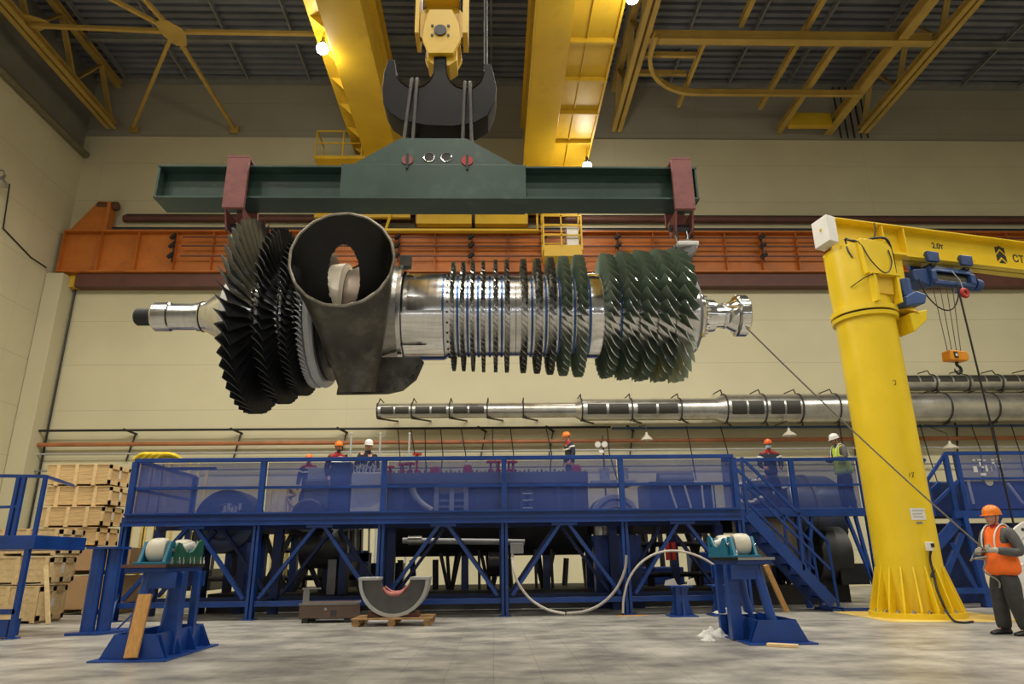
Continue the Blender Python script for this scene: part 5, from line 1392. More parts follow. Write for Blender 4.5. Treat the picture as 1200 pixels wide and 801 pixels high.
# the arm itself: welded I section
AH0, AH1 = 7.72, 8.50
arm = MB()
for (z0, z1) in ((AH0, AH0+0.03), (AH1-0.03, AH1)):
    arm.prism([jl(-0.57, -0.22, z0), jl(7.5, -0.22, z0), jl(7.5, 0.22, z0), jl(-0.57, 0.22, z0)], V((0, 0, z1-z0)))
arm.prism([jl(-0.57, -0.015, AH0), jl(7.5, -0.015, AH0), jl(7.5, 0.015, AH0), jl(-0.57, 0.015, AH0)], V((0, 0, AH1-AH0)))
arm.build('jib_arm', YW, jib, smooth=0)
for s in (0.75, 1.35, 3.3):
    MB().prism([jl(s-0.01, 0.015, AH0+0.03), jl(s+0.02, 0.015, AH0+0.03), jl(s+0.02, 0.2, AH0+0.03), jl(s-0.01, 0.2, AH0+0.03)], V((0, 0, AH1-AH0-0.06 if s < 3 else 0.0) if s < 3 else V((0, 0, 0.08)))).build('arm_stiffener', YW, jib, smooth=0)
mb = MB().prism([jl(-0.80, -0.24, 7.88), jl(-0.56, -0.24, 7.84), jl(-0.56, 0.26, 7.84), jl(-0.80, 0.26, 7.88)], V((0, 0, 0.64)))
tag(mb.build('end_box', M['white'], jib, smooth=0, bevel=0.012), 'white box on the short end of the arm')
MB().prism([jl(-0.81, 0.0, 8.2), jl(-0.81, 0.06, 8.2), jl(-0.81, 0.06, 8.26), jl(-0.81, 0.0, 8.26)], u*0.012).build('box_mark', M['bridge'], jib, smooth=0)
# cables on the head
cab = M['rubber']
MB().tube(bez([jl(-0.45, 0.3, 7.9), jl(-0.38, 0.62, 7.7), jl(-0.25, 0.72, 7.25), jl(-0.02, 0.745, 6.98), jl(0.18, 0.73, 7.02), jl(0.33, 0.70, 7.28), jl(0.30, 0.69, 7.55)], 8), 0.014, 6).build('loop_cable', cab, jib)
MB().tube(bez([jl(-0.45, 0.32, 7.92), jl(-0.2, 0.45, 7.80), jl(0.05, 0.66, 7.83), jl(0.32, 0.69, 7.80), jl(0.46, 0.62, 7.5), jl(0.58, 0.5, 7.0), jl(0.68, 0.42, 6.6)], 8), 0.028, 8).build('motor_cable', cab, jib)
MB().tube(bez([jl(0.5, 0.26, 8.45), jl(0.45, 0.3, 8.2), jl(0.3, 0.3, 7.95), jl(0.15, 0.3, 7.84)], 6), 0.016, 6).build('arm_cable', cab, jib)
MB().tube(bez([jl(-0.42, 0.3, 7.9), jl(-0.50, 0.4, 7.6), jl(-0.46, 0.45, 7.4)], 6), 0.02, 6).build('box_cable', cab, jib)
MB().tube(bez([jl(-0.55, 0.35, 6.72), jl(-0.35, 0.66, 6.88), jl(-0.1, 0.72, 6.93)], 6), 0.012, 6).build('head_cable', cab, jib)
# slewing motor
mc_ = at(1060, 366, y=13.75)
MB().prism([jl(0.62, 0.19, 6.12), jl(1.12, 0.19, 6.26), jl(1.06, 0.19, 6.0), jl(0.66, 0.19, 5.70)], w*0.42).build('gear_foot', YW, jib, smooth=0, bevel=0.02)
MB().cyl(jl(0.80, 0.35, 6.16), jl(0.84, 0.35, 6.27), 0.30, 0.24, n=8).build('gear_ring', M['bridge'], jib, smooth=0)
g = pm('motor_blue', (0.03, 0.075, 0.23), 0.45, 0, 0.15, 5)
MB().prism([jl(0.56, 0.19, 6.28), jl(1.08, 0.19, 6.38), jl(1.16, 0.19, 6.60), jl(0.88, 0.19, 6.66), jl(0.58, 0.19, 6.50)], w*0.46).build('gear_motor', g, jib, smooth=0, bevel=0.03)
MB().cyl(jl(0.84, 0.40, 6.60), jl(0.84, 0.40, 7.0), 0.14, 0.14, n=8).build('motor_body', g, jib, smooth=0, bevel=0.01)
# number and emblem on the web
def text(body, s, z, size, mat, name, parent, o=0.016, al='LEFT'):
    cu = bpy.data.curves.new(name, 'FONT'); cu.body = body; cu.size = size; cu.extrude = 0.002; cu.offset = 0.006; cu.align_x = al
    ob = bpy.data.objects.new(name, cu); COL.objects.link(ob)
    dg = bpy.context.evaluated_depsgraph_get()
    me = bpy.data.meshes.new_from_object(ob.evaluated_get(dg))
    bpy.data.objects.remove(ob)
    me.materials.clear(); me.materials.append(mat)
    no = bpy.data.objects.new(name, me); COL.objects.link(no)
    R = Matrix((u, V((0, 0, 1)), w)).transposed()
    no.matrix_world = Matrix.Translation(jl(s, o, z) - parent.location) @ R.to_4x4()
    no.parent = parent
    return no
text('2.0т', 2.30, 8.13, 0.20, M['black'], 'load_number', jib)
mbl = MB()
e0, ez = 4.22, 8.03
for pts in ([(0, 0.40), (0, 0.22), (0.15, 0.36), (0.30, 0.22), (0.30, 0.40), (0.24, 0.40), (0.15, 0.44), (0.06, 0.40)], [(0, 0.17), (0, 0.0), (0.15, 0.14), (0.30, 0.0), (0.30, 0.17), (0.15, 0.31)], [(0.04, -0.03), (0.26, -0.03), (0.15, 0.08)]):
    mbl.prism([jl(e0+sx, 0.016, ez-0.06+zz) for sx, zz in pts], w*0.004)
mbl.build('chevron_emblem', M['black'], jib, smooth=0)
text('СТА', 4.72, 8.02, 0.27, M['black'], 'arm_lettering', jib)
# notice, scribbles, socket and cable on the column
def oncol(px, py, r=0.60):
    """point on the column tube under a photo pixel"""
    d = RC @ V((px-600.0, -(py-400.5), -FPX))
    a = d.x**2 + d.y**2; b = -2*(d.x*jx + d.y*jy); c_ = jx**2 + jy**2 - r*r
    t = (-b - sqrt(max(0, b*b-4*a*c_)))/(2*a)
    return V((d.x*t, d.y*t, d.z*t + CAMZ))
def colpatch(px0, px1, py0, py1, r, mat, name, n=8):
    a = oncol((px0+px1)/2-(px1-px0)/2, (py0+py1)/2); b = oncol((px0+px1)/2+(px1-px0)/2, (py0+py1)/2)
    t0 = math.atan2(a.y-jy, a.x-jx); t1 = math.atan2(b.y-jy, b.x-jx)
    z1 = oncol((px0+px1)/2, py0).z; z0 = oncol((px0+px1)/2, py1).z
    vs = []; fs = []
    for i in range(n+1):
        t = t0+(t1-t0)*i/n
        for z in (z0, z1):
            for rr in (r, r+0.004): vs.append((jx+rr*cos(t), jy+rr*sin(t), z))
    for i in range(n):
        k = 4*i
        fs += [(k+1, k+5, k+7, k+3), (k, k+4, k+6, k+2), (k, k+1, k+5, k+4), (k+2, k+3, k+7, k+6)]
    fs += [(0, 1, 3, 2), (4*n, 4*n+1, 4*n+3, 4*n+2)]
    return MB().add(vs, fs).build(name, mat, jib, smooth=40)
tag(colpatch(1067, 1084, 595, 609, 0.602, M['white'], 'paper_notice'), 'white paper notice')
colpatch(1074, 1081, 611, 613.5, 0.602, M['grey'], 'small_plate')
colpatch(1068.5, 1082, 597, 598.2, 0.607, M['lgrey'], 'notice_line'); colpatch(1069, 1080, 601, 602, 0.607, M['lgrey'], 'notice_line'); colpatch(1070, 1082, 604.5, 605.5, 0.607, M['lgrey'], 'notice_line')
def scribble(pts, name):
    q = [oncol(a, b, 0.604) for a, b in pts]
    MB().tube(q, 0.006, 5).build(name, M['black'], jib)
scribble([(1046, 446), (1049, 445), (1050, 448), (1048, 451), (1050, 450)], 'pencil_mark')
scribble([(1066, 554), (1066, 558)], 'pencil_mark'); scribble([(1068, 554), (1071, 553), (1070, 556), (1069, 559), (1071, 557)], 'pencil_mark')
sp_ = oncol(1087, 640)
skm = MB().cbox(sp_ + V((0.0, -0.05, 0)), (0.11, 0.12, 0.16)); sk = skm.build('socket_box', M['white'], jib, smooth=0, bevel=0.012)
MB().cbox(sp_ + V((0.03, -0.115, 0.02)), (0.06, 0.02, 0.07)).build('socket_flap', M['black'], sk, smooth=0)
MB().tube(bez([sp_ + V((0.0, -0.08, -0.08)), oncol(1090, 655, 0.64), oncol(1094, 672, 0.67), oncol(1098, 690, 0.76), oncol(1104, 705, 0.83), oncol(1110, 717, 0.90), at(1118, 727, z=0.03), at(1130, 729, z=0.02), at(1140, 728, z=0.02)], 6), 0.022, 8).build('supply_cable', cab, jib)
MB().tube([oncol(1094, 668, 0.66), oncol(1092, 676, 0.66)], 0.03, 8).build('cable_clip', cab, jib)
# yellow painted floor patch
mb = MB().prism([(7.15, 13.0, 0.001), (9.7, 12.7, 0.001), (9.9, 15.3, 0.001), (7.3, 15.6, 0.001)], (0, 0, 0.004))
o = mb.build('yellow_floor_patch', pm('yellow_floor_paint', (0.66, 0.47, 0.12), 0.55, 0, 0.15, 3), smooth=0)
tag(o, 'yellow painted patch of floor around the foot of the jib crane', 'floor paint')
# ---- chain hoist under the arm
hz = AH0
h = thing('electric_hoist', 'blue electric rope hoist on trolleys under the yellow jib arm', 'hoist', jl(2.6, 0, 7.2))
hb = pm('hoist_blue', (0.025, 0.06, 0.18), 0.42, 0, 0.2, 5)
for s in (1.95, 2.92):
    for o in (0.226, -0.316):
        MB().prism([jl(s-0.16, o, hz-0.10), jl(s+0.16, o, hz-0.10), jl(s+0.17, o, hz+0.15), jl(s-0.17, o, hz+0.15)], w*0.09).build('trolley_plate', hb, h, smooth=0, bevel=0.015)
        for e in (-0.08, 0.08):
            MB().cyl(jl(s+e, o+0.03 if o < 0 else o-0.05, hz+0.09), jl(s+e, o+0.10 if o < 0 else o+0.02, hz+0.09), 0.06, n=14).build('trolley_wheel', M['dgrey'], h)
    MB().prism([jl(s-0.06, -0.25, hz-0.2), jl(s+0.06, -0.25, hz-0.2), jl(s+0.06, 0.27, hz-0.2), jl(s-0.06, 0.27, hz-0.2)], V((0, 0, 0.07))).build('trolley_beam', M['black'], h, smooth=0)
dz = hz-0.42
MB().cyl(jl(2.020, 0.0, dz), jl(2.940, 0.0, dz), 0.17, n=28).build('rope_drum', pm('drum_olive', (0.14, 0.13, 0.085), 0.5, 0.3, 0.2, 20), h)
mb = MB()
mb.prism([jl(1.900, 0.19, dz+0.17), jl(3.060, 0.19, dz+0.17), jl(3.060, 0.25, dz+0.10), jl(1.900, 0.25, dz+0.10)], V((0, 0, 0.05)))
mb.prism([jl(1.900, 0.17, dz-0.24), jl(3.060, 0.17, dz-0.24), jl(3.060, 0.25, dz-0.2), jl(1.900, 0.25, dz-0.2)], V((0, 0, 0.09)))
mb.prism([jl(1.844, -0.2, dz+0.18), jl(3.100, -0.2, dz+0.18), jl(3.100, 0.22, dz+0.18), jl(1.844, 0.22, dz+0.18)], V((0, 0, 0.05)))
mb.build('drum_frame', hb, h, smooth=0, bevel=0.01)
for (s0, s1) in ((1.84, 1.98), (2.96, 3.10)):
    MB().prism([jl(s0, -0.24, dz-0.18), jl(s0, 0.16, dz-0.26), jl(s0, 0.28, dz-0.12), jl(s0, 0.28, dz+0.10), jl(s0, 0.16, dz+0.22), jl(s0, -0.24, dz+0.22)], u*(s1-s0)).build('side_frame', hb, h, smooth=0, bevel=0.015)
MB().prism([jl(1.380, -0.2, dz-0.16), jl(1.844, -0.24, dz-0.24), jl(1.844, -0.24, dz+0.2), jl(1.380, -0.2, dz+0.10)], w*0.42).build('gear_box', hb, h, smooth=0, bevel=0.03)
MB().cyl(jl(3.108, 0, dz), jl(3.300, 0, dz-0.01), 0.12, n=20).build('motor_neck', M['black'], h)
MB().cyl(jl(3.284, 0, dz-0.02), jl(3.476, 0, dz-0.03), 0.17, 0.15, n=20).build('motor_cover', hb, h)
zb = 5.50
for (s, se) in ((1.90, 2.06), (2.12, 2.18), (2.32, 2.31), (2.50, 2.43)):
    MB().tube([jl(s, 0.16, dz), jl(se, 0.05, zb)], 0.009, 5).build('hoist_rope', M['wire'], h)
# bottom block
hk = MB().prism([jl(2.0, -0.1, zb-0.20), jl(2.5, -0.1, zb-0.20), jl(2.56, -0.1, zb-0.08), jl(2.5, -0.1, zb+0.04), jl(2.03, -0.1, zb+0.04)], w*0.24)
oo = pm('block_orange', (0.72, 0.27, 0.012), 0.42, 0, 0.1, 4)
hk = hk.build('bottom_block', oo, h, smooth=0, bevel=0.03); tag(hk, 'orange hook block')
MB().prism([jl(2.12, 0.14, zb-0.15), jl(2.22, 0.14, zb-0.15), jl(2.22, 0.14, zb-0.01), jl(2.12, 0.14, zb-0.01)], w*0.012).build('block_label', M['black'], hk, smooth=0)
MB().prism([jl(2.15, 0.15, zb-0.11), jl(2.20, 0.15, zb-0.11), jl(2.20, 0.15, zb-0.05), jl(2.15, 0.15, zb-0.05)], w*0.008).build('label_mark', M['white'], hk, smooth=0)
MB().tube([jl(2.30, 0, zb-0.18), jl(2.30, 0, zb-0.28)] + [jl(2.30+0.09*sin(a), 0, zb-0.38+0.09*cos(a)) for a in [radians(20+22*i) for i in range(13)]], [0.035]*2 + [0.032]*9 + [0.025, 0.02, 0.015, 0.01], 8).build('load_hook', M['black'], hk)
# looped feed cable, red ring and hanging control cable
MB().tube(bez([jl(1.50, 0.2, dz-0.1), jl(1.60, 0.22, dz-0.5), jl(1.9, 0.24, dz-0.82), jl(2.22, 0.26, dz-0.82), jl(2.45, 0.28, dz-0.5), jl(2.47, 0.3, dz-0.2)], 8), 0.016, 6).build('feed_cable', cab, h)
MB().tube(arc(jl(2.60, 0.32, dz-0.42), 0.085, 0, 2*pi, 18, u, (0, 0, 1)), 0.045, 8, caps=False).build('red_pulley', M['red'], h)
MB().tube([jl(2.42, 0.27, dz+0.15), jl(2.55, 0.32, dz-0.1), jl(2.60, 0.32, dz-0.36)], 0.012, 6).build('pulley_wire', M['lgrey'], h)
MB().tube([jl(2.47, 0.3, dz-0.25), jl(2.50, 0.32, 4.0), jl(2.51, 0.32, 1.5)], 0.022, 6).build('control_cable', cab, h)
MB().cbox(jl(2.51, 0.32, 1.38), (0.09, 0.09, 0.28)).build('control_pendant', M['bridge'], h, smooth=0, bevel=0.02)

# ================================================================== ROLLER STANDS
m_tab = pm('table_plate_dark', (0.05, 0.047, 0.045), 0.45, 0.5, 0.2, 4)
def stand(lab, x0, mirror, y0, up_a, ltop, lbot, t0, t1, green):
    """roller stand: x0 outer front corner of the base, mirror gives the side of the upright"""
    t = thing('roller_stand', lab, 'stand', (x0, y0+0.8, 0))
    def X_(a): return x0 + mirror*a
    def bx(a0, a1, ya, yb, z0, z1):
        p, q = sorted((X_(a0), X_(a1))); return MB().box(p, q, ya, yb, z0, z1)
    L = 1.72
    bpl = bx(0, 0.95, y0, y0+L, 0, 0.022).build('base_plate', BL, t, smooth=0, bevel=0.004)
    for (ya, yb) in ((y0+0.13, y0+0.145), (y0+L-0.145, y0+L-0.13)):
        MB().prism([(X_(0.07), ya, 0.022), (X_(0.88), ya, 0.022), (X_(0.74), ya, 0.31), (X_(0.22), ya, 0.31)], (0, yb-ya, 0)).build('base_side', BL, t, smooth=0)
    for a in (0.22, 0.74):
        bx(a-0.012, a+0.012, y0+0.145, y0+L-0.145, 0.022, 0.31).build('base_web', BL, t, smooth=0)
    for yy in (y0+0.20, y0+0.62, y0+1.06, y0+1.48):
        for (a, b) in ((0.06, 0.22), (0.89, 0.74)):
            MB().prism([(X_(a), yy, 0.022), (X_(b), yy, 0.022), (X_(b), yy, 0.31), (X_(b+(a-b)*0.2), yy, 0.29)], (0, 0.014, 0)).build('base_gusset', BL, bpl, smooth=0)
    bx(up_a-0.085, up_a+0.085, y0+0.56, y0+0.72, 0.022, 1.04).build('upright_leg', BL, t, smooth=0, bevel=0.01)
    bx(up_a-0.05, up_a+0.05, y0+1.18, y0+1.28, 0.022, 1.04).build('upright_leg', BL, t, smooth=0, bevel=0.01)
    for yy in (y0+0.40, y0+1.22):
        MB().cyl((X_(lbot), yy-0.10*(yy < y0+0.8), 0.022), (X_(ltop), yy, 1.04), 0.068, n=18).build('leaning_leg', BL, t)
    a0, a1 = sorted((ltop-0.05, up_a+0.085))
    for (ya, yb) in ((y0+0.34, y0+0.37), (y0+1.27, y0+1.30)):
        bx(a0, a1, ya, yb, 0.84, 1.04).build('cross_beam', BL, t, smooth=0, bevel=0.004)
    bx(t0+0.02, t1-0.02, y0+0.26, y0+1.40, 1.04, 1.10).build('head_frame', BL, t, smooth=0, bevel=0.006)
    bx(t0, t1, y0+0.20, y0+1.46, 1.10, 1.145).build('table_plate', m_tab, t, smooth=0, bevel=0.004)
    bx(t0+0.005, t1-0.005, y0+0.192, y0+0.2, 1.104, 1.141).build('plate_edge', M['brown'] if mirror > 0 else M['grey'], t, smooth=0)
    # two rollers side by side across the shaft, each between a pair of cheeks
    z = 1.145
    ra, rb = (t0+0.255, t0+0.425) if mirror > 0 else (t1-0.235, t1-0.075)
    for yr in (y0+0.46, y0+1.20):
        zc = z+0.175
        for a in (ra-0.075, rb+0.075):
            p0, p1 = sorted((X_(a-0.022), X_(a+0.022)))
            MB().prism([(p0, yr-0.20, z), (p0, yr+0.20, z), (p0, yr+0.06, zc+0.115), (p0, yr-0.06, zc+0.115)], (p1-p0, 0, 0)).build('roller_cheek', M['teal'], t, smooth=0, bevel=0.006)
        bx(ra-0.13, rb+0.13, yr-0.22, yr+0.22, z, z+0.03).build('cheek_foot', M['teal'], t, smooth=0, bevel=0.004)
        b0, b1 = sorted((X_(ra-0.035), X_(rb+0.035)))
        MB().lathe([(0, 0.0), (0, 0.13), (0.025, 0.15), (0.08, 0.158), (b1-b0-0.08, 0.158), (b1-b0-0.025, 0.15), (b1-b0, 0.13), (b1-b0, 0.0)], (b0, yr, zc+0.005), X, 32).build('roller', M['nylon'], t)
        rl = [o for o in t.children if o.name.startswith('roller') and 'cheek' not in o.name][-1]
        MB().cyl((b0-0.1, yr, zc), (b1+0.1, yr, zc), 0.03, n=12).build('roller_axle', M['steel'], rl)
    # side plate with a vee notch between the rollers
    side = rb+0.105
    xs0 = X_(side)
    prof = [(0.52, 0), (1.44, 0), (1.44, 0.30), (1.36, 0.335), (1.26, 0.30), (1.10, 0.17), (0.98, 0.145), (0.86, 0.16), (0.70, 0.27), (0.60, 0.28), (0.52, 0.22)]
    MB().prism([(xs0, y0+a-0.06, z+c) for a, c in prof], (mirror*0.03, 0, 0)).build('notched_plate', green, t, smooth=0, bevel=0.004)
    MB().cyl((xs0-0.07, y0+0.86, z+0.20), (xs0+0.11, y0+0.86, z+0.26), 0.045, n=12).build('adjusting_screw', M['white'], t)
    for k in range(7):
        q = V((xs0+mirror*(0.07+0.02*(k % 2)), y0+0.30+0.17*k, z))
        if abs(q.x-x0) > 0.93: q.x = X_(t1-0.03)
        MB().cyl(q, q + V((0, 0, 0.045)), 0.022, n=6).cyl(q, q + V((0, 0, 0.09)), 0.011, n=6).build('stud', M['bright'], t)
    return t, X_
t, X_ = stand('blue roller stand on the open floor with an orange plank leaning on its leg', -4.98, 1, 9.28, 0.72, 0.42, 0.33, 0.14, 0.72, M['green'])
pl_t = at(169, 700, y=9.30); pl_b = at(152, 776, y=9.20)
mb = MB().bar((at(153, 772, y=9.33).x, 9.325, 0.045), (at(170, 700, y=9.52).x, 9.52, 0.775), 0.165, 0.042, (0, -1, 0.2))
tag(mb.build('orange_plank', M['plank'], smooth=0, bevel=0.004), 'orange wooden plank leaning against the leg of the roller stand near the crates', 'plank')
t2, X2 = stand('blue roller stand among white rags beside the two curved hoses', 4.42, -1, 9.97, 0.90, 0.60, 0.44, 0.38, 0.92, M['teal'])
pa, pb = at(898, 668, y=10.75), at(923, 731, y=10.75)
mb = MB().bar((at(924, 732, y=11.4).x, 11.4, 0.32), (at(898, 668, y=11.3).x, 11.3, 1.02), 0.07, 0.06, (0, -1, 0))
tag(mb.build('brown_batten', M['plank'], smooth=0), 'slim brown wooden batten leaning against the roller stand with the white rags', 'batten')
# rags around it
def rag(lab, c, sx, sy, h, seed):
    random.seed(seed)
    n = 14; vs = []; fs = []
    for j in range(n+1):
        for i in range(n+1):
            uu, vv = i/n-0.5, j/n-0.5
            d = max(0, 1-4*max(abs(uu), abs(vv))**2)
            ph = random.random()
            vs.append((c[0]+sx*uu*(1+0.15*sin(j*1.3+seed)), c[1]+sy*vv*(1+0.15*cos(i*1.1+seed)), c[2]+0.006+h*d*(0.45+0.35*sin(i*0.9+seed)*cos(j*0.8)+0.2*ph)))
    for j in range(n):
        for i in range(n):
            k = j*(n+1)+i; fs.append((k, k+1, k+n+2, k+n+1))
    base = len(vs)
    vs += [(x, y, c[2]+0.001) for (x, y, z) in vs]
    fs += [(base+f[3], base+f[2], base+f[1], base+f[0]) for f in fs]
    rim = [i for i in range(n+1)] + [(j)*(n+1)+n for j in range(1, n+1)] + [n*(n+1)+i for i in range(n-1, -1, -1)] + [j*(n+1) for j in range(n-1, 0, -1)]
    for i in range(len(rim)):
        a, b = rim[i], rim[(i+1) % len(rim)]
        fs.append((a, b, base+b, base+a))
    o = MB().add(vs, fs).build('rag', M['rag'], smooth=60)
    return tag(o, lab, 'rag')
q = at(843, 743, z=0.03); rag('crumpled white rag on the floor at the corner of the roller stand base', (q.x-0.1, q.y+0.0, 0.0), 0.42, 0.32, 0.16, 2)
q = at(830, 748, z=0.03); rag('small white rag lying apart on the open floor', (q.x, q.y, 0.0), 0.17, 0.14, 0.09, 5)
rag('white rag heaped on the base of the roller stand between its legs', (3.75, 11.3, 0.315), 0.55, 0.35, 0.12, 9)
p0, p1 = at(896, 754, z=0.02), at(932, 756, z=0.02)
mb = MB().bar((p0.x, p0.y-0.10, 0.022), (p1.x, p1.y-0.08, 0.022), 0.12, 0.04); tag(mb.build('white_strip', M['woodp'], smooth=0, bevel=0.004), 'pale wooden strip lying on the floor in front of the roller stand base', 'strip')

# small blue pedestals
def pedestal(lab, x, y, w_=0.5, hgt=0.60, tilt=True):
    t = thing('pedestal', lab, 'pedestal', (x, y, 0))
    MB().box(x-w_*0.56, x+w_*0.56, y-w_*0.5, y+w_*0.5, 0, 0.03).build('base_plate', BL, t, smooth=0, bevel=0.004)
    MB().box(x-0.12, x+0.12, y-0.12, y+0.12, 0.03, hgt-0.03).build('column', BL, t, smooth=0, bevel=0.006)
    for (dx, dy) in ((1, 0), (-1, 0), (0, 1), (0, -1)):
        o = V((-dy, dx, 0))*0.009; c = V((x, y, 0))
        d = V((dx, dy, 0))
        MB().prism([c+d*0.12+V((0, 0, 0.03))-o, c+d*w_*0.5+V((0, 0, 0.03))-o, c+d*0.15+V((0, 0, 0.32))-o, c+d*0.12+V((0, 0, 0.32))-o], o*2).build('gusset', BL, t, smooth=0)
        MB().prism([c+d*0.12+V((0, 0, hgt-0.03))-o, c+d*w_*0.42+V((0, 0, hgt-0.03))-o, c+d*0.12+V((0, 0, hgt-0.2))-o], o*2).build('gusset', BL, t, smooth=0)
    MB().box(x-w_*0.45, x+w_*0.45, y-w_*0.4, y+w_*0.4, hgt-0.03, hgt).build('top_plate', BL, t, smooth=0, bevel=0.004)
    return t
q = at(803, 723, z=0); pedestal('short blue pedestal with metal scraps on top in front of the platform', q.x, q.y+0.25)
px_, py_ = q.x, q.y+0.25
for i, (dx, dz, tl, lab) in enumerate(((0.18, 0.1, 0.6, 'pale tilted bracket lying on the short pedestal nearest the white hose'), (-0.18, 0.06, -0.4, 'grey twisted metal scrap lying on the short pedestal'))):
    R = Matrix.Translation((px_+dx, py_-0.05, 0.605)) @ Matrix.Rotation(tl, 4, 'Z')
    mb = MB().prism([R @ V((-0.13, -0.08, 0.0)), R @ V((0.13, -0.08, 0.0)), R @ V((0.13, 0.08, 0.0)), R @ V((-0.13, 0.08, 0.0))], (0, 0, 0.012))
    mb.prism([R @ V((-0.13, -0.08, 0.012)), R @ V((0.13, -0.08, 0.012)), R @ V((0.08, -0.08, 0.14)), R @ V((-0.1, -0.08, 0.10))], R.to_3x3() @ V((0, 0.012, 0)))
    tag(mb.build('metal_scrap', M['nylon'] if i == 0 else M['lgrey'], smooth=0), lab, 'scrap')
q = at(853, 722, z=0); pedestal('short blue pedestal half hidden behind the roller stand with the rags', q.x, q.y+0.3)
# twin pipe pillar
q = at(108, 735, z=0)
t = thing('twin_pillar', 'blue support of two round pipes with a top plate before the crates', 'support', (q.x, q.y, 0))
ypil = 13.0
xa_, xb_ = at(110, 690, y=ypil).x, at(124, 690, y=ypil).x
ztop = at(122, 641, y=ypil).z
for i, x in enumerate((xa_, xb_)):
    MB().cyl((x, ypil+0.12*i, 0.04), (x, ypil+0.12*i, ztop-0.03), 0.115, n=28).build('pipe_leg', BL, t)
MB().box(xa_-0.14, xb_+0.17, ypil-0.2, ypil+0.34, ztop-0.03, ztop+0.01).build('top_plate', BL, t, smooth=0)
MB().prism([(xa_-0.22, ypil-0.28, 0), (xb_+0.1, ypil-0.28, 0), (xb_+0.6, ypil+0.65, 0), (xa_+0.05, ypil+0.65, 0)], (0, 0, 0.045)).build('base_plate', BL, t, smooth=0)
MB().bar((xb_+0.15, ypil+0.3, 0.05), (xb_+0.6, ypil+0.55, 0.62), 0.03, 0.03).build('stay', BL, t, smooth=0)

# ================================================================== CRATES
def crate(lab, x0, x1, y0, y1, z0, z1, battens, endslot=True, mat=None, grp=None):
    mat = mat or M['wood']
    t = thing('wooden_crate', lab, 'crate', (x0, y0, z0))
    h = z1-z0; f = 0.045
    mb = MB()
    nb = 4
    for k in range(nb):
        a = z0+f+(h-f)*k/nb
        mb.box(x0+0.02, x1-0.02, y0+0.02, y1-0.02, a+0.0015, a+(h-f)/nb-0.0015)
    mb.build('plank_body', mat, t, smooth=0)
    for b in battens:
        x = x0+(x1-x0)*b
        MB().box(x-0.04, x+0.04, y0-0.012, y0+0.02, z0+0.012, z1).build('batten', M['woodp'], t, smooth=0)
        MB().box(x-0.05, x+0.05, y0, y1, z0, z0+f).build('skid', mat, t, smooth=0)
    MB().box(x0, x1, y0, y1, z1-0.006, z1+0.016).build('lid', M['woodp'], t, smooth=0)
    # framed end
    for (ya, yb, za, zb) in ((y0, y1, z1-0.10, z1-0.006), (y0, y1, z0+f, z0+f+0.10), (y0, y0+0.09, z0+f, z1-0.006), (y1-0.09, y1, z0+f, z1-0.006), ((y0+y1)/2-0.06, (y0+y1)/2+0.06, z0+f, z1-0.006)):
        MB().box(x1-0.02, x1+0.015, ya, yb, za, zb).build('end_frame', M['woodp'], t, smooth=0)
    MB().cbox((x1+0.018, (y0+y1)/2-0.02, z0+h*0.55), (0.006, 0.10, 0.16)).build('paper_label', M['white'], t, smooth=0)
    return t
cy = 18.0
rows = [((53, 128, 154), 543, 568, 'long pine crate on top of the tall stack by the platform end'),
        ((51, 127, 152), 569, 592, 'long pine crate second from the top of the tall stack by the platform end'),
        ((41, 119, 143), 592, 616, 'long pine crate third from the top of the tall stack by the platform end'),
        ((45, 112, 142), 617, 639, 'lowest pine crate of the tall stack resting on the brown plywood boxes')]
zprev = at(128, 541, y=cy).z
levels = [at(128, yy, y=cy).z for yy in (543, 568.5, 592.5, 617, 640)]
for i, ((a, b, c_), t0, t1, lab) in enumerate(rows):
    zt_, zb_ = levels[i]-0.018, levels[i+1]+0.001
    x0 = at(a, (t0+t1)/2, y=cy).x; x1 = at(b, (t0+t1)/2, y=cy).x
    crate(lab, x0, x1, cy+0.05*(i % 2), cy+1.0+0.05*(i % 2), zb_, zt_, (0.19, 0.48, 0.77) if i < 3 else (0.3, 0.62))
# brown plywood boxes below
zb = levels[4]
for i, (a, b, t0, t1, lab) in enumerate(((70, 148, zb-0.03, zb*0.58, 'brown plywood box directly under the tall crate stack'), (66, 145, zb*0.56, 0.02, 'brown plywood box on the floor under the tall crate stack'))):
    x0, x1 = at(a, 680, y=cy-0.1).x, at(b, 680, y=cy-0.1).x
    t = thing('plywood_box', lab, 'box', (x0, cy, t1))
    MB().box(x0, x1, cy-0.1, cy+1.15, t1+0.10, t0).build('box_body', M['ply'], t, smooth=0, bevel=0.008)
    for f in (0.06, 0.45, 0.86):
        MB().box(x0+(x1-x0)*f, x0+(x1-x0)*f+0.14, cy-0.1, cy+1.15, t1, t1+0.10).build('skid', M['wood'], t, smooth=0)
    for f in (0.5, 0.94):
        MB().box(x0+(x1-x0)*f, x0+(x1-x0)*f+0.05, cy-0.115, cy-0.1, t1+0.10, t0).build('batten', M['ply'], t, smooth=0)
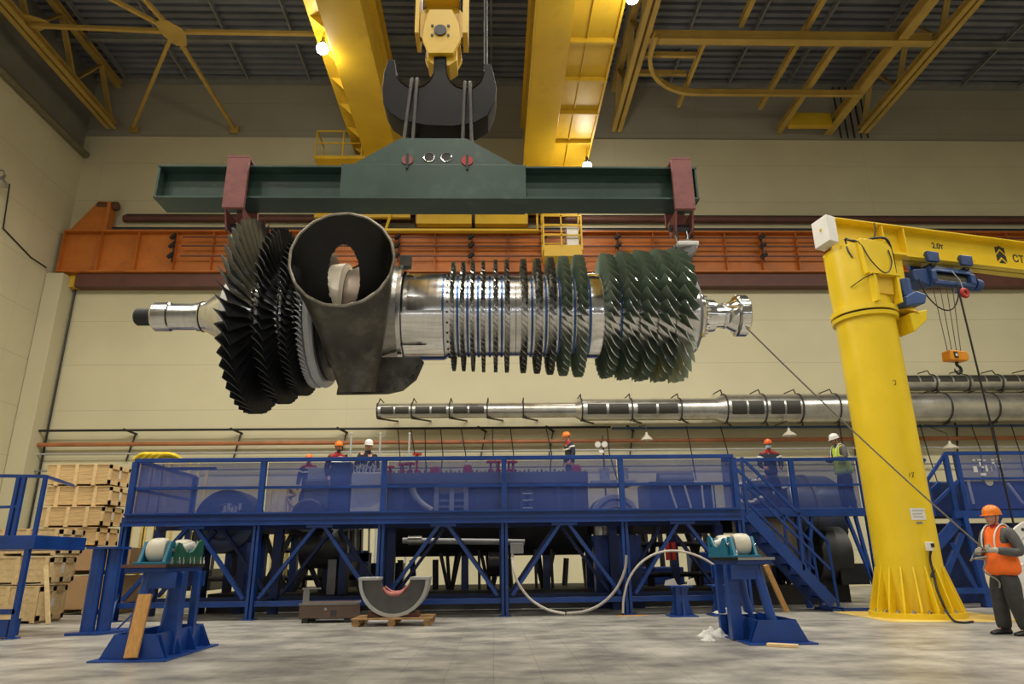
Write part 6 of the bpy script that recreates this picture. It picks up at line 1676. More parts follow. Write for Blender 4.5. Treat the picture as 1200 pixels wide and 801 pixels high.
# nearer stack, cut by the frame
cyf = 15.4
zl = [at(60, yy, y=cyf).z for yy in (618, 651, 685, 0)][:3] + [0.0]
for i, (b, lab) in enumerate(((83, 'pale crate on top of the low stack beside the blue railing frame'), (78, 'pale crate in the middle of the low stack beside the blue railing frame'), (73, 'pale crate at the bottom of the low stack beside the blue railing frame'))):
    x1 = at(b-17, 650, y=cyf).x; x0 = x1-2.6
    crate(lab, x0, x1, cyf, cyf+0.9, zl[i+1]+0.01, zl[i]-0.03, (0.55, 0.74, 0.97), mat=M['woodp'])
    zc_ = (zl[i]+zl[i+1])/2
    mb = None
p0, p1 = at(53, 662, y=cyf-0.08), at(62, 716, y=cyf-0.22)
mb = MB().bar((p1.x, cyf-0.30, 0.02), (p0.x, cyf-0.055, p0.z), 0.085, 0.03, (0, -1, 0))
tag(mb.build('loose_board', M['woodp'], smooth=0), 'pale loose board leaning slantwise on the low crate stack', 'board')

# blue railing frame at the edge of the picture
t = thing('blue_railing_frame', 'blue railing frame with a deck at the edge beside the low crate stack', 'railing frame', (-8.0, 12.6, 0))
yl = 12.4
zd = at(30, 629, y=yl).z; zr = at(45, 558, y=yl).z
xr = at(40, 629, y=yl).x
MB().bar((xr-2.5, yl, zr+0.05), (xr, yl, zr), 0.055, 0.055).build('top_rail', BL, t, smooth=0)
MB().bar((xr-2.5, yl, (zr+zd)/2-0.05), (xr-0.35, yl, (zr+zd)/2), 0.045, 0.045).build('mid_rail', BL, t, smooth=0)
for dx in (0.0, -0.36, -0.46):
    MB().box(xr+dx-0.03, xr+dx+0.03, yl-0.03, yl+0.03, zd, zr).build('post', BL, t, smooth=0)
MB().bar((xr, yl, zr), (xr-0.4, yl+1.5, zr), 0.05, 0.05).build('side_rail', BL, t, smooth=0)
MB().box(xr-2.5, xr+0.05, yl-0.05, yl+1.5, zd-0.20, zd+0.03).build('deck_beam', BL, t, smooth=0, bevel=0.008)
MB().box(xr-0.10, xr-0.02, yl-0.04, yl+0.04, 0.02, zd-0.2).build('leg', BL, t, smooth=0)
MB().box(xr-2.5, xr-0.06, yl-0.04, yl+0.04, 0.38, 0.46).build('low_beam', BL, t, smooth=0)
MB().box(xr-2.5, xr-0.10, yl-0.03, yl+0.3, 0.30, 0.38).build('wood_step', M['woodp'], t, smooth=0)
MB().box(xr-2.5, xr-0.14, yl-0.02, yl+0.3, 0.03, 0.3).build('step_panel', BL, t, smooth=0)
MB().box(xr-0.16, xr+0.05, yl-0.08, yl+0.08, 0, 0.02).build('foot', BL, t, smooth=0)

# ================================================================== BEARING SHELL, PALLET, METAL BOX, HOSES
sc_ = at(463.5, 680, y=14.0)
zpal = 0.155
rO = 0.66
sx, sy0 = sc_.x, 13.75
m_pal = pm('pallet_wood', (0.40, 0.235, 0.10), 0.7, 0, 0.25, 6)
t = thing('wooden_pallet', 'wooden pallet under the half round bearing shell', 'pallet', (sx, 14.1, 0))
for k in range(5):
    MB().box(sx-0.74, sx+0.74, 13.62+0.21*k, 13.75+0.21*k, 0.115, 0.14).build('top_board', m_pal, t, smooth=0)
for dx in (-0.66, 0.0, 0.66):
    for yy in (13.64, 14.05, 14.5):
        MB().box(sx+dx-0.07, sx+dx+0.07, yy, yy+0.1, 0.022, 0.092).build('block', m_pal, t, smooth=0)
    MB().box(sx+dx-0.05, sx+dx+0.05, 13.62, 14.6, 0.092, 0.115).build('stringer', m_pal, t, smooth=0)
    MB().box(sx+dx-0.05, sx+dx+0.05, 13.62, 14.6, 0.0, 0.022).build('bottom_board', m_pal, t, smooth=0)
t = thing('bearing_shell', 'grey half round bearing shell standing open side up on the pallet', 'bearing shell', (sx, 14.0, 0.15))
zs = 0.145 + rO
SY = V((0, 1, 0))
hs = dict(a0=pi, a1=2*pi, ref=(1, 0, 0))
def half(prof, mat, nm, n=40):
    # lathe around y through the lower half
    mb = MB(); vs = []; fs = []
    m = n+1
    for (yy, r) in prof:
        for i in range(m):
            a = pi + pi*i/n
            vs.append((sx + r*cos(a), sy0+yy, zs + r*sin(a)))
    for j in range(len(prof)):
        j2 = (j+1) % len(prof)
        for i in range(n):
            fs.append((j*m+i, j*m+i+1, j2*m+i+1, j2*m+i))
    fs.append(tuple(j*m for j in range(len(prof)))); fs.append(tuple(j*m+n for j in range(len(prof)-1, -1, -1)))
    return mb.add(vs, fs).build(nm, mat, t, smooth=40)
half([(0.0, rO-0.06), (0.0, rO), (0.12, rO), (0.12, rO-0.03), (0.48, rO-0.03), (0.48, rO), (0.6, rO), (0.6, rO-0.06)], M['lgrey'], 'outer_shell')
half([(0.06, rO-0.36), (0.06, rO-0.055), (0.55, rO-0.055), (0.55, rO-0.36)], pm('worn_bearing_metal', (0.10, 0.097, 0.092), 0.45, 0.4, 0.2, 4), 'inner_shell')
for s in (-1, 1):
    p, q = sorted((sx+s*(rO-0.36), sx+s*(rO+0.01)))
    MB().box(p, q, sy0-0.01, sy0+0.62, zs-0.0, zs+0.05).build('joint_face', M['lgrey'], t, smooth=0, bevel=0.006)
    MB().prism([(sx+s*0.20, sy0+0.05, 0.142), (sx+s*0.48, sy0+0.05, 0.142), (sx+s*0.46, sy0+0.05, 0.24), (sx+s*0.38, sy0+0.05, 0.22)], (0, 0.4, 0)).build('chock', M['brown'], t, smooth=0)
def cloth(lab, c, pts, seed):
    random.seed(seed)
    mb = MB()
    path = bez([V(c)+V(p) for p in pts], 6)
    rs = [0.02+0.022*sin(pi*i/(len(path)-1)) + 0.004*random.random() for i in range(len(path))]
    mb.tube(path, rs, 10)
    return tag(mb.build('cloth', M['pinkrag'], smooth=60), lab, 'cloth')
zi = zs-(rO-0.36)-0.015
cloth('pink cloth lying twisted in the hollow of the bearing shell', (sx, sy0+0.1, zi), [(-0.22, 0.02, 0.17), (-0.12, 0.0, 0.08), (0.02, -0.02, 0.05), (0.13, 0.0, 0.08), (0.20, 0.03, 0.14)], 1)
cloth('pale red cloth trailing up the rim inside the bearing shell', (sx, sy0+0.36, zi), [(-0.22, 0.0, 0.19), (-0.08, 0.04, 0.08), (0.06, 0.05, 0.07), (0.18, 0.0, 0.13), (0.27, 0.02, 0.25)], 4)
b0, b1 = at(351, 725, z=0), at(417, 727, z=0)
yb_ = 14.55
x0, x1 = at(350, 720, y=yb_).x, at(414, 720, y=yb_).x
t = thing('metal_box', 'flat brown metal box on small feet beside the pallet', 'metal box', (x0, yb_, 0))
MB().box(x0, x1, yb_, yb_+0.7, 0.09, 0.37).build('box_body', pm('box_brown', (0.13, 0.085, 0.065), 0.5, 0.2, 0.15, 3), t, smooth=0, bevel=0.008)
mb = MB().box(x0-0.01, x1+0.01, yb_-0.012, yb_, 0.335, 0.375).box(x0-0.01, x1+0.01, yb_+0.7, yb_+0.712, 0.335, 0.375); mb.box(x1, x1+0.012, yb_, yb_+0.7, 0.335, 0.375)
mb.build('rim', M['grey'], t, smooth=0)
for (dx, dy) in ((0.06, 0.02), (0.06, 0.58), (x1-x0-0.18, 0.02), (x1-x0-0.18, 0.58)):
    MB().box(x0+dx, x0+dx+0.12, yb_+dy, yb_+dy+0.1, 0, 0.09).build('foot', M['black'], t, smooth=0)
MB().cyl((x0+0.52, yb_-0.012, 0.26), (x0+0.52, yb_, 0.26), 0.03, n=12).build('plug', M['steel'], t)
mb = MB().prism([(x0+0.62, yb_-0.004, 0.12), (x0+0.74, yb_-0.004, 0.12), (x0+0.74, yb_-0.004, 0.24), (x0+0.62, yb_-0.004, 0.24)], (0, 0.004, 0))
mb.build('patch', M['dgrey'], t, smooth=0)
mb = MB().bar((at(356, 708, y=15.3).x, 15.42, 0.12), (at(358, 690, y=15.3).x, 15.42, 0.62), 0.13, 0.03, (0, 1, 0))
mb.box(at(352, 700, y=15.3).x, at(374, 700, y=15.3).x, 15.40, 15.44, 0.60, 0.63)
mb.box(at(352, 700, y=15.3).x, at(374, 700, y=15.3).x, 15.38, 15.46, 0.0, 0.12)
tag(mb.build('upright_board', M['grey'], smooth=0), 'narrow grey upright board behind the flat brown metal box', 'board')
# grey junction box with its hose
pb_ = at(606, 642, y=15.3)
t = thing('junction_box', 'grey junction box hanging on the middle platform post', 'box', pb_)
MB().cbox((pb_.x, 15.44, pb_.z), (0.28, 0.16, 0.22)).build('box_body', M['grey'], t, smooth=0, bevel=0.012)
MB().cyl((pb_.x-0.10, 15.42, pb_.z-0.11), (pb_.x-0.10, 15.42, pb_.z-0.17), 0.035, n=12).build('hose_socket', M['steel'], t)
def hose(lab, pts, r, mat, name='hose'):
    o = MB().tube(bez(pts, 10), r, 10).build(name, mat)
    return tag(o, lab, 'hose')
m_hose = pm('ivory_hose', (0.52, 0.48, 0.42), 0.5, 0, 0.1, 20)
m_hose2 = pm('grey_hose', (0.34, 0.31, 0.28), 0.45, 0, 0.1, 20)
yh = 15.30
hq = lambda px, py, y=yh: at(px, py, y=y)
g0 = hq(600, 649)
h1 = [(pb_.x-0.10, 15.42, pb_.z-0.18), hq(602, 668), hq(608, 684), hq(622, 702), hq(642, 714), hq(662, 718.5), hq(685, 716), hq(705, 707), hq(722, 690), hq(732, 668), hq(734, 650)]
h1 = [V((p[0], p[1], max(p[2], 0.032))) for p in h1]
hose('ivory hose drooping to the floor from the grey junction box', h1[:6], 0.026, m_hose)
hose('grey brown hose rising from the floor up the platform post', [h1[5] + V((0.03, 0, 0)), *h1[6:]], 0.029, m_hose2)
h2 = [hq(730, 718), hq(731, 700), hq(737, 678), hq(750, 660), hq(768, 648.5), hq(790, 645), hq(815, 650), hq(838, 663), hq(855, 682)]
h2 = [V((p.x, p.y, max(p.z, 0.04))) for p in h2]
hose('grey hose arching high beside the short pedestals', h2, 0.025, m_hose)
q0, q1 = at(719, 720, z=0.0), at(752, 719, z=0.0)
mb = MB().box(q0.x, q1.x, 15.18, 15.36, 0.0, 0.012)
tag(mb.build('floor_plank', M['plank'], smooth=0), 'thin orange plank on the floor under the arching hose', 'plank')
# white machine casing at the edge of the picture
t = thing('white_casing', 'white round machine casing with a bolted flange at the edge behind the worker', 'machine casing', (9.5, 12.6, 0))
cw = at(1238, 668, y=12.6)
MB().lathe([(0, 0.0), (-0.02, 0.3), (0.06, 0.62), (0.16, 0.78), (0.16, 0.80), (0.9, 0.80), (0.9, 0.0)], (cw.x, 12.45, cw.z-0.1), (0, 1, 0), 56).build('casing_dome', M['white'], t)
MB().lathe([(0.1, 0.78), (0.1, 0.98), (0.16, 0.98), (0.16, 0.78)], (cw.x, 12.5, cw.z-0.06), (0, 1, 0), 56).build('flange_ring', M['white'], t)
for k in range(24):
    a = 2*pi*k/24
    p = V((cw.x+0.89*cos(a), 12.6, cw.z-0.06+0.89*sin(a)))
    MB().cyl(p, p - V((0, 0.012, 0)), 0.03, n=10).build('bolt_hole', M['dgrey'], t)
MB().tube(arc((at(1197, 655, y=12.3).x, 12.36, at(1197, 655, y=12.3).z), 0.10, radians(60), radians(300), 14, X, (0, 0, 1)), 0.028, 8).build('lifting_eye', M['white'], t)
for dx in (-0.6, 0.3):
    MB().prism([(cw.x+dx, 12.6, 0), (cw.x+dx+0.3, 12.6, 0), (cw.x+dx+0.25, 12.6, 0.6), (cw.x+dx+0.05, 12.6, 0.6)], (0, 0.6, 0)).build('foot', M['white'], t, smooth=0)
# ================================================================== PEOPLE
m_skin = pm('skin', (0.52, 0.27, 0.19), 0.5, 0, 0.06, 12)
m_lips = pm('lips', (0.36, 0.13, 0.11), 0.5)
m_eye = pm('eye_white', (0.65, 0.62, 0.58), 0.3)
m_iris = pm('eye_dark', (0.02, 0.015, 0.012), 0.3)
m_hair = pm('dark_hair', (0.03, 0.022, 0.016), 0.6, 0, 0.3, 40)
m_orange_h = pm('orange_helmet', (0.80, 0.20, 0.012), 0.3, 0, 0.05, 6)
m_white_h = pm('white_helmet', (0.78, 0.77, 0.74), 0.3, 0, 0.04, 6)
m_redh = pm('red_orange_helmet', (0.72, 0.12, 0.02), 0.35, 0, 0.05, 6)
m_navy = pm('navy_cloth', (0.018, 0.025, 0.05), 0.85, 0, 0.25, 14, bump=0.3, bscale=9)
m_greycl = pm('grey_cloth', (0.085, 0.085, 0.085), 0.85, 0, 0.25, 10, bump=0.4, bscale=8)
m_dkgrey = pm('dark_work_trousers', (0.035, 0.034, 0.033), 0.85, 0, 0.3, 8, bump=0.4, bscale=8)
m_redcl = pm('red_jacket_cloth', (0.36, 0.028, 0.028), 0.85, 0, 0.2, 10, bump=0.3, bscale=9)
m_blackcl = pm('black_cloth', (0.014, 0.014, 0.015), 0.85, 0, 0.25, 12)
m_hiviso = pm('orange_vest_cloth', (0.95, 0.16, 0.015), 0.8, 0, 0.08, 7, bump=0.35, bscale=7)
m_hivisy = pm('lime_vest_cloth', (0.60, 0.78, 0.06), 0.8, 0, 0.08, 7)
m_refl = pm('reflective_tape', (0.72, 0.74, 0.70), 0.4, 0.1, 0.05, 20)
m_glove = pm('work_glove', (0.45, 0.42, 0.34), 0.85, 0, 0.15, 20)
m_mask = pm('face_mask', (0.42, 0.62, 0.72), 0.8)
m_boot = pm('black_boot', (0.012, 0.011, 0.011), 0.5, 0, 0.2, 12)

def skin_mesh(verts, edges, radii, sub=2, root=0):
    """grow a smooth surface over a joint graph and return (verts, faces)"""
    me = bpy.data.meshes.new('tmp'); me.from_pydata([tuple(v) for v in verts], edges, [])
    ob = bpy.data.objects.new('tmp', me); COL.objects.link(ob)
    md = ob.modifiers.new('skin', 'SKIN'); md.branch_smoothing = 0.6
    if not me.skin_vertices: me.attributes  # layer is made with the modifier
    for i, sv in enumerate(me.skin_vertices[0].data):
        r = radii[i]; sv.radius = r if isinstance(r, tuple) else (r, r)
        sv.use_root = (i == root)
    sd = ob.modifiers.new('sub', 'SUBSURF'); sd.levels = sub; sd.render_levels = sub
    dg = bpy.context.evaluated_depsgraph_get(); dg.update()
    ev = ob.evaluated_get(dg); m2 = ev.to_mesh()
    vs = [V(v.co) for v in m2.vertices]; fs = [tuple(p.vertices) for p in m2.polygons]
    ev.to_mesh_clear()
    bpy.data.objects.remove(ob); bpy.data.meshes.remove(me)
    return vs, fs

def head_mesh(mb, c, R, k=1.0):
    """sculpted head: c = centre, R = rotation (x right, y forward, z up); material 0 skin, 1 lips, 2 eye white, 3 iris, 4 hair"""
    n, m = 32, 24
    vs = []
    def pt(th, ph):
        x = cos(ph)*sin(th); y = cos(ph)*cos(th); z = sin(ph)          # th=0 forward
        sx, sy, sz = 0.076, 0.097, 0.118
        if z < 0:
            sx *= 1-0.34*(-z)**1.3; sy *= 1-0.20*(-z)
        px, py, pz = x*sx, y*sy, z*sz
        f = max(0, y)
        if y < 0 and z < -0.1: py *= 1-0.35*min(1, (-z-0.1)*1.6)
        # brow, sockets, nose, lips, chin
        g = lambda a, b, s: math.exp(-((a-b)/s)**2)
        py += f*0.007*g(pz, 0.030, 0.014)*g(px, 0, 0.05)
        py -= f*0.012*(g(px, 0.031, 0.016)+g(px, -0.031, 0.016))*g(pz, 0.010, 0.014)
        nz = min(1, max(0, (0.022-pz)/0.052))
        py += f*0.026*g(px, 0, 0.011+0.006*nz)*(nz if pz > -0.032 else 0)*1.0
        py += f*0.007*g(px, 0, 0.024)*g(pz, -0.052, 0.010)
        py += f*0.010*g(px, 0, 0.026)*g(pz, -0.092, 0.018)
        return V((px, py, pz))*k
    vs.append(pt(0, -pi/2))
    for j in range(1, m):
        for i in range(n): vs.append(pt(2*pi*i/n, -pi/2+pi*j/m))
    vs.append(pt(0, pi/2))
    fs = [(0, 1+i, 1+(i+1) % n) for i in range(n)]
    for j in range(m-2):
        for i in range(n): fs.append((1+j*n+i, 1+(j+1)*n+i, 1+(j+1)*n+(i+1) % n, 1+j*n+(i+1) % n))
    L = len(vs)-1
    fs += [(L, 1+(m-2)*n+(i+1) % n, 1+(m-2)*n+i) for i in range(n)]
    W_ = [c + R @ v for v in vs]
    o = len(mb.v)
    mb.v += W_
    for f in fs:
        q = sum((vs[i] for i in f), V((0, 0, 0)))/len(f)/k
        mi = 0
        if q.y > 0.05 and abs(q.x) < 0.024 and -0.060 < q.z < -0.046: mi = 1
        if (q.y < 0.035 and q.z > 0.012 and abs(q.x) > 0.0) or q.z > 0.075 or (q.y < -0.03 and q.z > -0.04): mi = 4
        mb.f.append(tuple(i+o for i in f)); mb.mi.append(mi)
    for s in (-1, 1):
        mb.ball(c + R @ V((s*0.031*k, 0.080*k, 0.010*k)), 0.012*k, 10, 8, 2)
        mb.ball(c + R @ V((s*0.031*k, 0.0895*k, 0.010*k)), 0.0055*k, 8, 6, 3)
        # ear
        e = []
        for a in range(10):
            t = 2*pi*a/10
            e.append(c + R @ (V((s*0.074, -0.005 + 0.018*cos(t), -0.002 + 0.032*sin(t)))*k))
        mb.tube(e + [e[0]], 0.008*k, 6, 0)
        mb.prism(e, R @ V((s*0.004*k, 0, 0)), 0)

def hand(mb, wrist, d, side, curl=0.8, k=1.0, mi=0):
    """palm, four bent fingers of different lengths and a thumb; d = pointing direction, side = thumb side"""
    d = V(d).normalized(); s = V(side); s = (s - d*s.dot(d)).normalized(); n = d.cross(s)
    wrist = V(wrist)
    P0 = wrist - d*0.02; 
    # palm as a flattened loft
    secs = [(-0.02, 0.026, 0.019), (0.02, 0.034, 0.016), (0.06, 0.041, 0.015), (0.088, 0.040, 0.013), (0.096, 0.032, 0.008)]
    vs = []; N = 12
    for (a, w_, t_) in secs:
        for i in range(N):
            th = 2*pi*i/N
            vs.append(wrist + d*a*k + s*w_*k*cos(th) + n*t_*k*sin(th))
    fs = [(j*N+i, j*N+(i+1) % N, (j+1)*N+(i+1) % N, (j+1)*N+i) for j in range(len(secs)-1) for i in range(N)]
    fs += [tuple(range(N-1, -1, -1)), tuple(range((len(secs)-1)*N, len(secs)*N))]
    mb.add(vs, fs, mi)
    for i, (o, L, r) in enumerate(((0.030, 0.070, 0.0092), (0.010, 0.079, 0.0096), (-0.010, 0.073, 0.0092), (-0.029, 0.058, 0.0082))):
        b = wrist + d*0.082*k + s*o*k
        p = [b - d*0.02*k, b]
        ang = 0
        for (f, c_) in ((0.45, 0.75), (0.30, 1.0), (0.25, 0.7)):
            ang += curl*c_
            p.append(p[-1] + (d*cos(ang) - n*sin(ang))*L*f*k)
        q = bez(p, 3)
        mb.tube(q, [r*k*(1-0.28*a/(len(q)-1)) for a in range(len(q))], 8, mi)
    b = wrist + d*0.022*k + s*0.028*k
    p = [b - s*0.012*k, b + (s*0.6+d*0.7)*0.022*k - n*0.006*k, b + (s*0.5+d*0.9)*0.046*k - n*(0.010+0.018*curl)*k, b + (s*0.25+d*1.0)*0.066*k - n*(0.012+0.036*curl)*k]
    q = bez(p, 3)
    mb.tube(q, [0.0115*k*(1-0.25*a/(len(q)-1)) for a in range(len(q))], 8, mi)

def helmet(t, c, R, mat, k=1.0):
    c2 = c + R @ V((0, -0.006, 0.030*k))
    n = 28; prof = [(-0.005, 1.0), (0.03, 1.0), (0.065, 0.92), (0.092, 0.74), (0.108, 0.48), (0.116, 0.2), (0.118, 0.0)]
    vs = []; fs = []
    for (z, r) in prof:
        for i in range(n):
            a = 2*pi*i/n
            ridge = 1+0.012*(abs(sin(a)) < 0.25)*(r < 0.95)
            vs.append(c2 + R @ (V((0.098*r*sin(a)*ridge, 0.122*r*cos(a)*ridge, z*1.06+0.006*(abs(sin(a)) < 0.25)*(r < 0.9)))*k))
    m = len(prof)
    fs = [(j*n+i, j*n+(i+1) % n, (j+1)*n+(i+1) % n, (j+1)*n+i) for j in range(m-1) for i in range(n)]
    hel = MB().add(vs, fs).build('helmet', mat, t, smooth=60)
    b = MB(); vs = []
    for zz in (-0.008, 0.002):
        for i in range(n):
            a = 2*pi*i/n
            vs.append(c2 + R @ (V((0.096*sin(a), 0.120*cos(a), zz))*k))
        for i in range(n):
            a = 2*pi*i/n
            f = max(0, cos(a))
            vs.append(c2 + R @ (V((0.106*sin(a), 0.130*cos(a)+0.042*f*f, zz-0.008*f))*k))
    fs = []
    for i in range(n):
        j = (i+1) % n
        fs += [(i, j, n+j, n+i), (2*n+i, 3*n+i, 3*n+j, 2*n+j), (n+i, n+j, 3*n+j, 3*n+i), (i, 2*n+i, 2*n+j, j)]
    b.add(vs, fs).build('helmet_brim', mat, hel, smooth=40)
    # inner headband, ear to ear strap
    MB().tube([c + R @ (V(p)*k) for p in ((0.080, 0.015, 0.02), (0.076, 0.03, -0.05), (0.035, 0.045, -0.112), (-0.035, 0.045, -0.112), (-0.076, 0.03, -0.05), (-0.080, 0.015, 0.02))], 0.004, 5).build('chin_strap', m_blackcl, hel)

def person(label, loc, heading, H=1.78, wide=1.0, hk=1.0, jacket=m_navy, trousers=m_navy, helm=m_orange_h, pose=None, vest=None, yoke=None, gloves=None, mask=False, collar=None, look=0.0, nod=0.0, lean=0.0, beard=False, arms=None):
    """heading: angle of the facing direction from +x; arms: ((elbowL, wristL), (elbowR, wristR)) in body coords x right, y forward, z up"""
    k = H/1.78
    t = thing('person', label, 'person', loc)
    f = V((cos(heading), sin(heading), 0)); r = V((f.y, -f.x, 0))
    B = Matrix((r, f, V((0, 0, 1)))).transposed()
    O = V(loc)
    B0 = B; Wd = Matrix.Diagonal(V((wide, 1+(wide-1)*0.8, 1)))
    hipz = 0.93
    def bl(p):
        p = V(p)
        if p.z > hipz:                     # torso leans forward about the hips
            q = p - V((0, 0, hipz)); p = V((q.x, q.y*cos(lean)+q.z*sin(lean), hipz + q.z*cos(lean)-q.y*sin(lean)))
        return O + B @ (Wd @ p*k)
    def blr(p): return O + B @ (Wd @ V(p)*k)    # without the lean
    if arms is None: arms = (((-0.25, -0.02, 1.16), (-0.24, 0.10, 0.93)), ((0.25, -0.02, 1.16), (0.24, 0.10, 0.93)))
    feet = pose or (((-0.11, 0.0, 0.93), (-0.11, 0.02, 0.50), (-0.11, -0.03, 0.085)), ((0.11, 0.0, 0.93), (0.11, 0.03, 0.50), (0.12, 0.0, 0.085)))
    shL, shR = V((-0.185, -0.01, 1.44)), V((0.185, -0.01, 1.44))
    (eL, wL), (eR, wR) = arms
    J = [bl((0, 0, 0.95)), bl((0, 0.0, 1.10)), bl((0, 0.005, 1.28)), bl((0, -0.005, 1.44)), bl((0, 0.0, 1.53)), bl((0, 0.01, 1.60)),
         bl(shL), blr(eL), blr(wL), bl(shR), blr(eR), blr(wR)]
    E = [(0, 1), (1, 2), (2, 3), (3, 4), (4, 5), (3, 6), (6, 7), (7, 8), (3, 9), (9, 10), (10, 11)]
    g_ = lambda q: tuple(c*wide for c in q) if isinstance(q, tuple) else q*wide
    RR = [0.10, 0.105, 0.13, 0.10, 0.055, 0.055, 0.062, 0.045, 0.030, 0.062, 0.045, 0.030]
    n0 = len(J)
    for (h_, kn, an) in feet:
        J += [blr(h_), blr(kn), blr(an), blr(V(an)+V((0, 0.13, -0.045)))]
        a = len(J)-4
        E += [(0, a), (a, a+1), (a+1, a+2), (a+2, a+3)]
        RR += [0.055, 0.050, 0.034, 0.020]
    vs, fs = skin_mesh(J, E, [x*k for x in RR], 2)
    body = MB().add(vs, fs)
    Rh = B @ Matrix.Rotation(look, 3, 'Z') @ Matrix.Rotation(-nod, 3, 'X')
    hc = bl((0, 0.03, 1.655-0.03*(hk-1)))
    head_mesh(body, hc, Rh, k*hk)
    for (e, w_, s) in ((eL, wL, 1), (eR, wR, -1)):
        d = (blr(w_)-blr(e)).normalized()
        if gloves is None:
            hand(body, blr(w_), d, (B @ V((s*0.55, 0.1, 0.85))), 0.55, k)
    body.build('body', [m_skin, m_lips, m_eye, m_iris, m_hair], t, smooth=70)
    if gloves:
        for (e, w_, s) in ((eL, wL, 1), (eR, wR, -1)):
            g = MB(); d = (blr(w_)-blr(e)).normalized()
            hand(g, blr(w_), d, (B @ V((s*0.35, 0.1, 0.9))), 1.15, k*1.16)
            g.tube([blr(w_)-d*0.06, blr(w_)+d*0.0, blr(w_)+d*0.02], [0.045, 0.036, 0.03], 10)
            g.build('glove', gloves, t, smooth=60)
    # jacket with sleeves and a collar
    Jj = [bl((0, 0, 0.86)), bl((0, 0, 1.02)), bl((0, 0.005, 1.20)), bl((0, 0.0, 1.36)), bl((0, -0.012, 1.485)), bl(shL), blr(eL), blr(wL) - (blr(wL)-blr(eL)).normalized()*0.015, bl(shR), blr(eR), blr(wR) - (blr(wR)-blr(eR)).normalized()*0.015]
    Ej = [(0, 1), (1, 2), (2, 3), (3, 4), (3, 5), (5, 6), (6, 7), (3, 8), (8, 9), (9, 10)]
    Rj = [(0.185, 0.150), (0.178, 0.142), (0.180, 0.145), (0.165, 0.135), (0.075, 0.075), 0.088, 0.068, 0.050, 0.088, 0.068, 0.050]
    Rj = [g_(q) for q in Rj]
    vs, fs = skin_mesh(Jj, Ej, [tuple(c*k for c in x) if isinstance(x, tuple) else x*k for x in Rj], 2)
    jk = MB().add(vs, fs).build('jacket', jacket, t, smooth=70)
    MB().tube([bl((0, -0.01, 1.46)), bl((0, 0.0, 1.52)), bl((0, 0.004, 1.545))], [0.088*k, 0.074*k, 0.070*k], 20).build('collar', collar or yoke or jacket, jk, smooth=60)
    # trousers and boots
    Jt = [bl((0, 0, 0.98)), bl((0, 0, 0.90))]; Et = [(0, 1)]; Rt = [(0.170, 0.135), (0.175, 0.145)]
    for (h_, kn, an) in feet:
        a = len(Jt)
        Jt += [blr(V(h_)+V((0, 0, -0.10))), blr(kn), blr(V(an)+V((0, 0.0, -0.045)))]
        Et += [(1, a), (a, a+1), (a+1, a+2)]; Rt += [0.128, 0.098, 0.090]
    Rt = [g_(q) for q in Rt]
    vs, fs = skin_mesh(Jt, Et, [tuple(c*k for c in x) if isinstance(x, tuple) else x*k for x in Rt], 2, 1)
    MB().add(vs, fs).build('trousers', trousers, t, smooth=70)
    for (h_, kn, an) in feet:
        A = V(an)
        b = MB(); secs = []
        for (yy, w_, hh) in ((-0.085, 0.030, 0.05), (-0.06, 0.044, 0.10), (0.0, 0.047, 0.115), (0.06, 0.046, 0.085), (0.13, 0.052, 0.062), (0.18, 0.046, 0.05), (0.205, 0.028, 0.036)):
            row = []
            for i in range(14):
                a = 2*pi*i/14
                row.append(blr((A.x + w_*cos(a), A.y+yy, max(0.0, (A.z-0.085) + hh*0.5 + hh*0.5*sin(a)*1.0))))
            secs.append(row)
        vs = [p for row in secs for p in row]
        fs = [(j*14+i, j*14+(i+1) % 14, (j+1)*14+(i+1) % 14, (j+1)*14+i) for j in range(len(secs)-1) for i in range(14)]
        fs += [tuple(range(13, -1, -1)), tuple(range((len(secs)-1)*14, len(secs)*14))]
        b.add(vs, fs); b.cyl(blr(A+V((0, -0.015, 0.0))), blr(A+V((0, -0.01, 0.12))), 0.055*k, 0.060*k, 14)
        b.build('boot', m_boot, t, smooth=60)
    helmet(t, hc, Rh, helm, k*hk)
    if mask:
        mb = MB(); vs = []
        for z in (-0.085, -0.06, -0.03, -0.012):
            for i in range(13):
                a = radians(-78+13*i)
                rr = 1.0+0.16*math.exp(-(a/0.45)**2)
                vs.append(hc + Rh @ (V((0.076*sin(a)*(1-0.0*z), 0.097*cos(a)*rr*(1.0 if z > -0.07 else 0.9)+0.004, z))*k))
        fs = [(j*13+i, j*13+i+1, (j+1)*13+i+1, (j+1)*13+i) for j in range(3) for i in range(12)]
        n = len(vs); vs2 = [hc + (v-hc)*0.95 for v in vs]
        o = mb.add(vs, fs).add(vs2, fs).build('face_mask', m_mask, t, smooth=60)
    if beard:
        mb = MB()
        mb.ball(hc + Rh @ (V((0, 0.052, -0.085))*k), 0.05*k, 14, 10, sc=(1.05, 0.9, 0.85))
        mb.build('beard', m_hair, t, smooth=60)
    if yoke:
        # coloured yoke over the shoulders with a white piping band
        Jy = [bl((0, 0.0, 1.37)), bl((0, -0.005, 1.46)), bl(shL + V((0.01, 0, 0.005))), bl(shR + V((-0.01, 0, 0.005))), bl(shL*0.75+V(eL)*0.25), bl(shR*0.75+V(eR)*0.25)]
        vs, fs = skin_mesh(Jy, [(0, 1), (0, 2), (0, 3), (2, 4), (3, 5)], [(0.172*k, 0.143*k), (0.085*k, 0.085*k), 0.098*k, 0.098*k, 0.092*k, 0.092*k], 2)
        MB().add(vs, fs).build('shoulder_yoke', yoke, jk, smooth=70)
        def band(z, rx_, ry_):
            pts = [bl((rx_*cos(2*pi*i/28), ry_*sin(2*pi*i/28), z)) for i in range(28)]
            return MB().tube(pts + [pts[0], pts[1]], 0.020*k, 8, caps=False)
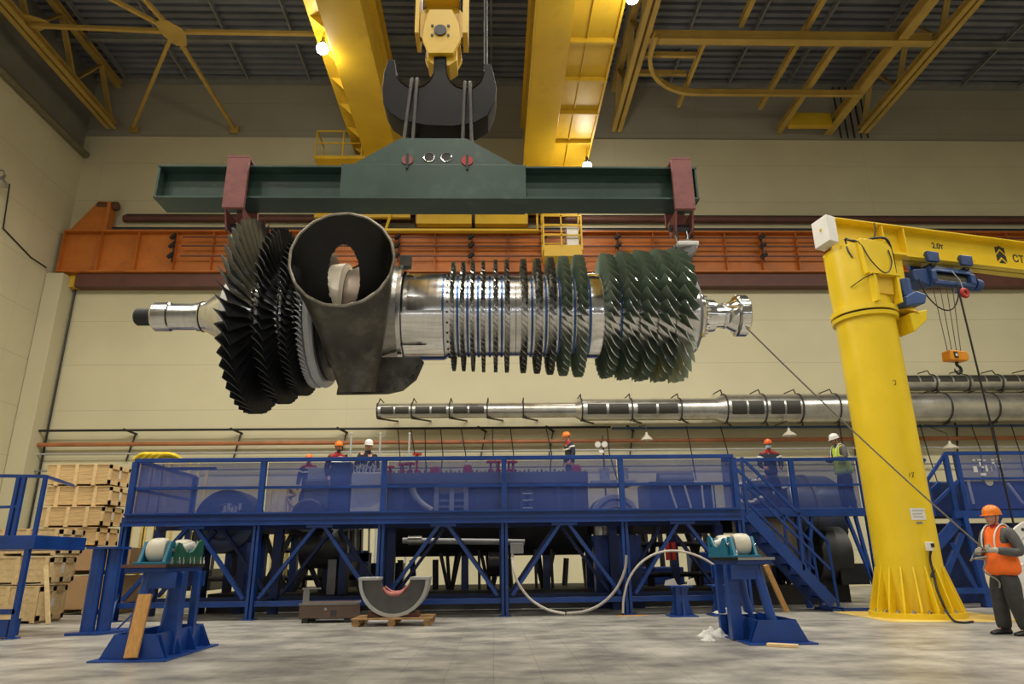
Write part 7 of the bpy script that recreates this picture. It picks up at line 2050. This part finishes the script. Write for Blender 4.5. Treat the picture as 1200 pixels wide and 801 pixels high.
        band(1.285, 0.178, 0.146).build('white_band', m_refl, jk)
        for (s, e) in ((shL, eL), (shR, eR)):
            c = bl(V(s))*0.62 + blr(e)*0.38; d = (blr(e)-bl(V(s))).normalized()
            MB().cyl(c-d*0.022, c+d*0.022, 0.092*k, 0.088*k, 18).build('sleeve_band', m_refl, jk)
    if vest:
        Jv = [bl((0, 0, 0.78)), bl((0, 0, 0.95)), bl((0, 0.0, 1.12)), bl((0, 0.005, 1.28)), bl((0, -0.005, 1.44)), bl((-0.12, -0.01, 1.455)), bl((0.12, -0.01, 1.455))]
        vs, fs = skin_mesh(Jv, [(0, 1), (1, 2), (2, 3), (3, 4), (4, 5), (4, 6)], [g_(q) for q in [(0.238*k, 0.20*k), (0.228*k, 0.188*k), (0.212*k, 0.172*k), (0.192*k, 0.160*k), (0.108*k, 0.11*k), 0.09*k, 0.09*k]], 2)
        vs_ = MB().add(vs, fs).build('hi_vis_vest', vest, t, smooth=70)
        def ring(z, rx_, ry_):
            mb = MB(); vs = []
            for zz in (z-0.026, z+0.026):
                for rr in (1.0, 1.03):
                    vs += [bl((rx_*rr*cos(2*pi*i/36), ry_*rr*sin(2*pi*i/36), zz)) for i in range(36)]
            fs = []
            for i in range(36):
                j = (i+1) % 36
                fs += [(36+i, 36+j, 108+j, 108+i), (i, 72+i, 72+j, j), (i, j, 36+j, 36+i), (72+i, 108+i, 108+j, 72+j)]
            return mb.add(vs, fs)
        if vest is m_hiviso: ring(1.165, 0.200, 0.165).build('reflective_band', m_refl, vs_)
        for s in (-1, 1):
            pts = [bl((s*0.10, 0.160, 1.19)), bl((s*0.10, 0.155, 1.32)), bl((s*0.105, 0.115, 1.44)), bl((s*0.11, 0.03, 1.535)), bl((s*0.11, -0.05, 1.525)), bl((s*0.105, -0.135, 1.42)), bl((s*0.10, -0.165, 1.28)), bl((s*0.10, -0.172, 1.19))]
            MB().tube(bez(pts, 4), 0.011*k, 8).build('reflective_strap', m_refl, vs_)
    return t, blr

# rope handler on the floor, facing the machine
wp = at(1183, 743.5, z=0)
HW = 1.83
hd_ = radians(188)
tW, bW = person('man in orange helmet and orange vest hauling a rope beside the yellow jib crane', (wp.x+0.12, wp.y, 0), hd_, HW, 1.16, 1.12, m_greycl, m_dkgrey, m_orange_h, vest=m_hiviso, gloves=m_glove, collar=m_redcl, yoke=None, look=0.0, nod=0.03, lean=-0.05,
    arms=(((-0.27, -0.07, 1.12), (-0.16, 0.23, 1.17)), ((0.26, 0.0, 1.14), (0.06, 0.27, 1.15))),
    pose=(((-0.10, 0.0, 0.93), (-0.12, 0.05, 0.50), (-0.13, -0.05, 0.085)), ((0.10, 0.0, 0.93), (0.11, 0.04, 0.50), (0.12, 0.05, 0.085))))
# the men up on the platforms
zd2 = 2.19
def up(px, py, y): return at(px, py, y=y)
p = up(363, 532, 18.9); person('man in orange helmet with red shoulders low behind the netting over the arched housing', (p.x, 18.9, 2.2), radians(-95), p.z-2.2-0.02, 1, 1, m_navy, m_navy, m_orange_h, yoke=m_redcl)
p = up(397, 517, 18.12); person('dark bearded man in orange helmet standing behind the dark bolted column', (p.x, 18.12, 2.2), radians(-55), p.z-2.2-0.02, 1, 1, m_blackcl, m_navy, m_orange_h, yoke=m_redcl, beard=True, look=-0.2)
p = up(432, 515, 18.45); person('man in white helmet and black jacket behind the pale cabinet', (p.x, 18.45, 2.2), radians(-60), p.z-2.2-0.02, 1, 1, m_blackcl, m_navy, m_white_h, nod=0.15, look=-0.1)
p = up(667, 506, 19.3); person('man in orange helmet turned sideways standing in the open casing', (p.x, 19.3, 2.84), radians(195), p.z-2.84-0.02, 1, 1, m_navy, m_navy, m_orange_h, yoke=m_redcl, nod=0.2, lean=0.08)
p = up(899, 515, 17.4); person('man in orange red helmet wearing a pale face mask behind the stair rails', (p.x, 17.4, 2.225), radians(-100), p.z-2.22-0.02, 1, 1, m_navy, m_navy, m_redh, yoke=m_redcl, mask=True, arms=(((-0.27, 0.02, 1.16), (-0.2, 0.22, 1.05)), ((0.27, 0.02, 1.16), (0.2, 0.24, 1.06))))
p = up(977, 510, 17.35); person('man in white helmet and lime hi-vis vest leaning on the rail beside the yellow column', (p.x+0.12, 17.35, 2.225), radians(188), p.z-2.22+0.02, 1.05, 1, m_greycl, m_navy, m_white_h, vest=m_hivisy, nod=0.25, lean=0.12, arms=(((-0.27, 0.10, 1.17), (-0.12, 0.32, 1.18)), ((0.27, 0.10, 1.17), (0.10, 0.34, 1.2))))

# tag line from the rotor flange to the gloved hands, with its loose end
hl = bW((-0.125, 0.315, 1.155)); hr = bW((0.03, 0.345, 1.14))
fl = V((3.88, RY-0.22, RZ-0.27))
path = [fl + (hl-fl)*(i/24) + V((0, 0, -0.28*4*(i/24)*(1-i/24)*0.25)) for i in range(25)]
tl = bez(path, 2) + bez([hl, (hl+hr)*0.5 + V((-0.05, 0, -0.01)), hr, hr + V((-0.06, 0.02, -0.10)), hr + V((-0.12, -0.05, -0.12)), hl + V((-0.20, 0.0, -0.10)), hl + V((-0.02, -0.03, -0.08)), hl + V((-0.22, -0.03, -0.11)), hl + V((-0.05, -0.02, -0.13)), hl + V((-0.10, 0.0, -0.28)), hl + V((0.05, -0.05, -0.42)), hl + V((0.06, -0.03, -0.52))], 6)
o = MB().tube(tl, 0.012, 6).build('tag_line', pm('tag_rope', (0.20, 0.18, 0.15), 0.8, 0, 0.3, 60))
tag(o, 'thin guide rope stretched from the rotor end flange down to the gloved hands', 'rope')
